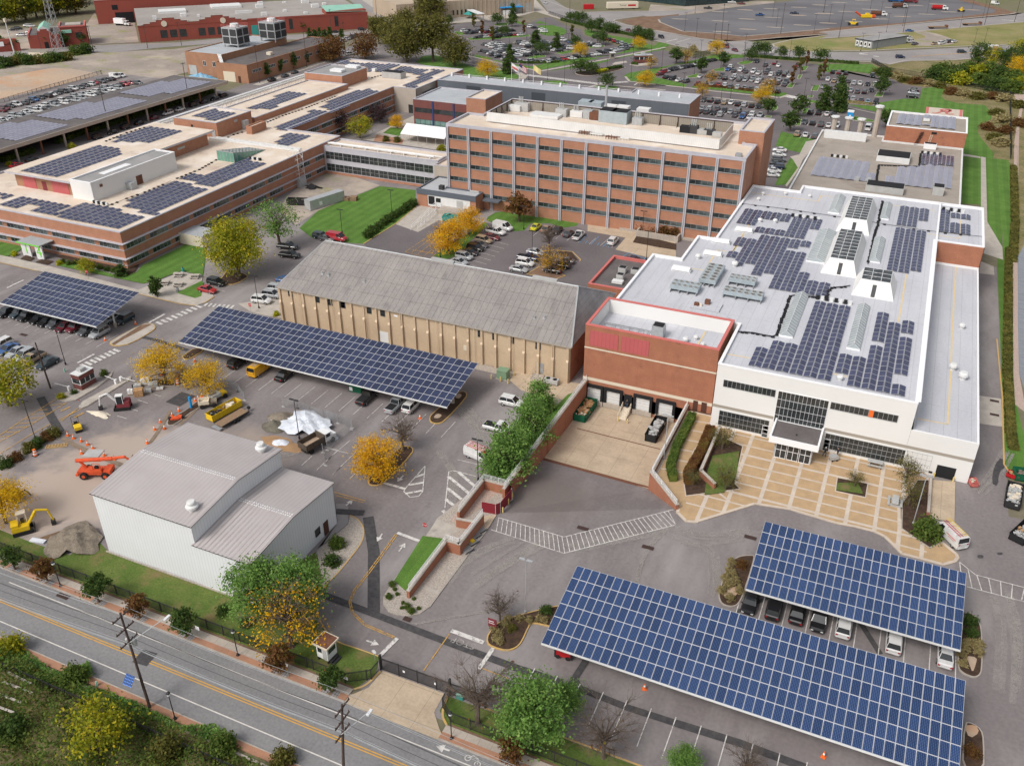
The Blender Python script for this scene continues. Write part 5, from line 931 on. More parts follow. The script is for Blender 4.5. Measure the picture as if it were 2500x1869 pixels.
array('solar array along the side of the cream roof beside the white plant room',RZ,[(1,'1100,1143 1300,1195 970,1362 763,1300 815,1265 960,1210')]);array('solar array on the cream roof below the green skylight',RZ,[(1,'1540,1003 1685,1035 1340,1182 1128,1130 1215,1093 1280,1105')]);array('small solar array on the cream roof beside the glazed link',RZ,[(1,'1825,838 1944,860 1800,922 1722,900')])
array('long solar array on the courtyard wing roof',RZ,[(1,'1985,693 2085,705 1800,827 1728,815 1760,790'),(2,'-10,650 130,590 250,560 318,580 250,610 0,722'),(1,'2090,640 2197,600 2197,655 2100,692 2020,680')]);array('solar array on the overhanging rooftop hall, front group',12.43,[(18,'1190,298 1325,308 1460,310 1545,390 722,692 275,600')]);array('solar array on the overhanging rooftop hall, rear group',12.43,[(18,'1900,43 2200,90 2260,120 1920,247 1365,240')])
array('small solar array on the tall brick rooftop block',12.58,[(11,'610,603 905,665 840,697 770,722 650,757 500,722 335,700')]);array('solar array on the long raised cream roof',9.98,[(11,'1570,378 1865,410 1640,462 1330,612 1000,592 1280,500')]);array('solar array at the far left of the complex roof',RZ,[(14,'150,768 450,800 905,820 690,907 510,912 490,850 100,812')]);array('solar array at the far right end of the complex roof',RZ,[(14,'950,843 1255,890 1180,952 828,900'),(14,'1340,873 1475,885 1080,1112 938,1100')])
RZ-=.03
for k,(a,b,c,d) in enumerate(((-270,-248.5,148,176),(-270,-249,180,208),(-269,-248.5,211,244),(-269,-248.5,248,277))):
 t=T('rooftop_solar_array',f'pale grey solar array on the parking deck, {ORD[k]} block from the left frame edge','solar array',(a,c,5.5),'rooftop solar arrays')
 for i in range(int((b-a)/2.1)):
  m=MB()
  for j in range(int((d-c)/1.68)):
   if (i>6 and j<2+k%2*2) or (i<2 and j>12):continue
   for s in (-1,1):
    xc,yc=a+(i+.5)*2.1,c+(j+.5)*1.68;xa,xb=xc+s*1.0,xc+s*.04;f=[(xa,yc-.8,5.62),(xb,yc-.8,5.84),(xb,yc+.8,5.84),(xa,yc+.8,5.62)];m.face(f if s<0 else f[::-1],0)
  m.build('panel_row','solar_grey',t)  # sky reflected at a grazing angle is put into the grey panel colour
def blobpt(R,shape):
 while True:
  x,y,z=R.uniform(-1,1),R.uniform(-1,1),R.uniform(0,1)
  if shape=='cone':lim=(1-z)**.8*.95+.05
  elif shape=='column':lim=.9*min(1,(1.05-z)*4,z*6+.3)
  elif shape=='spread':lim=sqrt(max(0,1-(z-.35)**2/.42))
  elif shape=='vase':lim=sqrt(max(0,1-(z-.62)**2/.38))
  elif shape=='shrub':lim=sqrt(max(0,1-z*z))
  else:lim=sqrt(max(0,1-(z*2-1)**2))
  if x*x+y*y<=lim*lim:return x,y,z
def tree_proto(seed,H,Rr,shape,leafm,ncl,nleaf,ls,bare=.0,base=.25,trunk=.035,name='tree',clr=.22):
 R=random.Random(seed);t=MB();c=MB();z0=H*base;hc=H-z0;cl=[]
 for i in range(ncl):
  x,y,z=blobpt(R,shape);q=R.uniform(.78,1.05);cl.append((x*Rr*q,y*Rr*q,z0+z*hc))
 if shape!='shrub':
  tr=H*trunk;zt=z0+hc*(.8 if shape in ('cone','column') else.35);lean=(R.uniform(-.04,.04)*H,R.uniform(-.04,.04)*H);mid=(lean[0]*.4,lean[1]*.4,zt*.5);top=(lean[0],lean[1],zt)
  t.tube((0,0,-.05),(mid[0]*.3,mid[1]*.3,.25),tr*1.5,tr,7);t.tube((mid[0]*.3,mid[1]*.3,.2),mid,tr,tr*.8,7);t.tube(mid,top,tr*.8,tr*.4,7);tip=[]
  for x,y,z in cl[:max(8,min(26,ncl//3 if not bare else ncl))]:
   u=R.uniform(.45,1);s=tuple(mid[i]+(top[i]-mid[i])*u for i in range(3))
   if z<s[2]:s=mid
   e=((x+s[0])/2+R.uniform(-.06,.06)*H,(y+s[1])/2+R.uniform(-.06,.06)*H,(z+s[2])/2+.04*H);t.tube(s,e,tr*.42,tr*.24,5,cap=False);t.tube(e,(x,y,z),tr*.24,tr*.07,4,cap=False);tip+=[e,(x,y,z)]
  if bare:
   for (x,y,z) in tip:
    for _ in range(int(9*bare)):
     d=Vector((x*.5+R.gauss(0,1),y*.5+R.gauss(0,1),abs(R.gauss(0,1)))).normalized();L=R.uniform(.07,.2)*H;e=(x+d.x*L,y+d.y*L,z+d.z*L);t.tube((x,y,z),e,.035,.014,3,cap=False)
     for _ in range(2):d2=(d+Vector((R.gauss(0,.6),R.gauss(0,.6),R.gauss(0,.5)))).normalized();t.tube(e,(e[0]+d2.x*L*.6,e[1]+d2.y*L*.6,e[2]+d2.z*L*.6),.018,.01,3,cap=False)
 per=max(1,nleaf//max(1,ncl));cs=clr*Rr
 for x,y,z in cl:
  s=cs*R.uniform(.6,1.25);dens=R.uniform(.5,1.4)
  for _ in range(int(per*dens)):
   px,py,pz=x+R.gauss(0,s),y+R.gauss(0,s),z+R.gauss(0,s*.62)
   if pz<z0*.5 and shape!='shrub':continue
   pz=max(pz,.05);n=Vector((R.gauss(0,.7)+.35*(px)/max(Rr,.1),R.gauss(0,.7)+.35*py/max(Rr,.1),abs(R.gauss(.5,.5)))).normalized();a=n.orthogonal().normalized();b=n.cross(a);an=R.uniform(0,6.3);a,b=a*cos(an)+b*sin(an),b*cos(an)-a*sin(an)
   w=ls*R.uniform(.6,1.3);h=w*.62
   c.face([(px-a.x*w,py-a.y*w,pz-a.z*w),(px+b.x*h,py+b.y*h,pz+b.z*h),(px+a.x*w,py+a.y*w,pz+a.z*w),(px-b.x*h,py-b.y*h,pz-b.z*h)])
 return (t.mesh('trunk','bark') if t.f else None),(c.mesh('crown',leafm) if c.f else None)
PR={}
def tree(kind,loc,H,lab,group=None,cat='tree',name='tree',rz=None,wd=1.0):
 """kind: (shape, leaf material, width ratio, clumps, leaves, bare, base); meshes are shared between trees of a kind"""
 shape,lm,wr,ncl,nl,bare,base,var=KINDS_[kind];v=rnd.randrange(var);key=(kind,v)
 if key not in PR:PR[key]=tree_proto(hash(kind)%977*0+sum(ord(ch) for ch in kind)*7+v,10,10*wr,shape,lm,ncl,nl,LS.get(kind,.3),bare,base)
 o=T(name,lab,cat,(loc[0],loc[1],loc[2] if len(loc)>2 else 0),group,rnd.uniform(0,6.28) if rz is None else rz);s=H/10;o.scale=(s*wd,s*wd,s)
 for me,nm in zip(PR[key],('trunk','crown')):
  if me is None:continue
  c=bpy.data.objects.new(nm,me);COL.objects.link(c);c.parent=o
 return o
LS={'big_lime':.17,'amber':.17,'yellow':.17,'amber_thin':.16,'pine':.19,'lime_thin':.2,'green_big':.18,'birch':.2,'street':.42,'street_rust':.42,'low':.45,'conifer':.42,'column':.42,'column_rust':.42,'dark_oval':.42,'shrub':.75,'shrub_dark':.75,'shrub_rust':.75,'shrub_olive':.75,'shrub_gold':.9,'shrub_wheat':1.0,'shrub_lime':.75}
KINDS_={'big_lime':('round','leaf_lime',.47,120,13000,.1,.17,1),'lime_thin':('vase','leaf_bright',.45,46,2600,.2,.25,1),'amber':('spread','leaf_amber',.5,70,8500,.3,.22,3),'yellow':('spread','leaf_yellow',.52,60,6000,.3,.24,2),'amber_thin':('spread','leaf_amber',.5,50,2200,.9,.22,2),'green_big':('oval','leaf_bright',.4,85,9500,.1,.2,2),'pine':('cone','leaf_bright',.36,85,8500,0,.08,2),'bare':('vase','leaf_rust',.46,30,40,1.3,.22,2),'street':('oval','leaf_dark',.36,36,1700,0,.28,2),'street_rust':('oval','leaf_rust',.34,36,1600,0,.28,1),'dark_oval':('oval','leaf_dark',.27,40,1900,0,.12,2),'conifer':('cone','leaf_dark',.3,46,2000,0,.06,2),'column':('column','leaf_olive',.14,30,900,0,.12,2),'column_rust':('column','leaf_rust',.13,30,800,0,.16,1),'olive_big':('spread','leaf_olive',.52,90,5200,.2,.18,2),'olive_vase':('vase','leaf_olive',.42,80,4300,.2,.33,1),'rust_big':('spread','leaf_rust',.5,70,3600,.1,.15,1),'forest':('round','leaf_dark',.48,60,3000,0,.12,3),'purple':('round','leaf_purple',.48,50,2600,.2,.15,2),'lime_bush':('round','leaf_lime',.55,50,2600,0,.15,2),'low':('spread','leaf_dark',.62,40,1700,0,.3,3),'birch':('round','leaf_olive',.42,46,1700,.3,.15,2),'shrub':('shrub','leaf_bush',.65,40,1800,0,0,3),'shrub_dark':('shrub','leaf_dark',.7,40,1700,0,0,2),'shrub_rust':('shrub','leaf_rust',.7,40,1500,0,0,2),'shrub_olive':('shrub','leaf_olive',.7,40,1700,0,0,2),'shrub_gold':('shrub','leaf_golden',.7,36,1300,0,0,1),'shrub_wheat':('shrub','leaf_wheat',.7,30,800,0,0,2),'shrub_lime':('shrub','leaf_lime',.7,40,1700,0,0,2)}
TL=[('big_lime',4,1510,205,13.2,'largest lime-green tree turning orange, between brick complex and tan hall'),('lime_thin',1,1770,1560,11,'thin airy lime tree just behind the largest lime-green tree'),('green_big',7,1650,735,8.8,'bright green tree against the corrugated wall of the grey shed'),('green_big',7,1905,735,9,'bright green tree right of the shed corner, by the lane'),('amber_thin',7,1840,900,9.2,'orange-yellow thin tree in front of two green trees near the white booth'),('amber',5,322,1475,7.4,'dense orange tree in a kerbed bed in the middle of the lot'),('bare',5,475,1292,6,'bare leafless tree sharing the kerbed bed with the dense orange tree'),('pine',5,1285,1235,9.5,'tall feathery green tree by the long retaining wall'),('pine',5,1140,1420,8.5,'broad feathery green tree beside the white ladder van',1.35),('pine',5,1330,1050,7,'feathery green tree farthest up the lawn bank',1.1),('yellow',4,1050,868,7.6,'yellow tree above the heap of wrapped pallets'),('yellow',4,1318,935,6.4,'thin yellow tree behind the yellow skip'),('lime_bush',4,60,1010,9,'yellow-green tree at the left frame edge by the drive'),('yellow',7,40,120,7,'yellow tree at the left frame edge beside the yellow excavator'),('dark_oval',4,993,322,4.8,'small dark oval tree on the pavement near the picnic tables'),('lime_bush',4,547,180,3.6,'small yellow-green tree on the lawn below the numeral canopy'),('conifer',4,770,190,3.4,'short dark conifer at the corner of the brick complex',1.5),('bare',4,1185,905,4.4,'small bare tree between the two yellow trees'),('bare',8,950,1385,7.6,'bare grey tree on the lawn just right of the sliding gate'),('green_big',8,1285,1500,8.4,'bright green tree on the lawn right of the gate',1.15),('green_big',8,1510,1330,4.4,'small bright green tree behind the bright green lawn tree'),('bare',8,1740,1600,6.8,'bare tree with a few yellow leaves on the bottom lawn'),('bare',8,1090,742,4.4,'small bare tree in the mulch bed beside the red sign'),('green_big',9,40,1720,4,'bright green tree cut off by the bottom frame edge'),('bare',9,420,1740,4.5,'bare tree cut off by the bottom frame edge'),('birch',6,290,1290,4.6,'leaning yellowish birch at the back of the walled forecourt bed'),('birch',6,310,1540,4.4,'bushy birch in the middle of the walled forecourt bed'),('birch',6,105,1515,3,'little white-stemmed birch at the tip of the forecourt hedge'),('birch',6,1125,1525,3.2,'small golden birch in the square forecourt bed'),('birch',6,1450,1500,5,'yellowish birch beside the delivery door end of the glass front'),('birch',6,1465,1640,4.4,'yellowish birch nearest the round dark bush'),('amber',2,765,1600,8.6,'bright orange tree between the dock drive and the car row'),('amber',2,890,1480,7,'duller orange tree behind the bright orange one'),('street_rust',2,1210,1400,7.5,'dark bronze oval tree on the lawn below the office slab',1.2),('amber_thin',5,1410,175,6.6,'half bare amber tree in the soil island among parked cars'),('bare',2,1400,1570,5.5,'bare tree behind the half bare amber tree'),('purple',2,70,850,8,'big dark purple tree in the courtyard, nearest the glazed link'),('purple',2,330,775,6.5,'dark purple tree in the middle of the courtyard'),('purple',2,395,690,6,'greyish purple tree at the back of the courtyard'),('lime_bush',2,205,870,7,'yellow-green bushy tree in the courtyard'),('amber',2,440,810,4.6,'small orange tree on the courtyard lawn'),('green_big',2,310,700,5,'green tree behind the purple courtyard trees'),('olive_vase',14,1335,780,18.5,'tall olive tree with a bare stem on the lawn behind the complex'),('olive_big',14,1605,842,13.5,'broad bronze tree nearest the orange shrub behind the complex'),('olive_big',14,1000,780,17,'widest dark olive tree behind the complex roof'),('rust_big',14,480,745,12,'dark red tree left of the widest olive tree'),('olive_big',14,820,600,14,'olive tree behind the dark red tree'),('olive_vase',14,650,560,12,'thin olive tree at the street corner'),('olive_big',14,990,420,12,'olive tree by the diagonal road behind the widest olive tree'),('rust_big',14,60,770,11,'brownish tree at the end of the plant building',1.2),('olive_big',14,1290,270,18,'tallest brown tree in front of the tan ribbed hall'),('yellow',14,2020,985,8,'yellow tree on the lawn behind the grey hall'),('forest',14,1530,310,5,'small dark tree at the hall end of the car lot')]
for e in TL:
 k,r,x,y,H,lab=e[:6];tree(k,G(r,x,y),H,lab,wd=e[6] if len(e)>6 else 1)
def series(kind,pts,H,what,where,group,cat='tree',name='tree',h=0,wd=1):
 n=len(pts)
 for i,(r,x,y) in enumerate(pts):
  tree(kind if isinstance(kind,str) else kind[i%len(kind)],(*G(r,x,y,h),h),H*rnd.uniform(.9,1.1),f'{what}, {ORD[i]} {where}' if n>1 else f'{what} {where}',group,cat,name,wd=wd)
for i,x in enumerate(PIT):tree(['street','street_rust','street','street_rust','street','street_rust','street','street_rust'][i],(x,54.15,.1),3.7+.3*(i%3),['dark green young street tree at the left frame edge','bronze young street tree just left of a black lamp','dark green young street tree right of the first lamp','bronze and green street tree, middle of the pavement row','rounded dark street tree beside a white sign plate','reddish street tree just left of the white booth','dark street tree nearest the concrete gate drive','red-orange street tree on the pavement right of the gate'][i],'young trees along the street pavement')
series('conifer',[(15,230,780),(15,200,935),(15,560,575),(15,820,625),(15,270,235)],8.5,'dark pointed tree','in the far car lot','pointed trees in the far lot')
series('low',[(15,75,315),(15,260,335),(15,155,455),(15,620,690),(15,1060,605),(15,1260,410),(15,1370,565),(15,1440,1100),(15,1120,930),(15,1265,940)],6,'small round dark tree','among the far car rows and islands','round trees in the far lot')
series('low',[(15,1000,270),(15,1060,285),(15,1150,305),(15,1360,372),(15,1480,410),(15,1555,420),(15,1850,480),(15,1920,492),(15,1980,505)],5.5,'flat-topped dark tree','behind the hedge along the far road','flat-topped trees along the far road')
series('low',[(16,1190,770),(16,1290,692),(16,1375,700),(16,1580,735),(16,1810,755),(16,2080,775)],5.5,'umbrella-shaped dark tree','along the hedge by the second lot','umbrella trees by the second lot')
series('yellow',[(15,1120,725),(15,1860,625),(16,770,705),(15,1930,1095),(16,1330,1305)],7,'yellow autumn tree','dotted round the far lots','yellow trees round the far lots')
series('amber_thin',[(15,2005,870),(16,370,800),(16,590,1230),(16,700,1070),(16,1420,1190)],6,'thin orange tree','in the far lots','thin orange trees in the far lots')
series(['column','column_rust'],[(15,15,525),(15,405,445),(15,1010,485),(16,1720,1075),(16,1830,935),(16,1905,835),(16,2060,1015),(16,2120,965),(14,1845,345),(14,1950,460),(14,2080,510)],7.5,'narrow columnar tree','in the far car lots','columnar trees in the far lots')
series('street',[(16,260,805),(16,860,845),(16,570,925),(16,1415,1450),(16,1800,1470),(16,1690,1660),(17,680,905),(17,655,1022),(17,715,1372)],6.5,'round-headed tree','in the second and third lots','round-headed trees in the right lots',wd=1.15)
series('conifer',[(17,40,1185),(17,205,1085),(17,215,1200)],9,'dark tall pyramid tree','beside the curved drive','pyramid trees by the curved drive')
series('street',[(13,145,485),(13,345,475),(13,1760,405),(14,60,350)],7,'dark round tree','in front of the red brick hall','trees before the red hall')
series('dark_oval',[(13,1300,985),(13,1470,930),(13,1630,880),(13,1785,825)],7,'narrow dark clipped tree','along the plant building wall','clipped trees by the plant building')
series('conifer',[(13,1840,492),(13,1905,485),(13,1970,490),(13,2035,495),(13,2100,475),(14,180,470),(14,30,475)],5.5,'small dark conifer','on the street side by the red hall','small conifers by the red hall')
series('street',[(12,20,640),(12,205,640),(12,595,605),(12,820,592),(12,1062,565)],6.5,'dark round tree','before the brick station','trees before the station')
series(['forest','lime_bush','olive_big'],[(12,-80,330),(12,60,300),(12,190,280),(12,330,250),(12,470,230),(12,610,200),(12,740,190),(12,860,190),(12,960,170),(12,100,180),(12,260,150),(12,420,120),(12,580,90),(12,760,70),(12,900,60),(12,30,70),(12,200,40),(12,380,10)],16,'woodland tree','massed at the top left corner','woodland at the top left')
series(['shrub','shrub_dark','shrub','shrub_lime'],[(17,1300,820),(17,1450,830),(17,1580,800),(17,1700,830),(17,1820,820),(17,1950,850),(17,2080,900),(17,1500,900),(17,1700,920),(17,1880,960),(17,2050,990),(17,2180,960),(17,2160,840),(17,1250,850),(17,1400,880)],5,'wild riverside bush','on the overgrown bank','bushes on the overgrown bank','bush','bush',wd=1.3)
series(['forest','lime_bush','forest','yellow'],[(17,1700,700),(17,1830,710),(17,2000,740),(17,2130,860),(17,2180,720),(17,2150,650)],9,'riverside tree','above the overgrown bank','trees above the overgrown bank')
series(['shrub_olive','shrub_rust','shrub_wheat'],[(17,620,790),(17,720,810),(17,820,840),(17,920,880),(17,1050,900),(17,1180,920),(17,1300,940),(17,1420,1010),(17,1560,1040),(17,1700,1060),(17,1850,1060),(17,1980,1090),(17,1900,1230),(17,1800,1390),(17,1960,1310),(17,1880,1500),(17,1990,1430),(17,1950,1560),(17,2140,1150),(17,2150,1350)],2.6,'low brown scrub bush','on the dry riverside strip','scrub on the dry riverside strip','bush','bush',wd=1.6)
series(['shrub_dark','shrub_olive','shrub'],[(12,60,850),(12,180,820),(12,260,790),(12,380,810),(12,500,800),(12,620,790),(12,740,770),(12,850,760),(12,960,690),(12,1080,670)],4.2,'overgrown bush','below the station road','bushes below the station','bush','bush',wd=1.2)
series('shrub_dark',[(2,255,1495),(2,285,1470),(2,318,1445),(2,348,1420),(2,380,1400),(2,410,1380),(2,440,1360),(2,468,1345),(2,495,1325),(2,520,1310),(2,542,1295)],1.9,'clipped dark shrub','along the dock drive kerb','clipped shrubs along the dock drive','shrub','shrub')
series('shrub_rust',[(2,1975,1450),(2,2030,1455),(2,2080,1470),(2,2130,1490),(2,2180,1495)],3.0,'reddish leafless-looking shrub','against the office slab wall','reddish shrubs by the office slab','shrub','shrub')
series(['shrub_dark','shrub_rust','shrub_olive'],[(4,30,1390),(4,100,1350),(4,190,1290),(4,240,1260),(4,300,1220),(4,340,1200)],1.7,'rounded olive shrub','edging the left entry drive','shrubs edging the entry drive','shrub','shrub')
series(['shrub_dark','shrub'],[(4,400,110),(4,440,120),(4,480,115),(4,530,125),(4,580,135),(4,630,145),(4,680,155),(4,720,165)],1.1,'low clipped shrub','along the front wall of the brick complex','shrubs by the brick complex','shrub','shrub')
series('shrub_gold',[(4,95,62),(4,378,118),(4,1745,440)],1.1,'golden rounded shrub','on the left side of the site','golden shrubs','shrub','shrub')
for r,x,y,H,lab,k in ((9,1580,205,2.8,'round glossy dark green bush beside the white ladder van','shrub'),(4,395,965,1.1,'bright green shrub in the nose of the booth island','shrub_lime'),(4,470,935,.9,'dark shrub beside the brick gate booth','shrub_dark'),(4,655,815,1.1,'low green planting at the back of the booth island','shrub'),(8,60,270,1.6,'spreading green juniper beside the lane, upper one','shrub'),(8,30,380,1.6,'spreading green juniper beside the lane, lower one','shrub_dark'),(7,1410,690,1.2,'low dark shrub mass between fence and grey shed','shrub_dark'),(7,1560,760,1.2,'dark shrub left of the orange tree trunk','shrub_dark'),(9,415,400,1.1,'red-tinged shrub at the left end of the upper canopy','shrub_rust'),(9,1850,760,1.4,'dark shrub at the right end of the upper canopy','shrub_dark'),(9,1860,840,1.3,'second dark shrub at the right end of the upper canopy','shrub_dark'),(9,1860,1580,1.2,'red-berried shrub at the right end of the long canopy','shrub_rust'),(5,1010,1510,1.5,'dark bush at the head of the walled fence enclosure','shrub_dark'),(16,480,655,3,'clump of golden ornamental grass by the far gate','shrub_wheat'),(1,65,1050,1.6,'little yellow shrub by the red car along the deck','shrub_lime'),(1,455,935,1.8,'yellowish shrub on the tan verge along the deck','shrub_lime'),(8,1160,800,.9,'brown shrub in the red sign bed','shrub_olive'),(8,1380,690,1.2,'dark shrub at the corner of the long canopy','shrub_dark'),(2,720,950,2,'yellowish shrub in front of the white tent','shrub_lime'),(2,370,890,1.8,'olive shrub left of the white tent','shrub_olive'),(2,440,895,1.8,'second olive shrub left of the white tent','shrub_olive'),(2,590,800,1.2,'grey-green shrub by the teal glazing','shrub_olive')):
 tree(k,(*G(r,x,y),.05),H,lab,None,'shrub','shrub')
for i,(r,x,y) in enumerate(((9,350,380),(9,330,430),(9,360,460),(9,310,480),(9,350,510),(9,320,530),(9,380,500),(9,400,560),(9,340,610),(9,290,560))):tree('shrub_wheat',(*G(r,x,y),.15),.85,f'pale grass tuft, {ORD[i]} from the top in the bed left of the upper canopy','grass tufts in the left canopy bed','grass tuft','grass_tuft')
for i,(r,x,y) in enumerate(((9,1830,900),(9,1860,890),(9,1890,910),(9,1910,900),(9,1815,930),(9,1905,950),(9,1800,960),(9,1810,1020))):tree('shrub_wheat',(*G(r,x,y),.15),.85,f'pale grass tuft, {ORD[i]} in the bed right of the upper canopy','grass tufts in the right canopy bed','grass tuft','grass_tuft')
for i,(r,x,y) in enumerate(((8,1050,800),(8,1080,830),(8,1060,860),(8,1090,880),(8,1110,770),(8,1140,740),(8,1210,735),(8,1270,745),(8,1330,735),(8,1370,745))):tree('shrub_wheat',(*G(r,x,y),.15),.75,f'pale grass tuft, {ORD[i]} from the left in the red sign bed','grass tufts in the sign bed','grass tuft','grass_tuft')
for i,(r,x,y) in enumerate(((8,410,520),(8,425,550),(8,440,580),(8,385,600),(8,475,635),(8,545,610),(8,500,660),(8,470,665),(8,575,670),(8,530,690))):tree('shrub',(*G(r,x,y),.15),.4 if i%3 else.7,f'small green tuft, {ORD[i]} in the gravel tip of the island','tufts in the gravel island','grass tuft','grass_tuft')
def hedge(lab,pts,w,h,lm,dens=55,ls=.14,z=0,name='hedge'):
 c=MB();core=MB();R=random.Random(len(lab))
 for a,b in zip(pts[:-1],pts[1:]):
  L=hypot(b[0]-a[0],b[1]-a[1]);d=((b[0]-a[0])/L,(b[1]-a[1])/L);n=(-d[1],d[0]);q=w*.42
  core.prism([(a[0]-n[0]*q,a[1]-n[1]*q),(b[0]-n[0]*q,b[1]-n[1]*q),(b[0]+n[0]*q,b[1]+n[1]*q),(a[0]+n[0]*q,a[1]+n[1]*q)],z,z+h*.86)
  for _ in range(int(L*w*dens)+int(L*h*dens)):
   u,v=R.uniform(0,L),R.uniform(-w/2,w/2);zz=h*(.9+.12*R.random()+.05*sin(u*2.3)) if R.random()<.5 else R.uniform(.1,1)*h
   if zz<h*.85:v=(w/2)*(1 if R.random()<.5 else -1)*R.uniform(.85,1.08)
   x,y=a[0]+d[0]*u+n[0]*v,a[1]+d[1]*u+n[1]*v;nn=Vector((R.gauss(0,.6),R.gauss(0,.6),.8)).normalized();p=nn.orthogonal().normalized()*ls;s=nn.cross(p)*.7
   c.face([(x-p.x,y-p.y,z+zz-p.z),(x+s.x,y+s.y,z+zz+s.z),(x+p.x,y+p.y,z+zz+p.z),(x-s.x,y-s.y,z+zz-s.z)])
 t=T(name,lab,'hedge',(*pts[0],z));c.build('foliage',lm,t);core.build('stem',lm,t)
hedge('green clipped hedge along the delivery court wall',[(-23.8,126),(-23.8,116),(-23.3,110.5),(-22,107.5)],1.3,1.2,'leaf_bush',z=.1);hedge('bronze clipped hedge between walk and brick bed wall',[(-20.2,123.5),(-20,116),(-20.4,110),(-19.6,107.6)],1.5,1.1,'leaf_rust',z=.1)
for i,(p,q) in enumerate((((18,20,500),(18,430,370)),((18,720,265),(18,820,225)),((18,810,230),(18,1090,120)),((1,570,835),(1,790,760)),((1,815,755),(1,950,705)),((1,975,705),(1,1140,650)),((1,1175,645),(1,1345,585)))):hedge(f'dark clipped hedge, {ORD[i]} from the left along the open side of the parking deck',[G(*p),G(*q)],2.2,1.5,'leaf_bush',22,.26)
hedge('dark hedge along the far road fence behind the circular lawn',P(15,'880,260 1200,340 1600,420 2030,510'),1.4,1.3,'leaf_dark',9,.4);hedge('dark hedge below the far road behind the second lot',P(16,'1150,715 1640,755 2197,785')+P(17,'330,685 425,690'),1.4,1.1,'leaf_dark',9,.4);hedge('dark red clipped hedge along the second lot front',P(16,'490,1085 900,1115 1300,1165'),1,.9,'leaf_rust',10,.3);hedge('pale flowering hedge along the third lot front',P(17,'300,1105 570,1130'),1,.9,'leaf_wheat',10,.3)
hedge('low yellow clipped hedge on the central traffic bed',P(15,'1330,920 1450,895'),2.2,.9,'leaf_golden',14,.3,.15);hedge('clipped green hedge at the tip of the central traffic bed',P(15,'1450,885 1640,855'),1.6,1,'leaf_dark',12,.3,.15);hedge('green verge hedge along the riverside path',P(6,'2100,20 2095,400 2090,800 2110,1180 2130,1290'),1.5,.5,'leaf_olive',16,.22);hedge('brownish verge hedge along the riverside lawn',P(3,'2130,1050 2140,1400 2125,1654'),1.8,.5,'leaf_olive',12,.26)
hedge('dark box hedge at the far brick booth',P(15,'1770,815 1840,825'),1.4,1,'leaf_dark',14,.25,.15);hedge('low shrubs round the lower edge of the far car lot',P(15,'150,770 300,795 500,805 700,800 850,790'),1.2,1,'leaf_dark',8,.35)
def undergrowth(name,poly,n,hmax,lm,ls,seed,z=0):
 R=random.Random(seed);c=MB();xs=[p[0] for p in poly];ys=[p[1] for p in poly];k=0
 while k<n:
  x,y=R.uniform(min(xs),max(xs)),R.uniform(min(ys),max(ys))
  if not inside(poly,x,y):continue
  k+=1;H=hmax*(.35+.65*abs(sin(x*.7+1.3*sin(y*.5))*cos(y*.6+x*.23)));zz=R.uniform(.05,1)**.6*H;nn=Vector((R.gauss(0,.6),R.gauss(0,.6),.8)).normalized();p=nn.orthogonal().normalized();s=nn.cross(p);a=R.uniform(0,6.3);p,s=(p*cos(a)+s*sin(a))*ls*R.uniform(.6,1.4),(s*cos(a)-p*sin(a))*ls*.6
  c.face([(x-p.x,y-p.y,z+zz-p.z),(x+s.x,y+s.y,z+zz+s.z),(x+p.x,y+p.y,z+zz+p.z),(x-s.x,y-s.y,z+zz-s.z)])
 o=c.build(name,lm);o['kind']='stuff';tag(o,*UG[name])
UG={'undergrowth':('tangled green undergrowth below the street at the bottom left','undergrowth'),'weeds':('dry brownish weeds among the green undergrowth at the bottom left','weeds'),'ivy':('green growth creeping over the far pavement edge of the street','undergrowth')}
undergrowth('undergrowth',[(-90,43.2),(-28,43.2),(-28,20),(-90,20)],44000,2.3,'leaf_bush',.17,3);undergrowth('weeds',[(-90,43.2),(-28,43.2),(-28,20),(-90,20)],15000,1.9,'leaf_olive',.16,4)
undergrowth('ivy',P(7,'-40,960 40,940 150,920 330,1060 430,1080 560,1000 600,1080 480,1160 700,1200 900,1280 1000,1340 1150,1420 1350,1400 1500,1500 1480,1560 1250,1480 900,1360 600,1260 300,1140 0,1040'),5000,1.1,'leaf_bright',.16,5)
for k,r,x,y,H,lab in (('lime_bush',7,640,1560,6.2,'large yellow-green maple in the undergrowth below the street'),('shrub_lime',7,70,950,2.4,'yellow-tipped bush at the left edge below the street'),('shrub',7,480,1120,2.2,'green bush leaning over the lower pavement, left of the tall pole'),('shrub',7,1410,1560,2.2,'green bush leaning over the lower pavement, right of the lamp'),('shrub_olive',7,1790,1640,2,'olive bush at the bottom edge below the street'),('shrub_dark',7,100,1450,2.4,'dark bush among the undergrowth at the left edge'),('shrub_olive',7,1050,1600,2.6,'olive bush at the bottom edge of the undergrowth')):tree(k,G(r,x,y),H,lab,None,'tree' if 'maple' in lab else 'bush','tree' if 'maple' in lab else 'bush')
mb=MB()
for k,s in enumerate(('60,1090 210,1165','30,1150 215,1225','-40,1215 150,1285','-60,1290 100,1350')):stroke(mb,P(7,s),.28,.75+.04*k)
o=mb.build('concrete_kerb_stack','walk');o['kind']='structure'
PC={'k':('black',(.012,.012,.014)),'g':('dark grey',(.085,.09,.1)),'s':('silver',(.4,.42,.44)),'w':('white',(.72,.72,.72)),'r':('red',(.42,.02,.03)),'m':('dark red',(.14,.015,.025)),'b':('blue',(.03,.1,.28)),'n':('navy',(.012,.022,.065)),'t':('tan',(.36,.27,.18)),'y':('bright yellow',(.62,.62,.02)),'l':('light blue',(.3,.46,.6)),'o':('orange and yellow',(.8,.42,.02)),'c':('dark teal',(.015,.035,.045))}
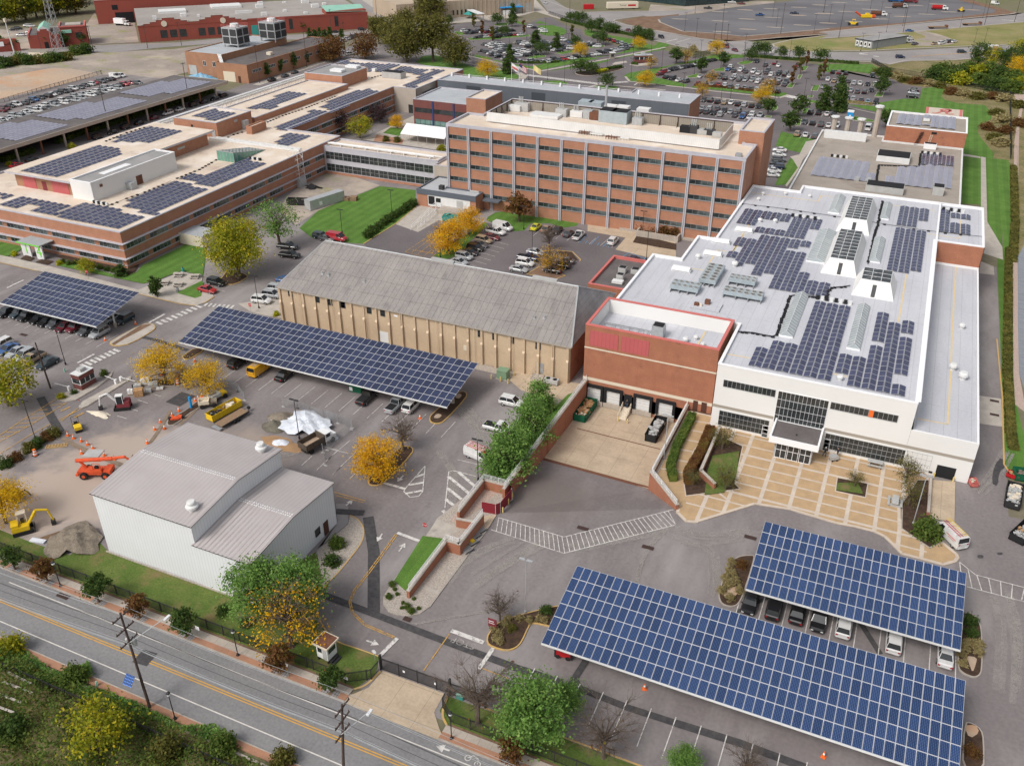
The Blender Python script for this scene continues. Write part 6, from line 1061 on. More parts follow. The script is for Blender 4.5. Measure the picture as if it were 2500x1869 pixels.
def ringx(x,w,zl,zb):return [(x,-w*.9,zl),(x,-w,zl+.2),(x,-w,zb-.13),(x,-w*.9,zb),(x,w*.9,zb),(x,w,zb-.13),(x,w,zl+.2),(x,w*.9,zl)]
CT={'sedan':([(-2.3,.7,.36,.84),(-2.15,.85,.28,.96),(-1.2,.9,.25,.98),(0,.91,.24,.95),(1.1,.9,.25,.9),(1.95,.84,.27,.78),(2.28,.68,.34,.66)],(-1.6,1.05,-.95,.25,.94,1.43,.8,.6),1.4),'suv':([(-2.25,.78,.4,1.0),(-2.12,.9,.32,1.1),(-1,.94,.3,1.1),(.6,.94,.3,1.07),(1.3,.92,.3,1.0),(2.0,.86,.34,.92),(2.28,.72,.42,.76)],(-2.12,1.15,-1.85,.45,1.08,1.7,.86,.7),1.38),'van':([(-2.75,.92,.4,1.3),(-2.65,.98,.34,1.35),(1.2,.98,.32,1.35),(1.7,.96,.34,1.25),(2.5,.9,.38,1.05),(2.75,.76,.45,.85)],(-2.7,1.9,-2.6,1.05,1.3,2.1,.94,.84),1.75),'pickup':([(-2.75,.88,.5,1.0),(-2.65,.94,.42,1.08),(.4,.95,.4,1.1),(1.3,.95,.4,1.1),(2.4,.9,.44,1.02),(2.72,.78,.5,.85)],(-.45,1.45,-.2,.75,1.08,1.76,.88,.72),1.75)}
def car_parts(kind,deck='black',rack=None):
 st,(b0,b1,r0,r1,zb,zr,wb,wr),ax=CT[kind];D={}
 m=MB();m.loft([ringx(*s) for s in st],0)
 m.face([(r0,-wr,zr+.012),(r1,-wr,zr+.012),(r1,wr,zr+.012),(r0,wr,zr+.012)])
 for s in (-1,1):
  for (a,b) in ((b0,r0),(b1,r1)):m.tube((a,s*wb,zb-.04),(b,s*wr,zr),.05,.045,4)
  xm=(b0+b1)/2-.1;m.tube((xm,s*(wb+.005),zb-.04),(xm*.9+(r0+r1)*.05,s*(wr+.005),zr),.04,n=4);m.tube((r0,s*wr,zr),(r1,s*wr,zr),.035,n=4)
  m.box(.95 if kind!='van' else 1.7,s*(wb+.14)-.07,zb-.02,1.12 if kind!='van' else 1.85,s*(wb+.14)+.07,zb+.13)
 if kind=='van':
  for s in (-1,1):m.face([(b0+.05,s*(wb+.012),zb-.05),(.55,s*(wb+.012),zb-.05),(.45,s*(wr+.012),zr),(r0,s*(wr+.012),zr)][::-s])
 m.box(st[0][0]-.05,-.72,.42,st[0][0]+.05,.72,.58);D['body']=(m,['paint'])
 g=MB();a=[(b0,-wb,zb-.03),(b1,-wb,zb-.03),(b1,wb,zb-.03),(b0,wb,zb-.03)];c=[(r0,-wr,zr),(r1,-wr,zr),(r1,wr,zr),(r0,wr,zr)]
 for i in range(4):j=(i+1)%4;g.face([a[i],a[j],c[j],c[i]])
 D['windows']=(g,['car_glass'])
 if kind=='pickup':m=MB();m.face([(-2.6,-.78,1.1),(-.55,-.78,1.1),(-.55,.78,1.1),(-2.6,.78,1.1)]);D['truck_bed']=(m,[deck])
 for i,(x,s) in enumerate(((ax,1),(ax,-1),(-ax,1),(-ax,-1))):
  w=MB();w.tube((x,s*.7,.33),(x,s*.93,.33),.34,n=12,m=0);w.tube((x,s*.93,.33),(x,s*.945,.33),.2,n=10,m=1);D['wheel%d'%i]=(w,['rubber','steel'])
 x=st[-1][0];xr=st[0][0];zl=st[-1][3]-.06;zt=st[0][3]-.1
 for i,s in enumerate((-1,1)):
  h=MB();h.cbox((x-.12,s*.58,zl-.13),(.26,.3,.15));D['headlight%d'%i]=(h,['lamp_glass']);h=MB();h.cbox((xr+.05,s*.68,zt-.16),(.16,.26,.2));D['taillight%d'%i]=(h,['tail_red'])
 return D
CM={}
def car_thing(kind,col,loc,ang,lab,group=None,deck='black'):
 if (kind,deck) not in CM:CM[(kind,deck)]=[(k.rstrip('0123'),mb.mesh(k.rstrip('0123'),ms)) for k,(mb,ms) in car_parts(kind,deck).items()]
 nm={'van':'parked_van','pickup':'pickup_truck'}.get(kind,'parked_car');cat={'van':'van','pickup':'pickup truck'}.get(kind,'car')
 o=T(nm,lab,cat,(loc[0],loc[1],loc[2] if len(loc)>2 else.02),group,radians(ang));o.scale=(.94,.96,.96)
 for n_,me in CM[(kind,deck)]:
  c=bpy.data.objects.new(n_,me);COL.objects.link(c);c.parent=o;c.color=(*PC[col][1],1)
 return o
FM={}
def far_mesh(kind):
 if kind not in FM:
  M_=MB();ms=['paint','car_glass','rubber','lamp_glass','tail_red','black','steel']
  for k,(mb,mm) in car_parts(kind).items():
   n=len(M_.v);M_.v+=mb.v;M_.f+=[tuple(n+i for i in f) for f in mb.f];M_.m+=[ms.index(mm[i]) for i in mb.m]
  FM[kind]=(M_,M_.mesh('car',ms))
 return FM[kind]
def far_car(kind,col,loc,ang,lab,group):
 o=bpy.data.objects.new({'van':'parked_van','pickup':'pickup_truck'}.get(kind,'parked_car'),far_mesh(kind)[1]);COL.objects.link(o);o.location=(loc[0],loc[1],.03);o.rotation_euler=(0,0,radians(ang));o.scale=(.94,.96,.96);o.color=(*PC[col][1],1)
 return tag(o,lab,{'van':'van','pickup':'pickup truck'}.get(kind,'car'),group)
KW={'sedan':'car','suv':'SUV','van':'van','pickup':'pickup'}
NC=[('sedan','k',9,472,615,-90,'black saloon facing out at the left end of the upper blue canopy'),('suv','k',9,622,655,90,'black SUV with roof rails, second from left under the upper blue canopy'),('sedan','k',9,770,680,90,'low black car, third from left under the upper blue canopy'),('suv','k',9,905,728,-90,'black SUV facing out, fourth from left under the upper blue canopy'),('suv','w',9,1062,765,90,'white estate with red tail lamps under the upper blue canopy'),('suv','w',9,1377,862,90,'white hatchback alone right of the black patch under the upper canopy'),('sedan','w',9,1702,945,90,'white saloon at the right end of the upper blue canopy'),('suv','k',4,45,418,-90,'black SUV at the left frame edge under the left canopy'),('suv','c',4,125,425,-90,'dark teal SUV, second from left under the left canopy'),('suv','k',4,172,443,-90,'boxy black SUV, third under the left canopy'),('sedan','k',4,245,458,-90,'black saloon, fourth under the left canopy'),('sedan','k',4,298,475,-90,'black saloon, fifth under the left canopy'),('suv','g',4,358,487,-90,'dark grey SUV, sixth under the left canopy'),('sedan','m',4,410,508,-90,'dark red saloon, left of the maroon SUV under the left canopy'),('suv','m',4,478,512,-90,'maroon SUV in the left canopy row'),('suv','g',4,552,532,-90,'grey SUV beside the silver one in the left canopy row'),('suv','s',4,627,548,-90,'silver SUV at the near right end of the left canopy row'),('sedan','s',4,700,458,-90,'silver car in the back row behind the canopy post'),('suv','c',4,785,462,-90,'dark SUV at the right end behind the left canopy post'),('suv','w',4,10,622,-90,'white car at the left frame edge beyond the wooden pole'),('sedan','b',4,50,650,-90,'blue car, second from the frame edge in the short left row'),('sedan','s',4,105,668,-90,'silver car behind the dark estate in the short left row'),('suv','s',4,155,690,-90,'silver SUV beside the brown pickup in the short left row'),('pickup','t',4,205,712,-90,'brown weathered pickup beside the teal saloon at left'),('sedan','c',4,298,738,-90,'dark teal saloon at the grass end of the short left row'),('suv','k',4,1500,735,90,'black SUV at the left end below the navy canopy'),('van','o',4,1640,772,90,'orange and yellow service van with ladders below the navy canopy'),('sedan','k',4,1797,812,90,'black saloon alone below the navy canopy'),('pickup','k',5,250,952,90,'black pickup beside the green box below the navy canopy'),('pickup','s',5,430,1002,90,'silver pickup with black bed below the navy canopy'),('suv','w',5,530,1008,90,'white SUV right of the silver pickup below the navy canopy'),('suv','w',5,1160,985,0,'white SUV beside the topmost feathery green tree'),('pickup','w',5,1080,1148,0,'white pickup mostly hidden under the feathery green trees'),('sedan','r',4,1308,275,0,'bright red saloon beside the picnic tables'),('suv','k',4,1365,230,0,'black SUV beside the bright red saloon under the big lime tree'),('suv','w',4,1650,342,8,'white SUV nearest the lamp at the end of the tan hall'),('suv','s',4,1715,308,8,'silver SUV second in the row at the end of the tan hall'),('suv','s',4,1750,270,8,'silver SUV third in the row at the end of the tan hall'),('sedan','b',4,1800,215,8,'blue car half hidden by the roof of the tan hall'),('pickup','k',1,1828,1608,8,'black pickup in the lane between the lime tree and tan hall'),('pickup','k',1,1815,1555,8,'second dark pickup behind the black one in the lane'),('suv','c',1,2025,1490,0,'dark car by the lawn at the left end of the tan roof'),('sedan','g',1,2062,1503,0,'dark grey car beside the red truck at the tan roof'),('van','r',1,2125,1497,0,'red truck showing above the left end of the tan roof'),('sedan','y',2,1315,1430,90,'bright yellow hatchback on the lawn edge of the office lot'),('sedan','t',2,1380,1443,90,'tan saloon right of the yellow hatchback'),('sedan','k',2,1447,1452,-90,'black saloon right of the tan saloon'),('sedan','g',2,1518,1470,90,'grey saloon left of the white pickup'),('pickup','w',2,1585,1485,90,'white pickup beside the blue disabled bays'),('suv','w',2,1800,1520,90,'white SUV in the blue disabled bays'),('van','w',2,1105,1430,-8,'white van at the top of the slanted office lot row'),('pickup','w',2,1062,1462,-8,'white pickup next to the white van'),('sedan','m',2,1035,1495,-8,'dark red saloon below the white pickup in the slanted row'),('suv','t',2,985,1516,-8,'tan estate in the slanted office lot row'),('sedan','g',2,960,1542,-8,'grey car below the tan estate'),('suv','k',2,932,1565,-8,'black SUV in the slanted office lot row'),('sedan','k',2,900,1590,-8,'black saloon below the black SUV in the slanted row'),('suv','s',2,862,1618,-8,'silver SUV near the tan roof ridge'),('sedan','s',5,830,100,-8,'silver saloon half hidden by the tan roof ridge'),('sedan','s',2,1310,1590,0,'silver car at the back of the amber tree island'),('pickup','n',5,1265,75,0,'navy pickup beside the amber tree island'),('suv','w',5,1245,108,0,'white SUV beside the amber tree island'),('sedan','s',5,1205,146,0,'silver saloon at the near end of the amber island row'),('sedan','k',5,1420,152,180,'black saloon right of the amber tree trunk'),('suv','k',5,1475,122,180,'black SUV behind the black saloon by the amber tree'),('sedan','g',5,1500,92,180,'dark grey car farthest back by the amber tree'),('sedan','n',5,1935,88,0,'navy saloon in the blue marked bay beside the white roof')]
for k,c,r,x,y,a,lab in NC:
 z=.6 if k!='van' else.8;p=G(r,x,y,z);car_thing(k,c,p,a,lab,None,'black')
RW=[(1,'105,1042 200,1008 615,864 710,832 795,802 880,774 975,742 1060,714 1138,690 1222,662 1290,642 1355,622 1410,602','rkkkkkmwwkkkk',90,'kerbside line beside the parking deck'),(13,'1365,1008 1530,955 1650,910','kgg',90,'kerbside line at the plant building'),(12,'20,1392 60,1367 130,1335 210,1318 300,1300 370,1277 430,1257 505,1232 600,1212 655,1192 722,1172 800,1155 870,1142 925,1120 1005,1102 1075,1077 1145,1062 1185,1042 1280,1027 1335,1007 1400,997','mmkwgkbkkwkkgwgkwrgkk',5,'fence row beside the sand lot'),(12,'30,1525 110,1495 180,1460 250,1440 330,1415 400,1385 480,1360 560,1330 640,1305 710,1290 790,1270 870,1240 950,1215 1040,1190 1120,1175 1200,1155 1280,1130 1340,1110 1420,1095 1500,1075 1570,1065 1640,1045 1740,1050','wssgwswwsgwgsswwgsskrrg',5,'row along the parking deck roof edge'),(12,'60,1545 140,1520 280,1470 370,1440 470,1400 590,1365 700,1330 830,1300 960,1265 1030,1240 1150,1200 1240,1180 1320,1160 1400,1135 1500,1115','swsswgswsswgsws',5,'second row tucked under the deck roof edge'),(3,'655,945 652,975 650,1008 638,1032 640,1052 620,1075 610,1102','wwgknww',8,'short row beside the stair tower'),(3,'850,708 900,712 955,718 995,727','kkwk',90,'rear row of the small back lot'),(3,'812,768 862,775 916,785 965,790 1015,792','gkgww',90,'middle row of the small back lot'),(3,'766,845 820,850 878,860 918,860','twgw',90,'front row of the small back lot'),(16,'185,1210 270,1210 350,1223 440,1232 522,1252 610,1260 695,1264 785,1282 872,1292 957,1293 1040,1312 1125,1322 1215,1332 1305,1342','sssskgkktwkskk',90,'kerb row behind the grey hall'),(16,'505,1335 595,1365 685,1375 782,1370 870,1390 1050,1400 1145,1430 1225,1440 1325,1447','wssgkggws',90,'double row behind the grey hall, far side'),(16,'480,1392 560,1402 645,1412 735,1422 820,1442 950,1408 1005,1452 1100,1468 1190,1478','sggkssgbw',90,'double row behind the grey hall, near side'),(16,'1280,772 1390,818 1510,797 1555,824 1795,828','kgmwm',90,'sparse top row of the second lot'),(16,'920,872 990,892 1075,885 1140,902 1235,902 1300,922 1400,915 1462,942 1550,930 1630,942 1690,962','bgwgwwgwkkw',90,'upper row of the second lot'),(16,'565,962 660,952 760,947 815,972 880,988 970,988 1055,1005 1135,1005 1220,1010 1290,1030 1370,1052 1460,1042 1540,1045 1630,1065','wgggksgsswtwgg',90,'middle row of the second lot'),(16,'540,1052 625,1052 715,1062 800,1067 880,1077 950,1092 1040,1102 1125,1107 1205,1117 1285,1132 1370,1135 1460,1148 1545,1152','rgsrwgssgsssk',90,'front hedge row of the second lot'),(16,'950,845 1100,858 1255,885 1420,890 1570,908 1655,920 690,925 840,950 1000,965 1080,975 1160,975 1240,985 1330,985 1485,1005 1565,1005 1650,1030','wwwgggsgwsgssgsg',90,'far half of the paired rows of the second lot'),(16,'60,935 90,908 135,898 200,880 250,872 295,862 345,852 400,842 460,832 520,815 600,787 665,772 735,757 855,717','mrwkgwgkkwkkkw',60,'curved lawn row of the second lot'),(16,'140,972 215,988 300,1012 392,1022','kkwg',75,'near corner of the curved lawn row'),(17,'145,772 210,780 285,787 570,812','kmkk',90,'top row of the right lot'),(17,'95,850 160,868 235,878 310,872 375,892 440,892 520,902 600,905','wtggswkw',90,'second row of the right lot'),(17,'45,932 115,947 265,962 340,967 410,982 485,987 560,967','skwsgkk',90,'third row of the right lot'),(17,'130,1052 300,1052 365,1062 450,1072 525,1088 610,1097','sssglk',90,'front row of the right lot'),(17,'1010,965 1015,1000 1000,1035','ksk',-5,'line beside the bright lawn'),(17,'965,405 975,445 1030,470 1240,467 1310,464 1350,452 1395,447 1450,445','wwgtwwkw',60,'gravel yard of the modular office'),(14,'140,532 190,512 240,492 290,482 330,462 370,442 430,437','wwwggks',70,'row at the end of the red hall street'),(15,'500,340 545,348 640,372 660,398','wkww',20,'group beside the circular lawn'),(14,'1725,392 1780,385 1830,405 1890,390 1940,385 2010,395 2060,380 2140,390','wkkgkkmk',60,'top row of the first lot, left part'),(15,'20,385 70,370 120,365 200,360 260,385','wkwwk',60,'top row of the first lot, right part'),(14,'1760,415 1820,415 1885,405 1960,405 2020,405 2100,410','gkgwmk',60,'second row of the first lot'),(14,'1880,475 1940,470 2000,465 2060,450 2130,455','kgwrk',60,'island row of the first lot, left part'),(15,'60,457 120,455 180,450 240,445 310,440 370,440','gkgkrw',60,'island row of the first lot, right part'),(15,'20,550 80,560 140,580 200,590 265,610 330,625','wwgkgs',20,'first slanted row of the first lot'),(15,'20,595 80,605 130,625 180,635 240,655 300,670 350,680','wswkgkw',20,'second slanted row of the first lot'),(15,'370,625 420,645 470,655 520,670 570,685 400,690 450,700','gwwkkwk',20,'third slanted row of the first lot'),(15,'360,530 420,540 490,568 540,580','kwwk',20,'fourth slanted row of the first lot'),(15,'610,522 660,530 710,540 760,555','gkwk',20,'fifth slanted row of the first lot'),(15,'690,610 740,630 800,635 850,640','gkwk',20,'sixth slanted row of the first lot'),(15,'880,580 940,600 1000,608','kgw',20,'seventh slanted row of the first lot'),(15,'905,505 960,520 1010,535 1080,510 1140,535 1190,560 1240,545 1300,560','wgbgkgwk',20,'eighth slanted row of the first lot'),(15,'20,690 80,712 170,742 290,760 365,772 480,772 570,777 655,777 740,777','gksgwsgww',60,'southern kerb row of the first lot, left part'),(15,'795,747 860,757 915,747 965,732 1020,737 1075,717 1130,710 1190,705 1270,692 1335,682 1375,662 1425,657 1475,647 1520,640 1570,632 1625,622','kgrkwksgwwkgkwss',30,'southern kerb row of the first lot, right part'),(15,'1290,457 1345,467 1435,490 1490,497 1540,517 1590,532 1640,548 1690,562 1735,578 1770,582','ksrkrgsgsg',120,'curved row by the road hedge'),(15,'1640,600 1690,610 1700,590','kgk',150,'tail of the curved row by the road hedge'),(15,'20,572 90,585 150,605 215,622 280,640','kwgsw',20,'packed rows of the first lot'),(15,'60,640 130,655 200,668 260,690 330,705','sgwks',20,'lower packed rows of the first lot'),(14,'1990,560 2040,575 2090,590 2140,605 2180,560 2130,545 1950,640 2010,655 2060,680 2110,690 2160,705','gwkgwskgwsk',20,'left end of the packed rows'),(15,'630,540 690,548 740,565 790,590 350,545 410,560 470,590','wgksgwk',20,'pairs behind the slanted rows'),(15,'1100,530 1160,545 1210,570 1270,575 1330,585','swgkw',20,'pairs by the umbrella trees'),(12,'345,322 390,330 380,405 260,442 290,440 170,372 230,362','wwwwwkk',30,'yard beside the brick station')]
RM=[('pickup','t',16,715,548,-45,'tan pickup crossing at the far junction'),('van','m',16,885,590,-48,'dark red minivan at the far junction'),('sedan','m',16,1003,632,-48,'dark red saloon leaving the far junction'),('suv','k',16,75,468,-45,'black SUV on the far road left of the junction'),('sedan','w',15,680,38,-50,'white car on the far road at the top'),('sedan','m',15,1730,382,-45,'dark car on the far road beside the brown bank'),('suv','n',17,870,612,20,'navy SUV on the lower far road'),('suv','c',17,1530,556,20,'dark car on the lower far road ahead of the lorry'),('sedan','b',17,970,330,20,'blue car on the upper far road'),('van','w',17,1890,40,-40,'white box van at the top right road'),('van','w',17,525,1375,90,'white van parked left of the plant block'),('suv','w',14,280,682,60,'white SUV at the tree line behind the complex'),('suv','k',14,430,372,40,'black SUV on the street before the red hall'),('sedan','k',14,100,402,40,'black car on the street left of the black SUV'),('pickup','k',16,665,105,10,'dark pickup at the edge of the fresh tarmac'),('pickup','w',16,965,30,10,'white pickup by the dark glass office'),('pickup','m',16,1085,48,10,'dark red pickup by the dark glass office'),('pickup','b',16,1320,190,30,'blue and white work truck on the fresh tarmac'),('pickup','n',16,1755,168,10,'navy pickup on the fresh tarmac'),('van','w',12,1450,968,-5,'white shuttle van at the end of the sand lot row'),('suv','w',12,1530,955,-5,'white car behind the shuttle van')]
ALL=[]
for r,pts,cols,a,desc in RW:
 p=P(r,pts,.6)
 for i,((x,y),c) in enumerate(zip(p,cols)):
  k='suv' if (i*7+len(desc))%5<2 else 'sedan'
  ALL.append((hypot(x,y),k,c,(x,y),a+180*(((i*3+len(pts))%4)==0),f'{PC[c][0]} {KW[k]}, {ordn(i)} in the {desc}',desc))
for k,c,r,x,y,a,lab in RM:ALL.append((0,k,c,G(r,x,y,.6),a,lab,None))
ALL.sort(key=lambda e:e[0]);CAP=292-len(NC);merged={}
for i,(d,k,c,p,a,lab,desc) in enumerate(ALL):
 if i<CAP:far_car(k,c,p,a,lab,'cars in the '+desc if desc else None)
 else:merged.setdefault(c,[]).append((k,p,a))
mb=MB();cl=list(merged);ms=[mat('paint_'+PC[c][0].replace(' ','_'),PC[c][1],rough=.3,coat=.6) and 'paint_'+PC[c][0].replace(' ','_') for c in cl]+['car_glass','rubber','lamp_glass','tail_red','black','steel']
for ci,c in enumerate(cl):
 for k,p,a in merged[c]:
  src=far_mesh(k)[0];n=len(mb.v);mb.v+=src.v;mb.xf(n,radians(a),(p[0],p[1],.03),.95);mb.f+=[tuple(n+i for i in f) for f in src.f];mb.m+=[ci if q==0 else len(cl)+q-1 for q in src.m]
o=mb.build('parked_cars',ms);o['kind']='stuff';tag(o,'the farthest parked cars, too small to count, beyond the nearer rows','cars')
def ladder(mb,x,y0,z,L,w,m):
 for s in (0,w):mb.tube((x-L/2,y0+s,z),(x+L/2,y0+s,z),.035,n=4,m=m)
 for i in range(int(L/.35)):mb.tube((x-L/2+.2+i*.35,y0,z),(x-L/2+.2+i*.35,y0+w,z),.025,n=4,m=m)
for lab,r,x,y,a,cols,txt in (('white work van with red ladders on the roof beside the feathery trees',5,960,1312,-12,('lift_orange','red'),0),('white work van with yellow and red ladders beside the round dark bush',9,1735,185,128,('yellow','red'),1)):
 o=car_thing('van','w',(*G(r,x,y,1.0),.02),a,lab,None);mb=MB();ladder(mb,-.3,-.7,2.3,4.2,.45,0);ladder(mb,-.5,.1,2.33,3.8,.45,1)
 for q in (-1.9,0,1):mb.tube((q,-.8,2.1),(q,-.8,2.26),.03,n=4,m=2);mb.tube((q,.8,2.1),(q,.8,2.26),.03,n=4,m=2);mb.tube((q,-.8,2.26),(q,.8,2.26),.03,n=4,m=2)
 mb.build('roof_ladders',[*cols,'steel'],o)
 if txt:mb=MB();mb.box(-2.2,.985,1.5,-.2,.995,1.62);mb.box(-2.0,.985,1.25,-.6,.995,1.33);mb.build('side_stripe','trim_red',o)
mb=MB();ladder(mb,-.6,-.5,2.3,3,.4,0);ladder(mb,-.6,.1,2.3,3,.4,0)
for o in [o for o in COL.objects if o.get('label','').startswith('orange and yellow service van')]:mb.build('roof_ladders',['unit'],o)
MZ=.075
def lines_on(name,m,w,*segs):
 mb=MB();z=MZ
 for s in segs:
  r,p=s[0],s[1];stroke(mb,P(r,p) if r else p,s[2] if len(s)>2 else w,z);z+=.0004
 return struct(name,mb,m)
mb=MB()
for y in (49.22,49.52):stroke(mb,[(-420,y),(260,y)],.13,.06)
struct('road_marking',mb,'street_yellow');mb=MB();stroke(mb,[(-93.9,52.15),(260,52.15)],.14,.06);stroke(mb,[(-420,46.85),(260,46.85)],.14,.06);struct('road_marking',mb,'street_white')
def patch(m,w,*segs,smooth=1,lvl=.062):
 for k,(r,p,*ww) in enumerate(segs):
  q,wd=chaik(P(r,p),smooth),ww[0] if ww else w
  for j in range(7 if m=='dust' else 1):
   SHN[0]+=1;o=(rnd.gauss(0,.3)*wd,rnd.gauss(0,.3)*wd) if m=='dust' else (0,0);sheet('tar_patch' if m=='tar' else 'tyre_streak',band([(x+o[0],y+o[1]) for x,y in q],wd*rnd.uniform(.1,.4) if m=='dust' else wd),m,0,lvl+SHN[0]*.00003)
patch('tar',1.1,(8,'255,85 290,300 290,690',1.5),(8,'-60,560 0,585 300,700 560,800 850,910 1200,1040 1480,1130',1.0),(8,'1590,1165 1900,1290 2197,1385',.9),(9,'0,1385 400,1510 830,1670',1.0),(8,'1640,975 1540,1130',.8),(8,'1495,1170 1600,1145',1.6),(9,'600,585 380,685',.5),(9,'1160,745 1290,950',.7),(19,'510,465 640,700 760,900',1.3),(4,'880,570 1000,600 1185,660',.9),(4,'1090,1000 1190,935',3.2),(8,'50,50 230,60',1.2),(7,'870,960 960,985',2.0),smooth=0)
patch('trench',.9,(19,'790,980 960,1080 1120,1150'),(19,'1350,1250 1560,1330'),(19,'2150,630 2000,890 1880,1060',.6),(4,'1270,1000 1180,1090 1130,1130',.7),smooth=0)
patch('dust',2.2,(8,'770,500 830,400 960,300 1180,225',1.6),(8,'900,500 1150,330 1400,200',2.6),(8,'1550,300 1800,240 2120,180',2.2),(8,'1950,500 2000,300 2150,150',1.6),(9,'60,250 230,280 250,420 240,580',1.4),(9,'-20,150 200,220 480,180',2.4),(9,'2100,1200 2120,800 2060,600',2.6),(8,'540,760 1000,680',.5),(6,'1900,1560 2000,1450 2080,1300',1.5),(20,'1400,1120 1700,1040 1850,930',1.8),(5,'840,1010 1000,1200 1020,1420',2.6),(5,'700,1300 800,1450 760,1600',2))
mb=MB()
def bays(x0,x1,y0,y1,st,z=MZ):
 n=int(round(abs(x1-x0)/st))
 for i in range(n+1):stroke(mb,[(x0+(x1-x0)*i/n,y0),(x0+(x1-x0)*i/n,y1)],.11,z)
xa=G(9,545,650)[0];bays(xa-2.75,xa+2.75*8,83.8,89,2.75);xa=G(9,35,1250)[0];bays(xa-2.75*6,xa+2.75*9,61.3,66.6,2.75);bays(-117,-59,104,109,2.75);bays(-160,-133,104.5,110,2.75)
for r,p in ((5,'820,1350 990,1390'),(20,'1740,1220 1870,1105'),(20,'1930,1280 2197,1030'),(20,'2130,1340 2230,1240'),(20,'2000,980 2197,1030'),(19,'1480,700 1600,735'),(19,'1620,600 1740,640'),(19,'1740,500 1865,540'),(19,'1950,430 2030,455'),(4,'1360,275 1420,290'),(5,'35,1440 180,1300'),(5,'140,1470 280,1330'),(5,'0,1350 140,1230'),(5,'0,1280 130,1310')):stroke(mb,P(r,p),.1,MZ)
for i in range(9):a=G(2,1040-28*i,1520+24*i);stroke(mb,[a,(a[0]+4.6,a[1]-.9)],.1,MZ)
for i in range(8):a=G(2,1345+70*i,1452+10*i);stroke(mb,[a,(a[0]-.2,a[1]-4.6)],.1,MZ)
for r,pts,cols,a,d in RW:
 if a==90 and r in (16,17,3):
  p=P(r,pts,.6)
  for (x,y),(x2,y2) in zip(p[:-1],p[1:]):
   if hypot(x2-x,y2-y)<8:stroke(mb,[((x+x2)/2,(y+y2)/2-2.9),((x+x2)/2,(y+y2)/2+2.3)],.14,MZ)
struct('bay_marking',mb,'white_paint')
def hatch(up,lo,n,w=.11,sk=.03):
 def at(p,t):
  L=[hypot(b[0]-a[0],b[1]-a[1]) for a,b in zip(p[:-1],p[1:])];d=t*sum(L)
  for l,a,b in zip(L,p[:-1],p[1:]):
   if d<=l or b is p[-1]:return (a[0]+(b[0]-a[0])*d/l,a[1]+(b[1]-a[1])*d/l)
   d-=l
 for i in range(n+1):t=i/n;stroke(mb,[at(up,t*(1-sk)),at(lo,min(1,t+sk))],w,MZ)
 for p in (up,lo):stroke(mb,p,.12,MZ+.0006)
mb=MB();hatch(P(8,'1080,90 1490,212 2180,40'),P(8,'1030,165 1490,315 2197,135'),38);hatch(P(9,'1790,370 1890,450 2197,530 2400,590'),P(9,'1835,525 2197,620 2400,670'),9,sk=-.05);struct('hatched_walk',mb,'white_paint')
mb=MB();z=MZ
for r,p,w in ((5,'615,1390 500,1520 480,1550 520,1588 575,1580 600,1550 615,1390',.14),(5,'555,1460 612,1440',.4),(5,'510,1510 605,1495',.4),(5,'490,1565 595,1545',.4),(5,'350,1495 490,1535',.45),(5,'935,1455 790,1418 765,1425 740,1654',.14),(5,'825,1428 932,1520',.5),(5,'760,1455 895,1565',.5),(5,'755,1530 860,1612',.5),(5,'745,1600 815,1654',.5),(8,'725,45 775,88',.5),(8,'440,185 585,240',.5),(8,'330,960 440,850',.5),(8,'780,802 985,878',.6),(8,'1045,912 955,1045',.5),(4,'940,487 1040,432',.5),(4,'490,740 595,685',.5),(4,'45,267 150,217',.45),(5,'0,1720 0,1721',.1),(16,'135,530 280,495',.8),(16,'260,540 440,490',.4),(16,'1395,710 1500,630',.8),(15,'1800,1080 1845,1050',.5),(17,'430,585 520,590',1),(17,'580,605 640,612',1.4),(17,'1960,215 2130,230',1.2),(14,'1100,620 1450,600',.8)):z+=.0004;stroke(mb,P(r,p),w,z)
def zebra(r,p0,p1,n,L,w):
 a,b=G(r,*p0),G(r,*p1);d=Vector((b[0]-a[0],b[1]-a[1]));u=d.normalized();v=Vector((-u.y,u.x))*L/2
 for i in range(n):c=Vector(a)+d*((i+.5)/n);stroke(mb,[(c.x-v.x,c.y-v.y),(c.x+v.x,c.y+v.y)],w,MZ+.012)
zebra(4,(990,497),(1270,378),9,1.9,.6);zebra(4,(515,765),(750,655),8,1.9,.6);zebra(4,(1285,372),(1480,388),7,1.5,.5);zebra(15,(440,950),(1340,1060),40,3,.7);zebra(15,(1350,1060),(1720,1035),16,2.6,.6);zebra(16,(1660,1215),(1870,1255),8,4,.9)
def arrow(a,b,s=1,z=MZ+.02):
 d=Vector((b[0]-a[0],b[1]-a[1])).normalized();n=Vector((-d.y,d.x));m=Vector(b)-d*.9*s;stroke(mb,[a,tuple(m)],.22*s,z);mb.face([(m.x-n.x*.5*s,m.y-n.y*.5*s,z),(b[0],b[1],z),(m.x+n.x*.5*s,m.y+n.y*.5*s,z)])
for r,a,b in ((5,(478,1450),(440,1490)),(5,(115,1640),(160,1605)),(8,(450,302),(490,250)),(8,(345,192),(312,242)),(8,(245,865),(325,893)),(8,(1025,1160),(1110,1185)),(8,(770,1560),(685,1530)),(17,(520,570),(425,582))):arrow(G(r,*a),G(r,*b),1 if r!=17 else 3)
b0=G(8,930,1630);b1=G(8,945,1610)
for c in (G(8,885,1605),G(8,945,1645)):
 for i in range(10):stroke(mb,[(c[0]+.32*cos(i*.628),c[1]+.32*sin(i*.628)),(c[0]+.32*cos(i*.628+.628),c[1]+.32*sin(i*.628+.628))],.1,MZ)
stroke(mb,P(8,'885,1605 920,1590 950,1612 945,1645'),.1,MZ+.0005);struct('road_marking',mb,'white_paint')
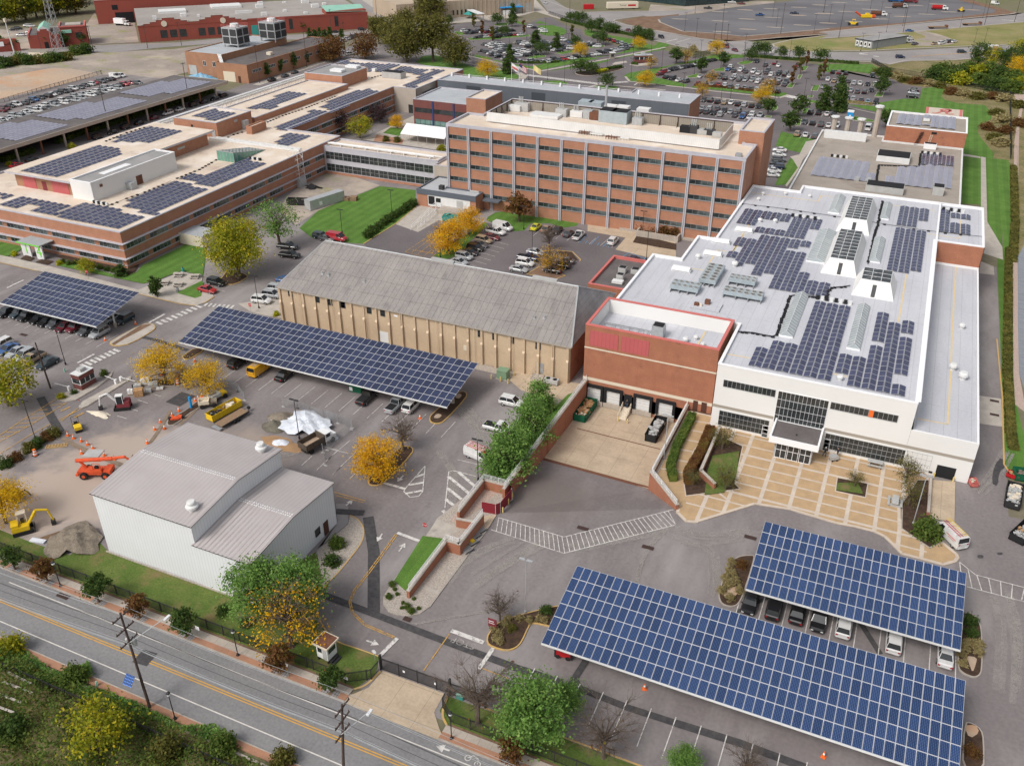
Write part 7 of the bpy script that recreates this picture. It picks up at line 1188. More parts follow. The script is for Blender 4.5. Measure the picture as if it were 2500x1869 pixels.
lines_on('road_marking','yellow_paint',.12,(8,'430,190 330,330 262,422 165,545 135,620 150,690 232,770 412,848'),(8,'440,196 338,338 270,430 175,550 146,622 162,686 240,762 425,842'),(8,'770,820 605,1055'),(8,'975,1040 1140,1105'),(5,'40,1555 240,1610'),(5,'50,1575 225,1620'),(19,'0,945 300,740 710,490'),(19,'0,1025 350,835 550,715 840,535'),(19,'0,965 130,955'),(19,'60,910 250,900'),(19,'130,857 350,835'),(19,'210,800 460,778'),(19,'300,740 545,718'),(19,'380,690 620,668'),(19,'480,630 600,620'),(19,'615,572 840,545'),(19,'0,1175 400,930 640,800'),(19,'740,755 1020,615'),(19,'770,770 985,600'),(19,'860,690 960,640'),(19,'770,640 880,590',.3),(19,'940,720 1060,660',.3),(2,'490,1590 640,1490'),(2,'490,1590 690,1650'),(2,'530,1595 650,1510'),(2,'570,1605 680,1520'),(2,'610,1615 720,1530'),(2,'650,1630 740,1550'))
lines_on('road_marking','blue_paint',.12,(2,'1590,1532 1640,1482'),(2,'1660,1545 1710,1495'),(2,'1735,1558 1770,1530'),(5,'1855,75 1900,45 2000,80 1985,110'),(5,'1830,110 1960,145 1975,125 1850,95'),(5,'1855,108 1880,100'),(5,'1885,120 1910,105'),(5,'1920,130 1945,113'),(2,'1625,1538 1640,1520'),(2,'1700,1550 1715,1532'),(2,'1768,1562 1783,1545'))
mb=MB()
for i in range(14):a=G(17,1000+50*i,610-i*3.2);b=G(17,1045+50*i,606-i*3.2);stroke(mb,[a,b],.7,MZ)
for i in range(16):a=G(14,400+16*i,110+9*i);stroke(mb,[(a[0]-2,a[1]),(a[0]+2,a[1]+1)],.5,MZ)
struct('road_marking',mb,'yellow_paint')
for r,x,y,s,a in ((8,855,880,1.3,-1.92+pi),(4,965,443,1.2,pi/2+pi),(4,520,697,1.2,pi/2+pi),(4,75,232,1.2,pi/2+pi)):
 o=text('STOP',s,'faded_paint',(*G(r,x,y),MZ),(0,0,{8:pi,4:pi}[r]),None,'road_marking',1,0);o['kind']='structure'
o=text('NO PARKING',.9,'yellow_paint',(*G(2,600,1590),MZ),(0,0,0),None,'road_marking',1,0);o['kind']='structure'
for k,(r,x,y,w) in enumerate(((8,1610,157,.8),(8,2020,278,.8),(9,470,215,.8),(4,148,562,.8),(7,398,585,.9),(6,2010,980,.7),(6,2010,1067,.7),(8,502,730,.5))):
 a=G(r,x,y);sheet('drain_grate',rect(a[0]-w,a[1]-.35,a[0]+w,a[1]+.35),'rust_dark',0,.09+k*.0005)
sheet('tar_patch',smoothpoly(P(9,'2025,310 2060,308 2062,322 2030,325'),1),'tar',0,.08);sheet('tar_patch',smoothpoly(P(9,'1900,325 1940,325 1940,345 1905,345'),1),'tar',0,.081)
sheet('tar_patch',smoothpoly(P(6,'1990,1500 2010,1380 2060,1330 2080,1400 2040,1420 2030,1520'),1),'tar',0,.082)
def spec(name,lab,cat,loc,rz,parts,group=None,sc=1):
 """parts: (name, material, shapes); a 6-tuple is a box, a 3-tuple of (p, q, r) a bar"""
 o=T(name,lab,cat,loc,group,rz)
 if rz==0:o['_o']=[0.,0.,0.]
 o.scale=(sc,sc,sc)
 for pn,m,sh in parts:
  mb=MB()
  for s in sh:
   if len(s)==6:mb.box(*s)
   elif len(s)==3:mb.tube(s[0],s[1],s[2],n=8 if s[2]>.09 else 5)
   elif len(s)==4:mb.tube(s[0],s[1],s[2],s[3],8)
  mb.build(pn,m,o)
 return o
def wall(lab,pts,z0,z1,th=.35,rail=0,m='brick_dock',cap='walk'):
 t=T('brick_wall',lab,'wall',(*pts[0],0));b=MB();c=MB();r=MB();n=len(pts);zz=z1 if isinstance(z1,(list,tuple)) else [z1]*n;lo=z0 if isinstance(z0,(list,tuple)) else [z0]*n
 for i in range(n-1):
  a,e=Vector(pts[i]),Vector(pts[i+1]);d=(e-a).normalized();nn=Vector((-d.y,d.x))*th/2;e2=e+d*th*.5
  q=[(a-nn),(e2-nn),(e2+nn),(a+nn)];h=[zz[i],zz[i+1],zz[i+1],zz[i]];l=[lo[i],lo[i+1],lo[i+1],lo[i]]
  for j in range(4):k=(j+1)%4;b.face([(*q[j],l[j]),(*q[k],l[k]),(*q[k],h[k]),(*q[j],h[j])])
  w=[(p-a-(e2-a)*.5)*1.0 for p in q];ex=nn*.25;q2=[q[0]-ex,q[1]-ex,q[2]+ex,q[3]+ex]
  for j in range(4):k=(j+1)%4;c.face([(*q2[j],h[j]),(*q2[k],h[k]),(*q2[k],h[k]+.14),(*q2[j],h[j]+.14)])
  c.face([(*q2[j],h[j]+.14) for j in range(4)])
  if rail:
   L=(e-a).length;s=int(L/1.8)+1
   for j in range(s+1):p=a+(e-a)*j/s;z=zz[i]+(zz[i+1]-zz[i])*j/s+.14;r.tube((p.x,p.y,z),(p.x,p.y,z+rail),.03,n=4)
   for f in (.3,.55,.8,1):r.tube((a.x,a.y,zz[i]+.14+rail*f),(e.x,e.y,zz[i+1]+.14+rail*f),.025,n=4)
 b.build('wall',m,t);c.build('coping',cap,t)
 if rail:r.build('railing','white',t)
 return t
wall('long brick retaining wall with white railing beside the sunken court',[(-43.25,128.2),(-43.25,110),(-43.25,96),(-43.25,93.8)],[-3.2,-2.6,-.8,-.4],[1.5,1.6,1.8,1.8],.4,.9)
wall('short brick wall turning the corner above the maroon fence',[(-43.3,94.6),(-46.9,94.6),(-46.9,86.6)],0,1.7,.35,.9)
wall('stepped brick wall with white railing beside the lane, upper block',[(-46.6,85.2),(-44.0,85.6)],0,1.5,.3)
wall('stepped brick wall with storage pallets at its foot',[(-43.5,87.2),(-43.6,80.3),(-45.6,80.3)],0,1.9,.4,.8);wall('low brick wall with white rails above the green lawn of the island',[(-45.6,80.2),(-45.75,70.6)],0,[1.7,1.25],.4,.85)
wall('low brick wall with railing slanting between ramp and forecourt',[(-25.3,128.2),(-25.3,107.3),(-19.9,101.5)],[-3.2,-2.4,0],[.95,.95,.9],.45,.7);wall('brick planter wall bent along the forecourt bed',[(-18.8,123.6),(-18.7,110.6),(-16.1,108.2)],0,1.15,.35);wall('low white-capped planter wall by the delivery door apron',[(12.75,123.8),(12.75,114.5)],0,.7,.3)
t=T('enclosure_fence','maroon screen fence round the little yard at the wall corner','fence',(-45,88,0));m=MB();q=P(8,'972,-5 972,55 1060,72 1090,60')+P(5,'1160,1600 1165,1490')
for a,b in zip(q[1:-1],q[2:]):k=len(m.v);L=hypot(b[0]-a[0],b[1]-a[1]);m.box(0,-.03,.1,L,.03,1.9);m.xf(k,atan2(b[1]-a[1],b[0]-a[0]),(*a,0))
m.build('panel','fence_red',t);m=MB()
for a in q[1:]:m.tube((*a,0),(*a,2),.05)
m.build('post','unit',t)
def railfence(lab,pts,h,m='darkmetal',st=.15,bw=.014,name='railing_fence',solid=None,group=None):
 t=T(name,lab,'fence',(*pts[0],0),group);b=MB();p=MB()
 for a,e in zip(pts[:-1],pts[1:]):
  L=hypot(e[0]-a[0],e[1]-a[1]);k=len(b.v);n=int(L/st)
  if solid:b.box(0,-.012,.1,L,.012,h)
  else:
   for i in range(n):b.box(i*st,-bw,.1,i*st+2*bw,bw,h)
  for z in (.2,h-.15,h-.02):b.box(0,-.025,z-.02,L,.025,z+.02)
  b.xf(k,atan2(e[1]-a[1],e[0]-a[0]),(*a,0))
  for i in range(int(L/2.4)+1):u=i*2.4/L;p.cbox((a[0]+(e[0]-a[0])*u,a[1]+(e[1]-a[1])*u,0),(.09,.09,h+.12))
 b.build('panel',solid or m,t);p.build('post',m,t);return t
railfence('black railing fence along the street pavement left of the gate',[(-130,56.1),(-50,56.1),(-45.6,56),(-43.2,57.6),(-43.1,59.1)],1.6);railfence('black railing fence along the street pavement right of the gate',[(-34.2,59),(-34,57.4),(-32.4,56.1),(60,56.1)],1.6);railfence('black mesh fence through the undergrowth below the street',[(-82,41.6),(-30,41.6)],1.4)
t=railfence('black sliding vehicle gate across the concrete driveway',[(-43.0,59.3),(-34,59.35),(-29.8,59.35)],1.9,'darkmetal',.12,.02,'sliding_gate');t['category']='gate';part(t,'gate_frame','darkmetal',(-43.1,59.2,0,-42.9,59.5,2.3),(-34.2,59.2,0,-34.0,59.5,2.5),(-29.9,59.2,0,-29.7,59.5,2.3));part(t,'sign','white',(-40,59.2,1.0,-39.75,59.24,1.3),(-36,59.2,.9,-35.8,59.24,1.2))
t=T('utility_box','green utility box beside the end of the sliding gate','utility box',(*G(8,840,1225),0));x,y=G(8,840,1225);part(t,'cabinet','teal',(x-.4,y-.3,0,x+.4,y+.3,.6));part(t,'lid','seafoam',(x-.43,y-.33,.6,x+.43,y+.33,.68))
t=T('notice_board','white notices wired to the black fence left of the gate','sign',(-46,55.95,0));part(t,'board','white',(-46.2,55.94,.7,-45.2,55.98,1.1));part(t,'notice','red',(-48.3,55.94,.6,-47.8,55.98,.95))
for lab,p,h in (('chain-link fence along the riverside scrub',P(3,'2105,600 2110,1010'),2),('dark mesh fence between scrub and river bank',P(17,'560,670 740,770 1100,830 1400,890 1800,980 2080,1050'),1.8),('iron fence along the far road above the hedge',P(15,'720,180 960,260 1300,345 1640,420 2060,510'),1.8),('dark fence panels by the far gate',P(16,'470,740 700,680'),2),('chain-link fence at the sand lot car row',P(12,'0,1310 640,1120 1300,935'),1.6)):railfence(lab,p,h,'darkmetal',.5 if 'sand' in lab or 'iron' in lab else.3,.03)
for k,s in enumerate(((20,'630,270 790,220'),(20,'780,220 940,290'),(20,'940,290 1020,400'),(20,'1510,480 1690,500'),(20,'1690,500 1850,570'),(20,'1850,570 2030,640'),(20,'2030,640 2197,690'),(5,'0,1090 155,1150'),(5,'0,1290 150,1160'),(20,'2010,1060 2040,1220'))):
 a=P(*s);t=T('mesh_panel',f'grey temporary mesh panel, {ORD[k]} from the left around the works','fence panel',(*a[0],0),'temporary mesh panels');m=MB();L=hypot(a[1][0]-a[0][0],a[1][1]-a[0][1])
 for i in range(int(L/.22)):m.box(i*.22,-.008,.1,i*.22+.02,.008,1.7)
 for i in range(8):m.box(0,-.008,.1+i*.22,L,.008,.12+i*.22)
 m.xf(0,atan2(a[1][1]-a[0][1],a[1][0]-a[0][0]),(*a[0],0));m.build('mesh','steel',t);m=MB()
 for q in a:m.tube((*q,0),(*q,1.75),.035);m.cbox((*q,0),(.6,.25,.08))
 m.build('frame','unit',t)
x,y=G(7,2050,990);spec('guard_booth','little white guard booth with rusty brown roof by the street fence','booth',(x,y+.6,0),-.1,[('wall','white',[(-.8,-.8,.5,.8,.8,2.6)]),('roof','rust',[(-1.0,-1.0,2.62,1.0,1.0,2.72)]),('roof_edge','cream',[(-1.1,-1.1,2.5,1.1,-1.0,2.75),(-1.1,1.0,2.5,1.1,1.1,2.75),(-1.1,-1,2.5,-1,1,2.75),(1,-1,2.5,1.1,1,2.75)]),('window','glass',[(-.6,-.83,1.4,.0,-.81,2.3),(.81,-.6,1.4,.83,.6,2.3)]),('door','unit',[(.1,-.83,.5,.7,-.81,2.3)]),('steps','darkmetal',[(.85,-.7,.1,1.5,.7,.2),(.85,-.7,.3,1.15,.7,.4),(-.8,-.8,0,-.6,-.6,.5),(.6,-.8,0,.8,-.6,.5)])])
x,y=G(19,1060,330);spec('guard_booth','brick gate booth with dark windows and roof unit at the left entry','booth',(x,y+.4,.16),pi/2-.02,[('wall','brick_dark',[(-1.6,-1,0,1.6,1,1.0),(-1.6,-1,2.0,1.6,1,2.8)]),('window','glass',[(-1.55,-.95,1.0,1.55,.95,2.0)]),('frame','frame_white',[(-1.62,-1.02,1,-1.5,-.9,2),(1.5,-1.02,1,1.62,-.9,2),(-1.62,.9,1,-1.5,1.02,2),(1.5,.9,1,1.62,1.02,2),(-.5,-1.02,1,-.42,-.95,2),(.5,-1.02,1,.58,-.95,2),(-1.63,-1.03,.97,1.63,1.03,1.03)]),('roof','unit_white',[(-1.65,-1.05,2.8,1.65,1.05,2.9)]),('roof_unit','unit',[(-.6,-.5,2.9,.6,.5,3.5)])],sc=1.0)
for k,(r,a,b) in enumerate(((19,(880,385),(690,285)),(19,(1470,300),(1320,190)),(19,(1535,265),(1700,258)))):
 a=G(r,*a);b=G(r,*b,1);o=T('entry_barrier',f'white drop-arm barrier, {ORD[k]} from the left at the entry booth','barrier',(*a,0),'entry barriers');m=MB();m.cbox((*a,0),(.4,.4,1.0));m.build('housing','white',o);m=MB();m.tube((*a,.9),(*b,1.0),.05,n=5);m.build('arm','white',o)
x,y=G(15,1890,800);spec('guard_booth','brick toll booth on the far drive between the lots','booth',(x,y+2,.2),.55,[('wall','brick_dark',[(-4,-1.5,0,4,1.5,1.3),(-4,-1.5,2.4,4,1.5,3)]),('window','glass',[(-3.9,-1.4,1.3,3.9,1.4,2.4)]),('roof','roof_grey',[(-4.1,-1.6,3,4.1,1.6,3.15),(-1,-.8,3.15,1,.8,3.9)]),('frame','frame_white',[(-2+k*2,-1.52,1.3,-1.8+k*2,-1.41,2.4) for k in range(4)])])
x,y=G(15,1517,745);spec('guard_booth','small dark kiosk on the far path','booth',(x,y+.5,0),.5,[('wall','brown_screen',[(-1,-1,0,1,1,2.6)]),('roof','unit_white',[(-1.3,-1.3,2.6,1.3,1.3,2.85)]),('window','glass',[(-.7,-1.03,1,.7,-1.01,2.2)])])
x,y=G(17,325,1285);spec('portable_toilet','blue and white portable toilet by the curved drive','toilet',(x,y+.6,0),0,[('body','blue',[(-1,-1,0,1,1,2.6)]),('roof','white',[(-1.05,-1.05,2.6,1.05,1.05,3.0)]),('door','frame_white',[(-.3,-1.04,1.2,.3,-1.01,1.7)])])
def lamp(loc,h,kind,lab,group):
 x,y=loc;t=T('lamp_post',lab,'lamp post',(x,y,0),group);m=MB()
 if kind=='street':m.lathe((x,y,0),[(.2,0),(.2,.25),(.1,.4),(.06,.7),(.05,h-.5)],8);m.build('pole','darkmetal',t);m=MB();m.lathe((x,y,h-.5),[(.08,0),(.2,.12),(.2,.38)],8);m.build('lantern','lamp_glass',t);m=MB();m.lathe((x,y,h-.12),[(.24,0),(.2,.12),(.06,.2)],8);m.build('cap','darkmetal',t)
 else:
  pm='darkmetal' if kind=='lot' else 'galv';m.lathe((x,y,0),[(.16,0),(.16,.5),(.07,.52),(.055,h)],7);m.build('pole',pm,t)
  for s in (-1,1):m=MB();m.box(x+s*.12 if s>0 else x-.85,y-.14,h-.05,x+.85 if s>0 else x-.12,y+.14,h+.08);m.build('lamp_head',pm,t)
for i,x in enumerate((-87.2,-59.2,-31.3)):lamp((x,54.25),4.2,'street',['black lantern lamp post on the upper pavement, farthest left','black lantern lamp post on the upper pavement near the reddish tree','black lantern lamp post on the upper pavement right of the gate'][i],'street lantern posts')
lamp((-59.6,44.35),4.2,'street','black lantern lamp post on the lower pavement by the tall pole','street lantern posts')
for r,x,y,h,k,d in ((4,225,1220,7.3,'lot','beside the entry drive hedge'),(4,415,750,7.3,'lot','on the grass by the teal saloon'),(4,1635,395,7.3,'lot','at the end of the tan hall'),(20,1712,885,7.3,'lot','rising through the white sheeted heap'),(5,950,1480,7.3,'lot','in front of the white ladder van'),(8,1248,692,8.6,'galv','pale, in the red sign bed'),(22,715,480,8,'galv','pale, beside the sunken court'),(21,640,415,8.4,'galv','pale, at the round dark bush'),(2,405,1340,6,'lot','on the lawn by the clipped shrubs'),(2,92,1470,6,'lot','on the lawn above the red truck'),(2,1237,1448,6,'lot','on the lawn by the bronze tree'),(2,712,1625,7,'lot','beside the bright orange tree'),(2,1290,1640,7,'lot','at the amber tree island'),(2,2010,1640,7,'lot','by the tan terrace steps'),(2,1985,1480,6,'lot','by the reddish shrubs')):lamp(G(r,x,y),h,k,('dark lamp post ' if k=='lot' else 'tall lamp post, ')+d,'parking lot lamp posts')
for i,(r,x,y) in enumerate(((15,445,505),(15,225,580),(15,680,440),(15,940,480),(15,965,650),(15,1440,580),(15,1335,545),(15,515,790),(15,570,740),(15,895,665),(15,1665,855),(15,1760,990),(15,1525,1080),(15,920,1040),(15,708,1010),(15,470,1010),(15,1450,990),(15,1790,695),(15,2010,750),(16,80,860),(16,255,805),(16,405,795),(16,565,740),(16,345,1190),(16,490,940),(16,825,860),(16,830,1240),(16,945,1250),(16,1115,780),(16,1500,1320),(16,1870,1265),(16,1945,1360),(16,1362,920),(17,95,755),(17,1655,500),(17,1765,490),(17,445,550),(17,615,540))):lamp(G(r,x,y),8,'lot',f'thin dark lamp post, {ordn(i)} among the far lots and roads','thin lamp posts in the far lots')
for i,(r,x,y) in enumerate(((16,370,395),(16,500,170),(16,515,470),(16,1480,215),(16,1525,340),(16,1690,730),(16,2000,420),(16,2125,160),(17,45,135),(17,105,240),(17,550,95),(17,650,205),(17,1155,150),(17,1640,100),(17,895,280),(17,1510,300),(17,1755,195),(17,720,345),(16,1120,690))):lamp(G(r,x,y),9,'lot',f'thin dark lamp post, {ordn(i)} around the fresh tarmac','thin lamp posts by the fresh tarmac')
def pole(base,h,lab,lean=(0,0),arms=0,r=.17):
 x,y=base;t=T('utility_pole',lab,'utility pole',(x,y,0),'wooden utility poles');m=MB();m.tube((x,y,0),(x+lean[0],y+lean[1],h),r,r*.65,8);m.build('pole','pole_wood',t);X,Y=x+lean[0],y+lean[1]
 for k in range(arms):
  m=MB();z=h-.5-k*1.6;f=z/h;cx,cy=x+lean[0]*f,y+lean[1]*f;m.box(cx-.06,cy-1.2,z,cx+.06,cy+1.2,z+.12)
  for s in (-1.1,-.5,.5,1.1):m.tube((cx,cy+s,z+.12),(cx,cy+s,z+.35),.05)
  m.build('crossarm','pole_wood',t)
 return t
t=pole((-63.2,44.4),12.6,'tall leaning wooden pole with solar plate beside the street',(-1.6,1.0),3)
m=MB();m.tube((-64.1,45,9),(-62.2,48.2,10.2),.05);m.build('lamp_arm','steel',t);m=MB();m.cbox((-62,48.5,10.15),(.3,.8,.15));m.build('street_light','lamp_glass',t);m=MB();m.lathe((-64.6,45.2,8.3),[(.25,0),(.25,.9),(.1,1)],8);m.lathe((-64.2,45.6,8.0),[(.25,0),(.25,.9),(.1,1)],8);m.build('transformer','unit',t)
m=MB();m.face([(-64.7,43.2,4.4),(-63.5,43.2,4.4),(-63.5,44.0,5.2),(-64.7,44.0,5.2)]);m.face([(-64.7,43.2,4.36),(-63.5,43.2,4.36),(-63.5,44.0,5.16),(-64.7,44.0,5.16)][::-1]);m.build('solar_plate','solar_plate',t)
t=pole((-38.2,47.7-3.3),11.6,'wooden pole at the bottom edge with street light arm',(.3,1.2),3);m=MB();m.tube((-38,45,8),(-36.6,47.4,9),.05);m.build('lamp_arm','steel',t);m=MB();m.cbox((-36.4,47.6,8.95),(.3,.8,.15));m.build('street_light','lamp_glass',t)
t=T('power_line','sagging grey overhead cables strung along the street between poles','cables',(-63,45,0))
for k,(y,z) in enumerate(((44.0,12.3),(45.1,12.3),(46.2,12.2),(44.2,10.7),(46.3,10.7),(44.4,9.2),(46.1,9.1),(45.2,7.6),(45.5,7.0))):
 m=MB();pts=[]
 for a,b,s in ((-150,-64.8,1.6),(-64.8,-37.9,.35),(-37.9,40,1.6)):
  for i in range(13):u=i/12;pts.append((a+(b-a)*u,y+.35,z-s*4*u*(1-u)))
 m.path(pts,.017 if k<7 else.03,4);m.build('cable','galv' if k%3 else 'darkmetal',t)
pole(G(4,320,900),9,'bare wooden pole on the pavement by the entry booth',(-.4,0))
for i,(r,x,y,h) in enumerate(((12,1380,1620,15),(11,325,540,15),(13,1210,1050,15),(13,1805,850,15),(12,1185,665,12),(12,1865,615,11),(13,225,580,11),(14,225,680,14),(14,620,270,12),(14,710,180,11),(14,1045,200,12),(15,180,260,12),(15,985,270,14),(16,830,510,17),(16,1580,430,15),(17,210,405,16),(17,900,350,16),(17,1775,270,16),(17,2095,240,16),(12,530,640,8),(12,1060,600,8),(16,740,510,8),(16,905,515,8),(13,2115,400,11))):pole(G(r,x,y),h,f'far wooden utility pole, {ordn(i)} behind the complex and along far roads',(rnd.uniform(-.3,.3),0),1,.14)
x,y=G(12,745,630);t=T('lattice_mast','steel lattice mast standing before the brick station','mast',(x,y,0));m=MB();Hh=42
for sx in (-1,1):
 for sy in (-1,1):m.tube((x+sx*2,y+sy*2,0),(x+sx*.4,y+sy*.4,Hh),.13,.08,4)
for k in range(14):
 z0,z1=k*3,k*3+3;w0,w1=2-1.6*z0/Hh,2-1.6*z1/Hh
 for a,b in (((-1,-1),(1,-1)),((1,-1),(1,1)),((1,1),(-1,1)),((-1,1),(-1,-1))):m.tube((x+a[0]*w0,y+a[1]*w0,z0),(x+b[0]*w1,y+b[1]*w1,z1),.06,n=4);m.tube((x+b[0]*w0,y+b[1]*w0,z0),(x+a[0]*w1,y+a[1]*w1,z1),.06,n=4)
m.build('lattice','steel',t);x,y=G(12,200,735);t=T('floodlight_mast','slim white floodlight mast left of the station','mast',(x,y,0));m=MB();m.tube((x,y,0),(x-.6,y,16),.3,.2,8);m.build('mast','unit_white',t);m=MB();m.cbox((x-.6,y,15.5),(.9,.9,1.6));m.build('lamp_head','cream',t)
for i,(r,x,y,h,cols,nm) in enumerate(((15,253,1025,9.5,('white','trim_red'),'white and red flag'),(15,350,1030,9.5,('red','white'),'striped flag with blue corner'),(15,527,1050,10,('flag_yellow','flag_yellow'),'plain pale yellow flag'))):
 a,b=G(r,x,y);t=T('flagpole',f'white flagpole with {nm} behind the grey hall','flagpole',(a,b,0),'flagpoles');m=MB();m.tube((a,b,0),(a,b,7.4),.12,.07,6);m.build('pole','white',t);m=MB();n=7;z=7.2
 for k in range(n):u,v=k/n*3.6,(k+1)/n*3.6;m.face([(a+u*.9,b+.25*sin(u*2),z-u*.45-2.2),(a+v*.9,b+.25*sin(v*2),z-v*.45-2.2),(a+v*.9,b+.25*sin(v*2),z-v*.45),(a+u*.9,b+.25*sin(u*2),z-u*.45)],0)
 if i==0:m.face([(a+.4,b-.3,z-1.9),(a+3,b-.3,z-3),(a+3,b-.3,z-2.2),(a+.4,b-.3,z-1.0)],1)
 if i==1:
  for k in range(4):m.face([(a+.02,b-.3,z-2.0+k*.5),(a+3.3,b-.3,z-3.6+k*.5),(a+3.3,b-.3,z-3.35+k*.5),(a+.02,b-.3,z-1.75+k*.5)],1)
  m.face([(a+.02,b-.34,z-1.1),(a+1.5,b-.34,z-1.75),(a+1.5,b-.34,z-.7),(a+.02,b-.34,z)],2)
 m.build('flag',[*cols,'navy'],t)
def at(r,x,y,h=0,dz=0):p=G(r,x,y,h);return (p[0],p[1],dz)
def wheel(x,y,r,w=.3):return ((x,y-w/2,r),(x,y+w/2,r),r)
t=spec('telehandler','orange-red telehandler with forks raised toward the grey shed','telehandler',at(19,1240,1450),.42,[('chassis','lift_orange',[(-2.6,-.8,.7,2.0,.8,1.25),(-2.8,-1,.6,-2.4,1,.9),(-.4,-.95,1.25,1.2,-.3,1.8),(1.4,-.9,.9,2.4,.9,1.5)]),('boom','lift_orange',[((-2.9,.35,2.5),(2.6,.35,2.9),.3),((2.4,.35,2.9),(4.6,.35,3.2),.22),((4.5,.35,3.2),(5.4,.35,2.4),.16),((-1.6,.35,1.3),(-2.4,.35,2.4),.2)]),('fork','rust',[(5.3,-.5,1.7,5.45,1.2,1.85),(5.3,-.5,2.7,5.45,1.2,2.85)]+[(5.33,-.45+.4*k,1.7,5.43,-.4+.4*k,3.0) for k in range(5)]+[(5.45,-.2,1.68,6.5,0,1.76),(5.45,.7,1.68,6.5,.9,1.76)]),('roll_cage','lift_orange',[((0,-.9,1.8),(0,-.9,2.8),.05),((1.1,-.9,1.8),(1.1,-.9,2.8),.05),((0,-.9,2.8),(1.1,-.9,2.8),.05),((0,-.3,2.8),(1.1,-.3,2.8),.05)]),('seat','black',[(.2,-.8,1.8,.7,-.4,2.2)])]+[('wheel','rubber',[wheel(a,b,.62,.42)]) for a in (-1.6,1.6) for b in (-.95,.95)]+[('wheel_hub','lift_orange',[((a,s*1.15,.62),(a,s*1.19,.62),.28)]) for a in (-1.6,1.6) for s in (-1,1)])
def excavator(lab,loc,rz,body,cabm,canopy,s):
 return spec('excavator',lab,'excavator',loc,rz,[('track','rubber',[(-1.1,-.85,0,1.1,-.5,.5)]),('track','rubber',[(-1.1,.5,0,1.1,.85,.5)]),('blade','darkmetal',[(1.2,-.85,.05,1.3,.85,.45)]),('body',body,[(-1.1,-.75,.55,.8,.75,1.15),(-1.1,-.7,1.15,-.3,.7,1.5)]),('cab',cabm,[(-.3,-.05,2.5,.75,.75,2.6)]+[((a,b,1.15),(a,b,2.5),.05) for a in (-.25,.7) for b in (0,.7)]),('windows','car_glass',[(-.22,.02,1.2,.68,.7,2.45)] if not canopy else [(0,.1,1.15,.4,.6,1.6)]),('arm',body if canopy else 'unit_white',[((.8,-.2,1.1),(1.9,-.2,2.7),.16),((1.9,-.2,2.7),(3.1,-.2,2.3),.14),((3.1,-.2,2.3),(3.4,-.2,.7),.11),((1.1,-.2,1.3),(1.9,-.2,2.3),.06)]),('bucket','darkmetal',[(3.1,-.5,.1,3.6,.1,.65)])],sc=s)
excavator('white and dark red mini excavator beside the wrapped pallets',at(19,1565,600),3.75,'maroon','unit_white',0,1.1);excavator('yellow mini excavator with cream canopy at the left edge beside the gravel heap',at(7,150,175),.9,'yellow','cream',1,1.15)
spec('backhoe','yellow digger half hidden behind the left-edge yellow tree','digger',at(4,75,1600),.3,[('body','yellow',[(-1.5,-.7,.7,1.5,.7,1.4),(.4,-.5,1.4,1.4,.5,1.8)]),('arm','darkmetal',[((1.5,0,1.2),(2.6,0,2),.12),((2.6,0,2),(3.4,0,1),.1)])]+[('wheel','rubber',[wheel(a,b,.55)]) for a in (-1,1) for b in (-.75,.75)])
spec('road_roller','small yellow road roller by the entry drive edge','roller',at(19,985,870),-.55,[('body','yellow',[(-.1,-.55,.55,1.2,.55,1.05),(-1.2,-.5,.5,-.1,.5,.75)]),('seat','black',[(-.8,-.3,.75,-.4,.3,1.2)]),('roll_bar','darkmetal',[((-1,-.5,.7),(-1,-.5,2),.035),((-1,.5,.7),(-1,.5,2),.035),((-1,-.5,2),(-1,.5,2),.035)]),('drum','darkmetal',[((.8,-.55,.42),(.8,.55,.42),.42)]),('drum','darkmetal',[((-.8,-.55,.42),(-.8,.55,.42),.42)])])
def skip(lab,loc,rz,L,w,h,m,load,name='skip',ribs=1):
 parts=[('wall',m,[(-L/2,-w/2,.15,L/2,-w/2+.08,h),(-L/2,w/2-.08,.15,L/2,w/2,h),(-L/2,-w/2,.15,-L/2+.08,w/2,h),(L/2-.08,-w/2,.15,L/2,w/2,h),(-L/2,-w/2,.15,L/2,w/2,.25)]),('rib',m,[(-L/2+.3+k*(L-.7)/7,s*w/2-.06,.2,-L/2+.38+k*(L-.7)/7,s*w/2+.06,h) for k in range(8) for s in (-1,1)]+[(-L/2-.05,s*w/2-.07,h-.12,L/2+.05,s*w/2+.07,h) for s in (-1,1)])]
 t=spec(name,lab,'skip',loc,rz,parts);R=random.Random(int(L*10+h*7))
 for lm,x0,x1,n,sz in load:
  mb=MB()
  for _ in range(n):mb.cbox((R.uniform(x0,x1)*L/2,R.uniform(-.36,.36)*w,R.uniform(h*.35,h*.9)),(sz*R.uniform(.5,1.4),sz*R.uniform(.4,1),sz*R.uniform(.15,.6)),0,None,R.uniform(0,3))
  mb.build('load',lm,t)['kind']='stuff'
 return t
skip('yellow skip holding rubble sacks and black scrap',at(20,770,560),.62+pi/4-.02,6.2,1.7,1.3,'yellow',[('black',-.8,-.1,26,.5),('cream',.1,.7,9,.7),('spoil',-.9,.9,30,.4)])
skip('dark green skip heaped with cardboard at the left dock',at(22,145,150,-3.1,-3.1),pi/2,6.2,2.1,1.6,'green_bin',[('cardboard',-.85,.9,46,.75),('cream',-.9,.1,22,.5)]);skip('long black skip of scrap metal at the right dock',at(22,655,290,-3,-2.9),pi/2,6.4,1.9,1.5,'black',[('unit',-.7,.8,26,.8),('galv',-.8,.5,16,.7)])
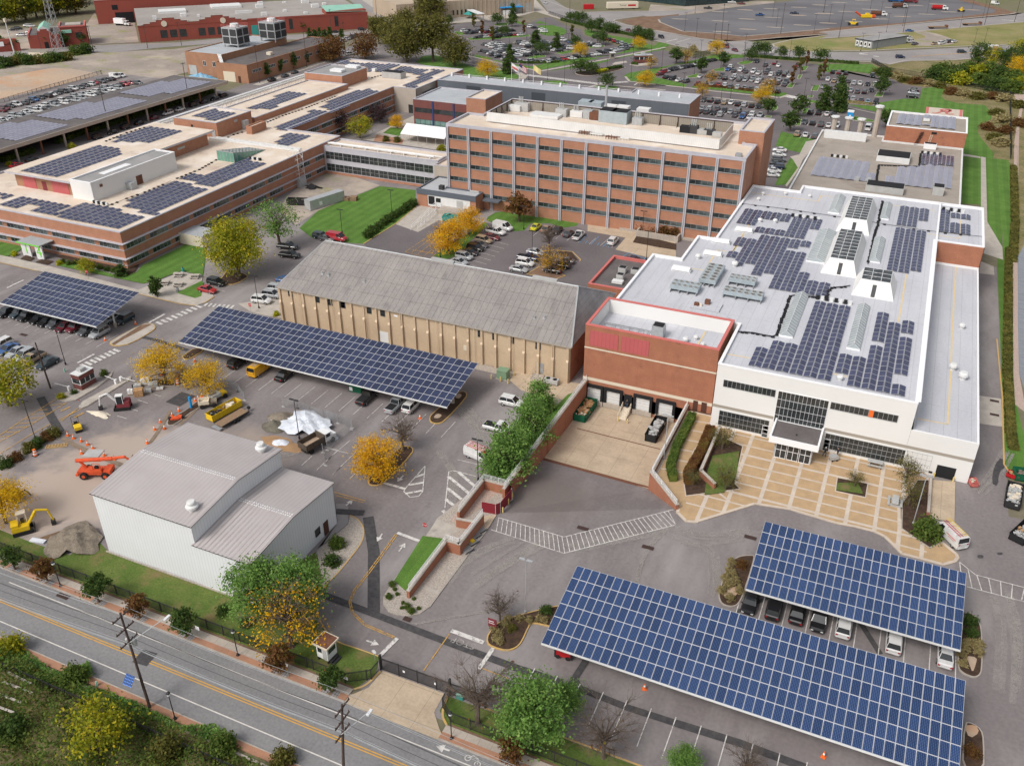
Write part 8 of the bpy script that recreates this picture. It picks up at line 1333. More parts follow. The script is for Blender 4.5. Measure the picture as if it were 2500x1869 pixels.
skip('black skip full of broken plaster near the right edge',at(21,1200,270),pi/2-.1,5.6,2.0,1.2,'darkmetal',[('unit',-.9,.5,60,.5),('cream',-.6,.9,30,.6)]);skip('second black skip of rubble cut off by the right frame edge',at(21,1265,470),pi/2-.45,5.4,2,1.2,'black',[('unit',-.9,.9,50,.5),('cardboard',-.6,.9,14,.5)])
skip('green skip behind the plaster skip at the right edge',at(21,1262,155),.2,3,2,1.3,'green_bin',[('spoil',-.8,.8,12,.5)]);skip('red hopper with yellow handle near the right edge',at(21,1200,150),-.3,1.7,1.1,.8,'red',[('cardboard',-.8,.8,10,.4)]);skip('pallet box of red bricks by the white building corner',at(21,975,190),.3,1.1,1.6,.8,'trim_red',[('cream',-.8,.8,10,.3)])
spec('flatbed_trailer','wooden flatbed trailer parked against the yellow skip','trailer',at(20,890,640),.62+pi/4,[('deck','wood',[(-3.2,-.95,.6,2.4,.95,.72)]),('ramp','steel',[(-3.9,-.95,.3,-3.2,.95,.4)]),('frame','darkmetal',[(-3.2,-1,.5,2.5,-.9,.76),(-3.2,.9,.5,2.5,1,.76),((2.4,-.6,.55),(3.6,0,.5),.06),((2.4,.6,.55),(3.6,0,.5),.06),(3.0,-.2,.5,3.4,.2,.9)])]+[('wheel','rubber',[wheel(a,b,.32,.22)]) for a in (-.7,.1) for b in (-1.08,1.08)])
spec('dump_truck','tipper lorry with white cab and brown empty bed beside the white sheeting','lorry',at(20,1900,1000),.62+pi/4-.1,[('tipper_body','rust_bed',[(-2.2,-1.1,1.0,1.4,-1.0,2.0),(-2.2,1.0,1.0,1.4,1.1,2.0),(1.3,-1.1,1,1.4,1.1,2.3),(-2.2,-1.1,1,-2.1,1.1,1.9),(-2.2,-1.1,.9,1.4,1.1,1.05)]+[(-2+.6*k,s*1.14-.05,1,-1.9+.6*k,s*1.14+.05,2) for k in range(6) for s in (-1,1)]),('bed_floor','sand',[(-2.1,-1,1.05,1.3,1,1.1)]),('cab','white',[(1.6,-.95,.7,2.8,.95,2.1),(2.8,-.8,.6,3.9,.8,1.3)]),('windows','car_glass',[(2.78,-.8,1.35,2.83,.8,2.0),(1.8,-.97,1.4,2.6,.97,2.0)]),('chassis','darkmetal',[(-2.2,-.5,.5,3.6,.5,.9)])]+[('wheel','rubber',[wheel(a,b,.46)]) for a in (-1.3,3.0) for b in (-.9,.9)])
for i,(lab,loc,rz,bm) in enumerate((('concrete-caked dumper with open grey skip beside the yellow skip',at(20,555,470),.7,'spoil'),('yellow dumper behind the thin yellow tree trunk',at(20,680,380),1.3,'yellow'))):
 spec('site_dumper',lab,'dumper',loc,rz,[('skip_body','cream' if i==0 else 'unit',[(-1.3,-.8,.7,.4,-.7,1.4),(-1.3,.7,.7,.4,.8,1.4),(-1.3,-.8,.7,.4,.8,.8),(-1.4,-.8,.7,-1.3,.8,1.25),(.3,-.8,.7,.4,.8,1.4)]),('body',bm,[(.5,-.6,.5,1.6,.6,1.1)])]+[('wheel','rubber',[wheel(a,b,.42)]) for a in (-.8,1.1) for b in (-.75,.75)])
def heap(name,lab,cat,c,rx,ry,h,m,seed,rough=.12,peaks=((0,0,1),),org=None):
 R=random.Random(seed);mb=MB();n,k=28,9;ph=[R.uniform(0,6) for _ in range(6)];rows=[]
 for j in range(k+1):
  t=j/k;row=[]
  for i in range(n):
   a=2*pi*i/n;e=1+rough*(sin(3*a+ph[0])+.6*sin(5*a+ph[1])+.4*sin(9*a+ph[2]));x,y=rx*t*e*cos(a),ry*t*e*sin(a);z=0
   for px,py,pz in peaks:z=max(z,pz*h*max(0,1-hypot((x-px*rx)/rx,(y-py*ry)/ry)*1.05))
   row.append((c[0]+x,c[1]+y,.06+z*(1+.25*sin(x*2.3+ph[3])*sin(y*2.7+ph[4]))+R.uniform(0,rough*.45)*h*(1-t)))
  rows.append(row)
 for j in range(k):
  for i in range(n):q=(i+1)%n;mb.face([rows[j][i],rows[j+1][i],rows[j+1][q],rows[j][q]] if j else [rows[0][0],rows[1][i],rows[1][q]])
 return tag(mb.build(name,m,None,True),lab,cat)
heap('gravel_heap','grey-brown gravel heap beside the shed corner on the dusty lot','gravel heap',G(7,470,240),3.7,3.4,1.5,'spoil',3,.17,((-.2,.1,.8),(.2,-.1,1),(.1,.4,.7)));heap('gravel_heap','small dark grey-green gravel heap beside the white sheeting','gravel heap',G(20,1400,730),2.1,1.9,1.1,'spoil_dark',5,.08);heap('gravel_heap','flattened pale gravel heap behind the dark one','gravel heap',G(20,1500,640),2.6,2.4,.9,'spoil',6,.1);heap('sand_heap','low orange sand spread under the small white sheet','sand heap',G(20,1490,960),4.4,1.7,.35,'sand_wet',8,.16)
heap('sheeted_heap','large heap under white plastic sheeting around the lamp post','covered heap',G(20,1800,730),5.4,3.3,1.35,'plastic_sheet',12,.22,((-.45,.5,.8),(.05,-.25,1),(.6,.2,.7),(-.5,-.4,.5)));heap('sheeted_heap','small white crumpled sheet over sand beside the shed','covered heap',G(20,1480,950),2.0,1.3,.8,'plastic_sheet',15,.2)
heap('leaf_pile','low pile of sand and bags at the drive edge by the mini excavator','sand heap',G(19,1260,680),2.2,.8,.5,'cream',19,.2)
R=random.Random(5);WP=[(19,1760,440,1.5,1.2,'cardboard','brick pallet wrapped in plastic, nearest the excavator'),(19,1650,420,.9,.8,'white_wall','white sack beside the wrapped brick pallet'),(19,1740,340,1.3,.6,'unit','grey bundle behind the wrapped brick pallet'),(19,1840,290,1.6,1.0,'unit_white','tallest pale stack in the pallet heap'),(19,1940,330,1.6,.8,'unit','grey wrapped stack at the right of the pallet heap'),(19,1880,400,1,.6,'galv','silver sacks in front of the pallet heap'),(19,2020,360,1.2,.2,'unit_white','flat white slab stack below the yellow tree bed'),(19,1690,345,.5,.6,'black','black bag in the pallet heap')]
for r,x,y,w,h,m,lab in WP:
 o=T('pallet_load',lab,'pallet load',at(r,x,y),'wrapped pallets and sacks',.65);mb=MB();mb.box(-w/2,-w*.4,0,w/2,w*.4,.14);mb.build('pallet','wood',o);mb=MB()
 for i in range(2):
  for j in range(2):mb.box(-w/2+i*w/2+.02,-w*.4+j*w*.4+.02,.14,-w/2+(i+1)*w/2-.02,-w*.4+(j+1)*w*.4-.02,.14+h*R.uniform(.8,1))
 mb.build('load',m,o)
spec('wood_stack','yellow timber ladder frames lying at the hedge edge','timber',at(19,715,1080),.62,[('plank','cream_wood',[(-1.6,-.5+.28*k,.05,1.6,-.4+.28*k,.16) for k in range(4)]+[(-1.5+.45*k,-.5,.16,-1.42+.45*k,.4,.22) for k in range(7)])]);spec('wood_stack','splintered brown planks beside the gravel heap','timber',at(7,320,215),1.0,[('plank','wood',[(-1.4+.05*k,-.5+.18*k,.05+.03*k,1+.08*k,-.38+.18*k,.12+.03*k) for k in range(6)])]);spec('plastic_sheet','white plastic scrap on the ground by the yellow excavator','sheet',at(7,240,240),.2,[('sheet','plastic_sheet',[(-1.1,-.3,.05,1.1,.4,.25)])]);spec('steel_plate','dark steel plate propped flat on the dusty lot','plate',at(19,1180,1170),.3,[('plate','unit',[(-1.3,-1,.03,1.3,1,.1)])])
spec('marker_post','tall bright blue post in the works bed','post',at(20,350,500),0,[('post','blue',[(-.16,-.16,0,.16,.16,2.3)])]);spec('orange_sheeting','orange sheeting heaped in the nose of the works bed','sheet',at(20,160,640),.6,[('sheet','lift_orange',[(-.9,-.4,.2,.5,.4,.45),(.2,-.3,.2,.9,.5,.6)]),('bags','black',[(-1.2,-.3,.2,-.8,.3,.5),(.9,-.2,.2,1.3,.3,.5)])])
cones=[(19,860,950),(19,930,985),(19,1030,1022),(19,1110,1065),(19,1172,1112),(19,1033,1175),(19,1318,1200),(19,1448,1250),(19,1955,875),(19,2078,863),(19,2025,780),(19,1860,1045),(20,108,595),(20,192,535),(20,400,410),(20,438,385),(20,485,355),(20,1088,90),(5,583,1090),(4,857,495),(4,665,598),(4,1230,730),(9,930,1598),(8,1998,1170),(20,10,760)]
cm=MB();cm.box(-.2,-.2,0,.2,.2,.05);cm.lathe((0,0,.05),[(.15,0),(.035,.62)],10);cme=cm.mesh('cone','orange');cb=MB();cb.lathe((0,0,.33),[(.1,0),(.068,.18)],10);cbe=cb.mesh('band','white')
CL=['first','second','third','fourth','fifth']
for i,(r,x,y) in enumerate(cones):
 lab=f'orange cone, {CL[i]} along the soil trench from the hedge' if i<5 else ['orange cone on the near side of the soil trench','orange cone just behind the telehandler boom','orange cone beside the telehandler forks','orange cone left of the far soil trench','orange cone right of the far soil trench','orange cone at the top of the far trench','orange cone by the shed eave at the trench end','orange cone nearest the nose of the works bed','orange cone beside the blue marker post','orange cone, first in the works bed row','orange cone, middle of the works bed row','orange cone, last in the works bed row by the tree','plain orange cone behind the service van','plain orange cone beyond the navy canopy bed','orange cone beside the left canopy SUV bay','orange cone in front of the left canopy silver SUV','orange cone beside the black SUV and bed kerb','orange cone at the bottom of the frame in the empty bays','orange cone in the bay near the green lawn tree','orange cone at the very edge of the shed roof line'][i-5]
 o=T('traffic_cone',lab,'traffic cone',at(r,x,y,0,.05),'orange traffic cones',i*.7);o.scale=(1.25,1.25,1.25)
 for nm,me in (('body',cme),('band',cbe)):c=bpy.data.objects.new(nm,me);COL.objects.link(c);c.parent=o
for lab,r,x,y in (('orange and white drum beside the entry hedge',19,450,1195),('orange and white drum under the yellow tree',4,1020,815),('orange and white drum beside the orange-clad worker',20,178,190)):
 o=T('barrier_drum',lab,'barrier drum',at(r,x,y),'orange drums');p=G(r,x,y)
 for k in range(5):mb=MB();mb.lathe((*p,.05+.22*k),[(.34-.03*k,0),(.32-.03*k,.22)],12);mb.build('band','white' if k%2 else 'orange',o)
 mb=MB();mb.cbox((*p,0),(.8,.8,.06));mb.build('base','rubber',o)
def person(lab,loc,rz,top,legs,step=.12,arm=.25,hat=None,h=1.0):
 t=T('person',lab,'person',loc,None,rz);t['_o']=[0.,0.,0.];J=[(0,0,.95),(0,0,1.2),(0,0,1.42),(.02,0,1.52),(.03,0,1.66),(0,.1,.9),(step,.1,.5),(step*.6,.1,.08),(step*.6+.14,.1,.04),(0,-.1,.9),(-step,-.1,.5),(-step*1.6,-.1,.08),(-step*1.6+.14,-.1,.04),(0,.2,1.4),(arm*.3,.27,1.12),(arm,.24,.92),(arm+.07,.23,.86),(0,-.2,1.4),(arm*.3,-.27,1.12),(arm,-.24,.92),(arm+.07,-.23,.86)]
 E=[(0,1),(1,2),(2,3),(3,4),(0,5),(5,6),(6,7),(7,8),(0,9),(9,10),(10,11),(11,12),(2,13),(13,14),(14,15),(15,16),(2,17),(17,18),(18,19),(19,20)];rad=[.15,.15,.17,.06,.105,.09,.065,.045,.04,.09,.065,.045,.04,.065,.05,.036,.035,.065,.05,.036,.035]
 me=bpy.data.meshes.new('body');me.from_pydata(J,E,[]);o=bpy.data.objects.new('body',me);COL.objects.link(o);o.parent=t;o.modifiers.new('Skin','SKIN');sv=me.skin_vertices[0].data
 for v,r_ in zip(sv,rad):v.radius=(r_,r_)
 sv[0].use_root=True;o.modifiers.new('Sub','SUBSURF').render_levels=1;bpy.context.view_layer.update();ev=bpy.data.meshes.new_from_object(o.evaluated_get(bpy.context.evaluated_depsgraph_get()));o.modifiers.clear();o.data=ev
 for m_ in (top,legs,'skin','black'):ev.materials.append(M(m_))
 for p in ev.polygons:c=p.center;p.material_index=2 if c.z>1.5 or (c.x>arm-.02 and abs(c.y)>.18 and c.z<.95) else (0 if c.z>.92 or abs(c.y)>.2 else (3 if c.z<.1 else 1));p.use_smooth=True
 mb=MB();mb.lathe((.02,0,1.69),[(.115,0),(.11,.06),(.05,.1)],10);mb.build('hat' if hat else 'hair',hat or 'hair',t);mb=MB()
 for s in (-.035,.035):mb.cbox((.135,s,1.69),(.012,.022,.014))
 mb.build('eye','black',t);return t
person('worker in orange high-visibility clothing beside a striped drum',at(20,195,160),-2,'hivis','cloth_dark');person('person in dark jacket and jeans walking with a pale cap at the entrance',at(6,935,1332,0,.1),-.4,'cloth_dark','denim',.16,.2,'white');person('person in black pushing a grey cart across the forecourt',at(6,1015,1333,0,.1),-2.4,'cloth_dark','cloth_dark',.1,.38);person('person in dark clothes standing at the loading dock stair head',(-35.6,127.9,-2.1),-1.6,'cloth_dark','denim',.05,.1)
spec('hand_cart','grey wheeled cart pushed by a person on the forecourt','cart',at(6,993,1355,0,.1),.6,[('tub','unit',[(-.6,-.4,.3,.6,.4,.85)]),('lid','galv',[(-.4,-.35,.85,.5,.35,.95)])]+[('wheel','rubber',[wheel(a,b,.14,.1)]) for a in (-.4,.4) for b in (-.38,.38)])
for i,(r,x,y,rz,wd,lab) in enumerate(((4,1040,245,.4,0,'left'),(4,1130,195,.4,0,'back'),(4,1232,205,.4,0,'right'),(4,1127,255,.4,0,'front'),(21,425,85,0,1,'glass front'),(21,537,300,pi/2,1,'birch bed'))):
 spec('picnic_table',f'pale picnic table at the {lab} of the paved patio' if not wd else f'grey picnic table by the {lab} of the forecourt','table',at(r,x,y,0,.11),rz,[('tabletop','walk' if not wd else 'unit',[(-1.1,-.45,.7,1.1,.45,.8)]),('seat','walk' if not wd else 'unit',[(-1.1,-1,.4,1.1,-.7,.48)]),('seat','walk' if not wd else 'unit',[(-1.1,.7,.4,1.1,1,.48)])]+[('leg','unit',[(a,-.9,0,a+.12,.9,.4),(a,-.2,.4,a+.12,.2,.7)]) for a in (-.8,.7)],'picnic tables')
for i,(r,x,y) in enumerate(((4,1157,165),(4,1122,292))):p=G(r,x,y);o=T('litter_bin',f'round teal litter bin at the {"back" if i == 0 else "front"} of the picnic patio','bin',(*p,.1));mb=MB();mb.lathe((*p,.1),[(.3,0),(.34,.8),(.28,.95)],12);mb.build('body','teal' if i==0 else 'steel',o);mb=MB();mb.lathe((*p,1.05),[(.2,0),(.1,.1)],10);mb.build('lid','black',o)
for lab,loc,h,m,w,shape in (('red stop sign below the black street fence lane',at(8,618,205),2.1,'red',.36,8),('red stop sign on the pavement by the left canopy',at(4,560,215),2.1,'red',.4,8),('red stop sign beside the golden shrub at the tan hall',at(4,1585,425),2,'red',.4,8),('white sign plate by the middle street tree',at(7,1265,860),2.1,'white',.4,4),('white sign plate beside the reddish street tree',at(7,1822,1095),2.1,'white',.3,4),('round white sign by the gate lawn',at(8,300,990),1.6,'unit_white',.3,12),('pedestrian sign post at the end of the entry island',at(19,1025,580),1.4,'red',.16,4)):
 t=T('road_sign',lab,'sign',loc);m_=MB();m_.tube((loc[0],loc[1],0),(loc[0],loc[1],h),.035);m_.build('post','steel',t);m_=MB();m_.tube((loc[0],loc[1]-.06,h-.1),(loc[0],loc[1]-.03,h-.1),w,n=shape);m_.build('plate',m,t)
 if shape==8:text('STOP',.28,'white',(loc[0],loc[1]-.075,h-.1),(HP,0,0),t,'lettering',1,.004)
p=G(8,1040,800);t=T('welcome_sign','red sign board on posts in the mulch bed by the small bare tree','sign',(*p,.1));mb=MB();mb.box(p[0]-.55,p[1]-.05,.7,p[0]+.55,p[1]+.05,1.9);mb.build('board','maroon',t);mb=MB();mb.box(p[0]-.45,p[1]-.07,1.5,p[0]+.2,p[1]-.055,1.6);mb.box(p[0]-.45,p[1]-.07,1.2,p[0]+.3,p[1]-.055,1.28);mb.build('panel','white',t);mb=MB();mb.tube((p[0]-.4,p[1],.1),(p[0]-.4,p[1],.7),.05);mb.tube((p[0]+.4,p[1],.1),(p[0]+.4,p[1],.7),.05);mb.build('post','darkmetal',t)
for lab,loc in (('pale green hydrant on the grass by the entry lamp',at(4,410,795)),('pale green hydrant among weeds on the lower pavement',at(7,615,1150))):spec('fire_hydrant',lab,'hydrant',loc,0,[('body','seafoam',[((0,0,0),(0,0,.6),.14),((0,0,.6),(0,0,.75),.09),((-.2,0,.45),(.2,0,.45),.06)])])
for i,(r,x,y,z,b) in enumerate(((22,382,200,-2.9,-3),(22,450,215,-2.9,-3),(22,398,105,-3,-3.1),(22,255,60,-3,-3.1),(22,515,110,-3,-3.1),(22,625,160,-3,-3.1),(21,757,150,0,0),(21,865,175,0,0),(8,1105,55,0,0),(5,1140,1625,0,0),(5,1165,1590,0,0),(5,1033,840,0,0),(5,1090,855,0,0),(5,1138,870,0,0),(5,1175,820,0,0))):
 p=G(r,x,y,z);t=T('bollard',f'yellow bollard, {ORD[i]} counting from the loading dock outward','bollard',(*p,b),'yellow bollards');mb=MB();mb.lathe((*p,b),[(.12,0),(.12,.85),(.06,.95)],8);mb.build('post','cream_yellow',t)
spec('transformer_box','green transformer box on gravel beside the tan hall','transformer',at(5,1108,830),0,[('cabinet','green_box',[(-.95,-.8,.05,.95,.8,1.6)]),('lid','green_box',[(-1,-.85,1.6,1,.85,1.68)]),('plinth','concrete',[(-1.1,-1,0,1.1,1,.05)])]);x,y=G(5,1412,870);spec('condenser_unit','grey twin-fan condenser at the foot of the tan hall','condenser',(x,y,0),0,[('casing','unit',[(-1.3,-.55,.3,1.3,.55,1.05)]),('fan','black',[((-.65,0,1.05),(-.65,0,1.09),.42),((.65,0,1.05),(.65,0,1.09),.42)]),('leg','steel',[(-1.2,-.5,0,-1.1,.5,.3),(1.1,-.5,0,1.2,.5,.3)])])
spec('recycling_crate','dark green wire crates under the navy canopy','crate',at(5,185,915),.1,[('frame','green_bin',[(-1.2,-.6,0,1.2,-.5,1.4),(-1.2,.5,0,1.2,.6,1.4),(-1.2,-.6,0,-1.1,.6,1.4),(1.1,-.6,0,1.2,.6,1.4),(-.05,-.6,0,.05,.6,1.4)]),('sign','white',[(-1.1,-.64,.3,-.5,-.61,1.0)])]);spec('forklift','red forklift parked under the left end of the long canopy','forklift',at(8,1490,960),.1,[('body','red',[(-.9,-.5,.3,.9,.5,1.1)]),('mast','darkmetal',[(-1.0,-.6,.2,-.9,-.4,1.5),(.9,-.6,.2,1.0,-.4,1.5),(-1,-.6,1.4,1,-.4,1.5)]),('wheel','rubber',[wheel(-.6,0,.28,1.2)]),('wheel','rubber',[wheel(.6,0,.28,1.2)])])
for i,(r,x,y) in enumerate(((8,965,175),(8,930,210),(8,915,250),(8,880,300))):spec('pallet_trolley',f'grey slatted trolley, {ORD[i]} from the top at the stepped wall foot','trolley',at(r,x,y,0,.17),1.2,[('deck','steel',[(-.7+.24*k,-.55,.15,-.55+.24*k,.55,.22) for k in range(6)]),('frame','darkmetal',[(-.75,-.6,.1,.75,-.5,.2),(-.75,.5,.1,.75,.6,.2)])]+([('tote','yellow',[(-.3,-.25,.22,.2,.25,.45)])] if i==2 else []),'trolleys at the stepped wall')
p=P(2,'475,880 765,900 765,930 480,905');x0,x1=G(2,480,885)[0],G(2,765,915)[0];y0=G(2,620,915)[1];t=T('marquee_tent','white ridge marquee in the courtyard beside the office slab','tent',(x0,y0,0));mb=MB();x0,x1,y0,y1=x0,x1,y0,y0+9
mb.face([(x0,y0,2.6),(x1,y0,2.6),(x1,(y0+y1)/2,5),(x0,(y0+y1)/2,5)]);mb.face([(x0,(y0+y1)/2,5),(x1,(y0+y1)/2,5),(x1,y1,2.6),(x0,y1,2.6)]);mb.face([(x0,y1,2.6),(x0,y0,2.6),(x0,(y0+y1)/2,5)]);mb.face([(x1,y0,2.6),(x1,y1,2.6),(x1,(y0+y1)/2,5)])
for k in range(1,5):x=x0+(x1-x0)*k/5;mb.tube((x,y0,2.62),(x,(y0+y1)/2,5.02),.09,n=4)
mb.build('roof','white',t)
for k in range(6):mb=MB();x=x0+(x1-x0)*k/5;mb.tube((x,y0+.1,0),(x,y0+.1,2.6),.07);mb.build('pole','unit',t)
x,y=G(1,1905,1330);x2,y2=G(1,2110,1265);t=T('shipping_container','pale grey container on the dirt yard behind the lime tree','container',(x+1.2,y+1,0),None,atan2(y2-y,x2-x));mb=MB();mb.box(0,-1.2,.1,11.5,1.2,2.7);mb.build('body','galv',t);mb=MB();mb.box(3,-1.23,.8,4,-1.205,1.8);mb.build('sign','white',t)
x,y=G(1,1885,1170);t=T('scaffold_tower','silver scaffold stair tower standing on a boarded base at the brick complex','scaffold',(x,y,0));mb=MB()
for a in (-1.6,1.6):
 for b in (-1.2,1.2):mb.tube((x+a,y+b,0),(x+a,y+b,10.5),.06,n=4)
for k in range(5):
 z=2*k+1.9
 for a,b in (((-1.6,-1.2),(1.6,-1.2)),((1.6,-1.2),(1.6,1.2)),((-1.6,1.2),(1.6,1.2)),((-1.6,-1.2),(-1.6,1.2))):mb.tube((x+a[0],y+a[1],z),(x+b[0],y+b[1],z),.045,n=4)
 mb.tube((x-1.6,y-1.2,z-1.9),(x+1.6,y-1.2,z),.06,n=4);mb.tube((x+1.6,y+1.2,z-1.9),(x-1.6,y+1.2,z),.06,n=4)
mb.build('frame','unit_white',t);mb=MB();mb.box(x-1.8,y-1.4,0,x+1.8,y+1.4,2.4);mb.build('boarding','galv',t)
skip('dark open skip beside the pale container',at(1,1880,1290),.3,5.5,2,1.6,'darkmetal',[('spoil',-.8,.8,10,.5)]);spec('wood_stack','stack of timber pallets on the dirt yard','timber',at(2,95,1260),.3,[('plank','wood',[(-2+2.1*k,-1,0,-.2+2.1*k,1,.5+.25*k) for k in range(3)])]);heap('brush_pile','dark pile of scrap and branches on the dirt yard','scrap pile',G(1,1975,1185),2.4,1.5,1.2,'black',31,.3)
skip('teal covered skip at the dock annexe ramp',at(2,790,1395),.1,5,2,1.5,'teal',[('teal',-.9,.9,20,.9)]);m=MB();a,b=G(2,525,1450),G(2,700,1300);t=T('ramp_railing','white double railing down the concrete ramp of the dock annexe','railing',(*a,0))
for s in (0,1.6):
 for z in (.5,1.0):m.tube((a[0]+s,a[1]+.3*s,z),(b[0]+s,b[1]+.3*s,z+.9),.05,n=4)
 for k in range(9):u=k/8;m.tube((a[0]+(b[0]-a[0])*u+s,a[1]+(b[1]-a[1])*u+.3*s,0),(a[0]+(b[0]-a[0])*u+s,a[1]+(b[1]-a[1])*u+.3*s,1+.9*u),.04,n=4)
m.build('rail','white',t)
def lorry(lab,loc,rz,cab,box,tip=0,s=1):return spec('lorry',lab,'lorry',loc,rz,[('box' if not tip else 'tipper_body',box,[(-4.5,-1.25,1.1,2,1.25,3.7)] if not tip else [(-3.5,-1.2,1.1,2,-1.1,2.7),(-3.5,1.1,1.1,2,1.2,2.7),(-3.5,-1.2,1.0,2,1.2,1.7),(1.9,-1.2,1.1,2,1.2,3)]),('cab',cab,[(2.3,-1.1,.7,4,1.1,2.7),(4,-.9,.6,5.4,.9,1.7)]),('windows','car_glass',[(3.98,-.95,1.75,4.05,.95,2.5),(2.6,-1.12,1.8,3.7,1.12,2.5)]),('chassis','darkmetal',[(-4,-.6,.6,5,.6,1.05)])]+[('wheel','rubber',[wheel(a,b,.5)]) for a in (-3,-1.8,4.2) for b in (-1,1)],sc=s)
o=lorry('blue lorry with white and blue box body on the lower far road',at(17,1850,575),.36,'blue_truck','unit_white');mb=MB();mb.box(-4.3,-1.28,1.3,-.6,-1.26,2.9);mb.build('side_panel','navy',o);mb=MB();mb.box(-.5,-1.28,1.2,1.8,-1.26,3.5);mb.build('side_panel','cardboard',o)
lorry('white box lorry parked at the red loading block',at(12,1545,325),.05,'unit_white','white');lorry('red tipper lorry on the fresh tarmac',at(17,1275,110),.1,'unit_white','red',1);lorry('brown tipper lorry on the fresh tarmac beside the island',at(17,850,88),.3,'unit','rust',1);lorry('dark red lorry at the top edge of the fresh tarmac',at(17,960,35),.1,'maroon','maroon',1);lorry('blue tipper lorry at the top edge of the fresh tarmac',at(17,805,25),.1,'blue_truck','blue_truck',1);lorry('white lorry feeding the paving machine',at(17,620,175),.2,'unit_white','rust',1)
spec('paving_machine','yellow and orange paving machine with crew on the fresh tarmac','paver',at(17,510,195),.4,[('body','yellow',[(-3.5,-1.3,.4,2.5,1.3,1.8),(-1,-1,1.8,1,1,2.6)]),('hopper','lift_orange',[(2.5,-1.5,.5,4.5,1.5,1.7)]),('conveyor','lift_orange',[((-3.5,0,1.2),(-7,0,3.4),.5)]),('track','rubber',[(-3,-1.5,0,2,1.5,.4)])]);spec('road_roller','yellow road roller with crew on the fresh tarmac edge','roller',at(17,360,275),.2,[('body','yellow',[(-2,-1,.7,2,1,1.7)]),('canopy','yellow',[(-.8,-.9,3,1,.9,3.15),(-.7,-.8,1.7,-.6,-.7,3),(.8,-.8,1.7,.9,-.7,3)]),('drum','darkmetal',[((2,-1.1,.8),(2,1.1,.8),.8)]),('drum','darkmetal',[((-2,-1.1,.8),(-2,1.1,.8),.8)])]);spec('road_roller','small yellow roller at the far end of the fresh tarmac','roller',at(17,1520,130),.2,[('body','yellow',[(-1.5,-.8,.6,1.5,.8,1.5),(-.4,-.6,1.5,.4,.6,2.6)]),('drum','darkmetal',[((1.3,-.9,.7),(1.3,.9,.7),.7)]),('drum','darkmetal',[((-1.3,-.9,.7),(-1.3,.9,.7),.7)])])
for i,(r,x,y) in enumerate(((17,1270,310),(17,1635,275))):spec('flatbed_trailer',f'empty flatbed trailer parked on the upper far road, {ORD[i]} from the left','trailer',at(r,x,y),.42,[('deck','wood',[(-5,-1.2,.9,4,1.2,1.15)]),('frame','rust',[(-5,-.5,.6,5.5,.5,.9),(4,-1.2,.9,5,1.2,1.9)])]+[('wheel','rubber',[wheel(a,b,.45)]) for a in (-4,-3) for b in (-1,1)],'empty flatbed trailers')
heap('blue_tarp_pile','blue tarpaulins over a store pile at the plant building','covered heap',G(13,470,985),8,4.5,1.8,'blue_tarp',41,.2)
spec('play_canopy','bright blue sunshade by the tan ribbed hall','sunshade',at(15,240,175),.8,[('roof','blue',[(-7,-3,3.6,7,3,3.9)]),('post','darkmetal',[(-6.5,-2.8,0,-6.2,-2.5,3.6),(6.2,-2.8,0,6.5,-2.5,3.6)]),('curtain','unit_white',[(-6,-2.9,0,2,-2.7,2.4)])]);spec('entrance_canopy','white pitched canopy walkway at the tan ribbed hall','canopy',at(14,1870,250),2.4,[('roof','unit_white',[(-9,-2,4,9,2,4.3)]),('post','steel',[(-8,-1.5,0,-7.7,-1.2,4),(7.7,-1.5,0,8,-1.2,4)])]);spec('green_tent','small teal tent roof by the tan ribbed hall','tent',at(14,1800,230),.3,[('roof','teal',[((0,0,2.2),(0,0,4),4.2,.3)]),('pole','steel',[((0,0,0),(0,0,2.2),.15)])])
def fans(lab,r,pts,nx,ny,h=11.1):
 p=P(r,pts,h+1.3);x0,x1=min(a[0] for a in p),max(a[0] for a in p);y0,y1=min(a[1] for a in p),max(a[1] for a in p);t=T('condenser_bank',lab,'condenser',((x0+x1)/2,(y0+y1)/2,h),'fan banks on the white roof');m=MB();m.box(x0,y0,h+.55,x1,y1,h+1.25);m.build('casing','galv_blue',t)
 for i in range(nx):
  for j in range(ny):m=MB();c=(x0+(i+.5)*(x1-x0)/nx,y0+(j+.5)*(y1-y0)/ny);R_=min((x1-x0)/nx,(y1-y0)/ny)*.42;m.lathe((*c,h+1.25),[(R_,0),(R_,.1),(R_*.9,.1),(R_*.88,.02)],12,0);m.m[-1]=1;m.cbox((*c,h+1.3),(R_*1.7,.1,.03),0);m.build('fan',['unit','black'],t)
 m=MB()
 for i in range(4):x=x0+.2+(x1-x0-.4)*i/3;m.box(x-.06,y0-.4,h,x+.06,y1+.2,h+.55)
 m.build('leg','steel',t)
fans('tall double bank of fans running back along the white roof',24,'235,250 345,255 290,375 195,350',2,6);fans('double row of ten fans, rear bank by the solar array',24,'400,322 590,345 580,375 392,352',5,2);fans('double row of twelve fans, front bank on the white roof',24,'360,408 632,450 628,490 352,440',6,2);fans('double row of fans left of the tall bank',24,'-15,362 175,385 160,435 -40,400',5,2)
def rbox(name,lab,cat,r,x,y,h,w,d,z,m,top=None,extra=()):
 p=G(r,x,y,h);parts=[('casing',m,[(-w/2,-d/2,.1,w/2,d/2,z)]),('base','steel',[(-w/2+.05,-d/2+.05,0,w/2-.05,d/2-.05,.1)])]
 if top:parts.append(('top',top,[(-w/2+.15,-d/2+.15,z,w/2-.15,d/2-.15,z+.12)]))
 return spec(name,lab,cat,(*p,h),0,parts+list(extra))
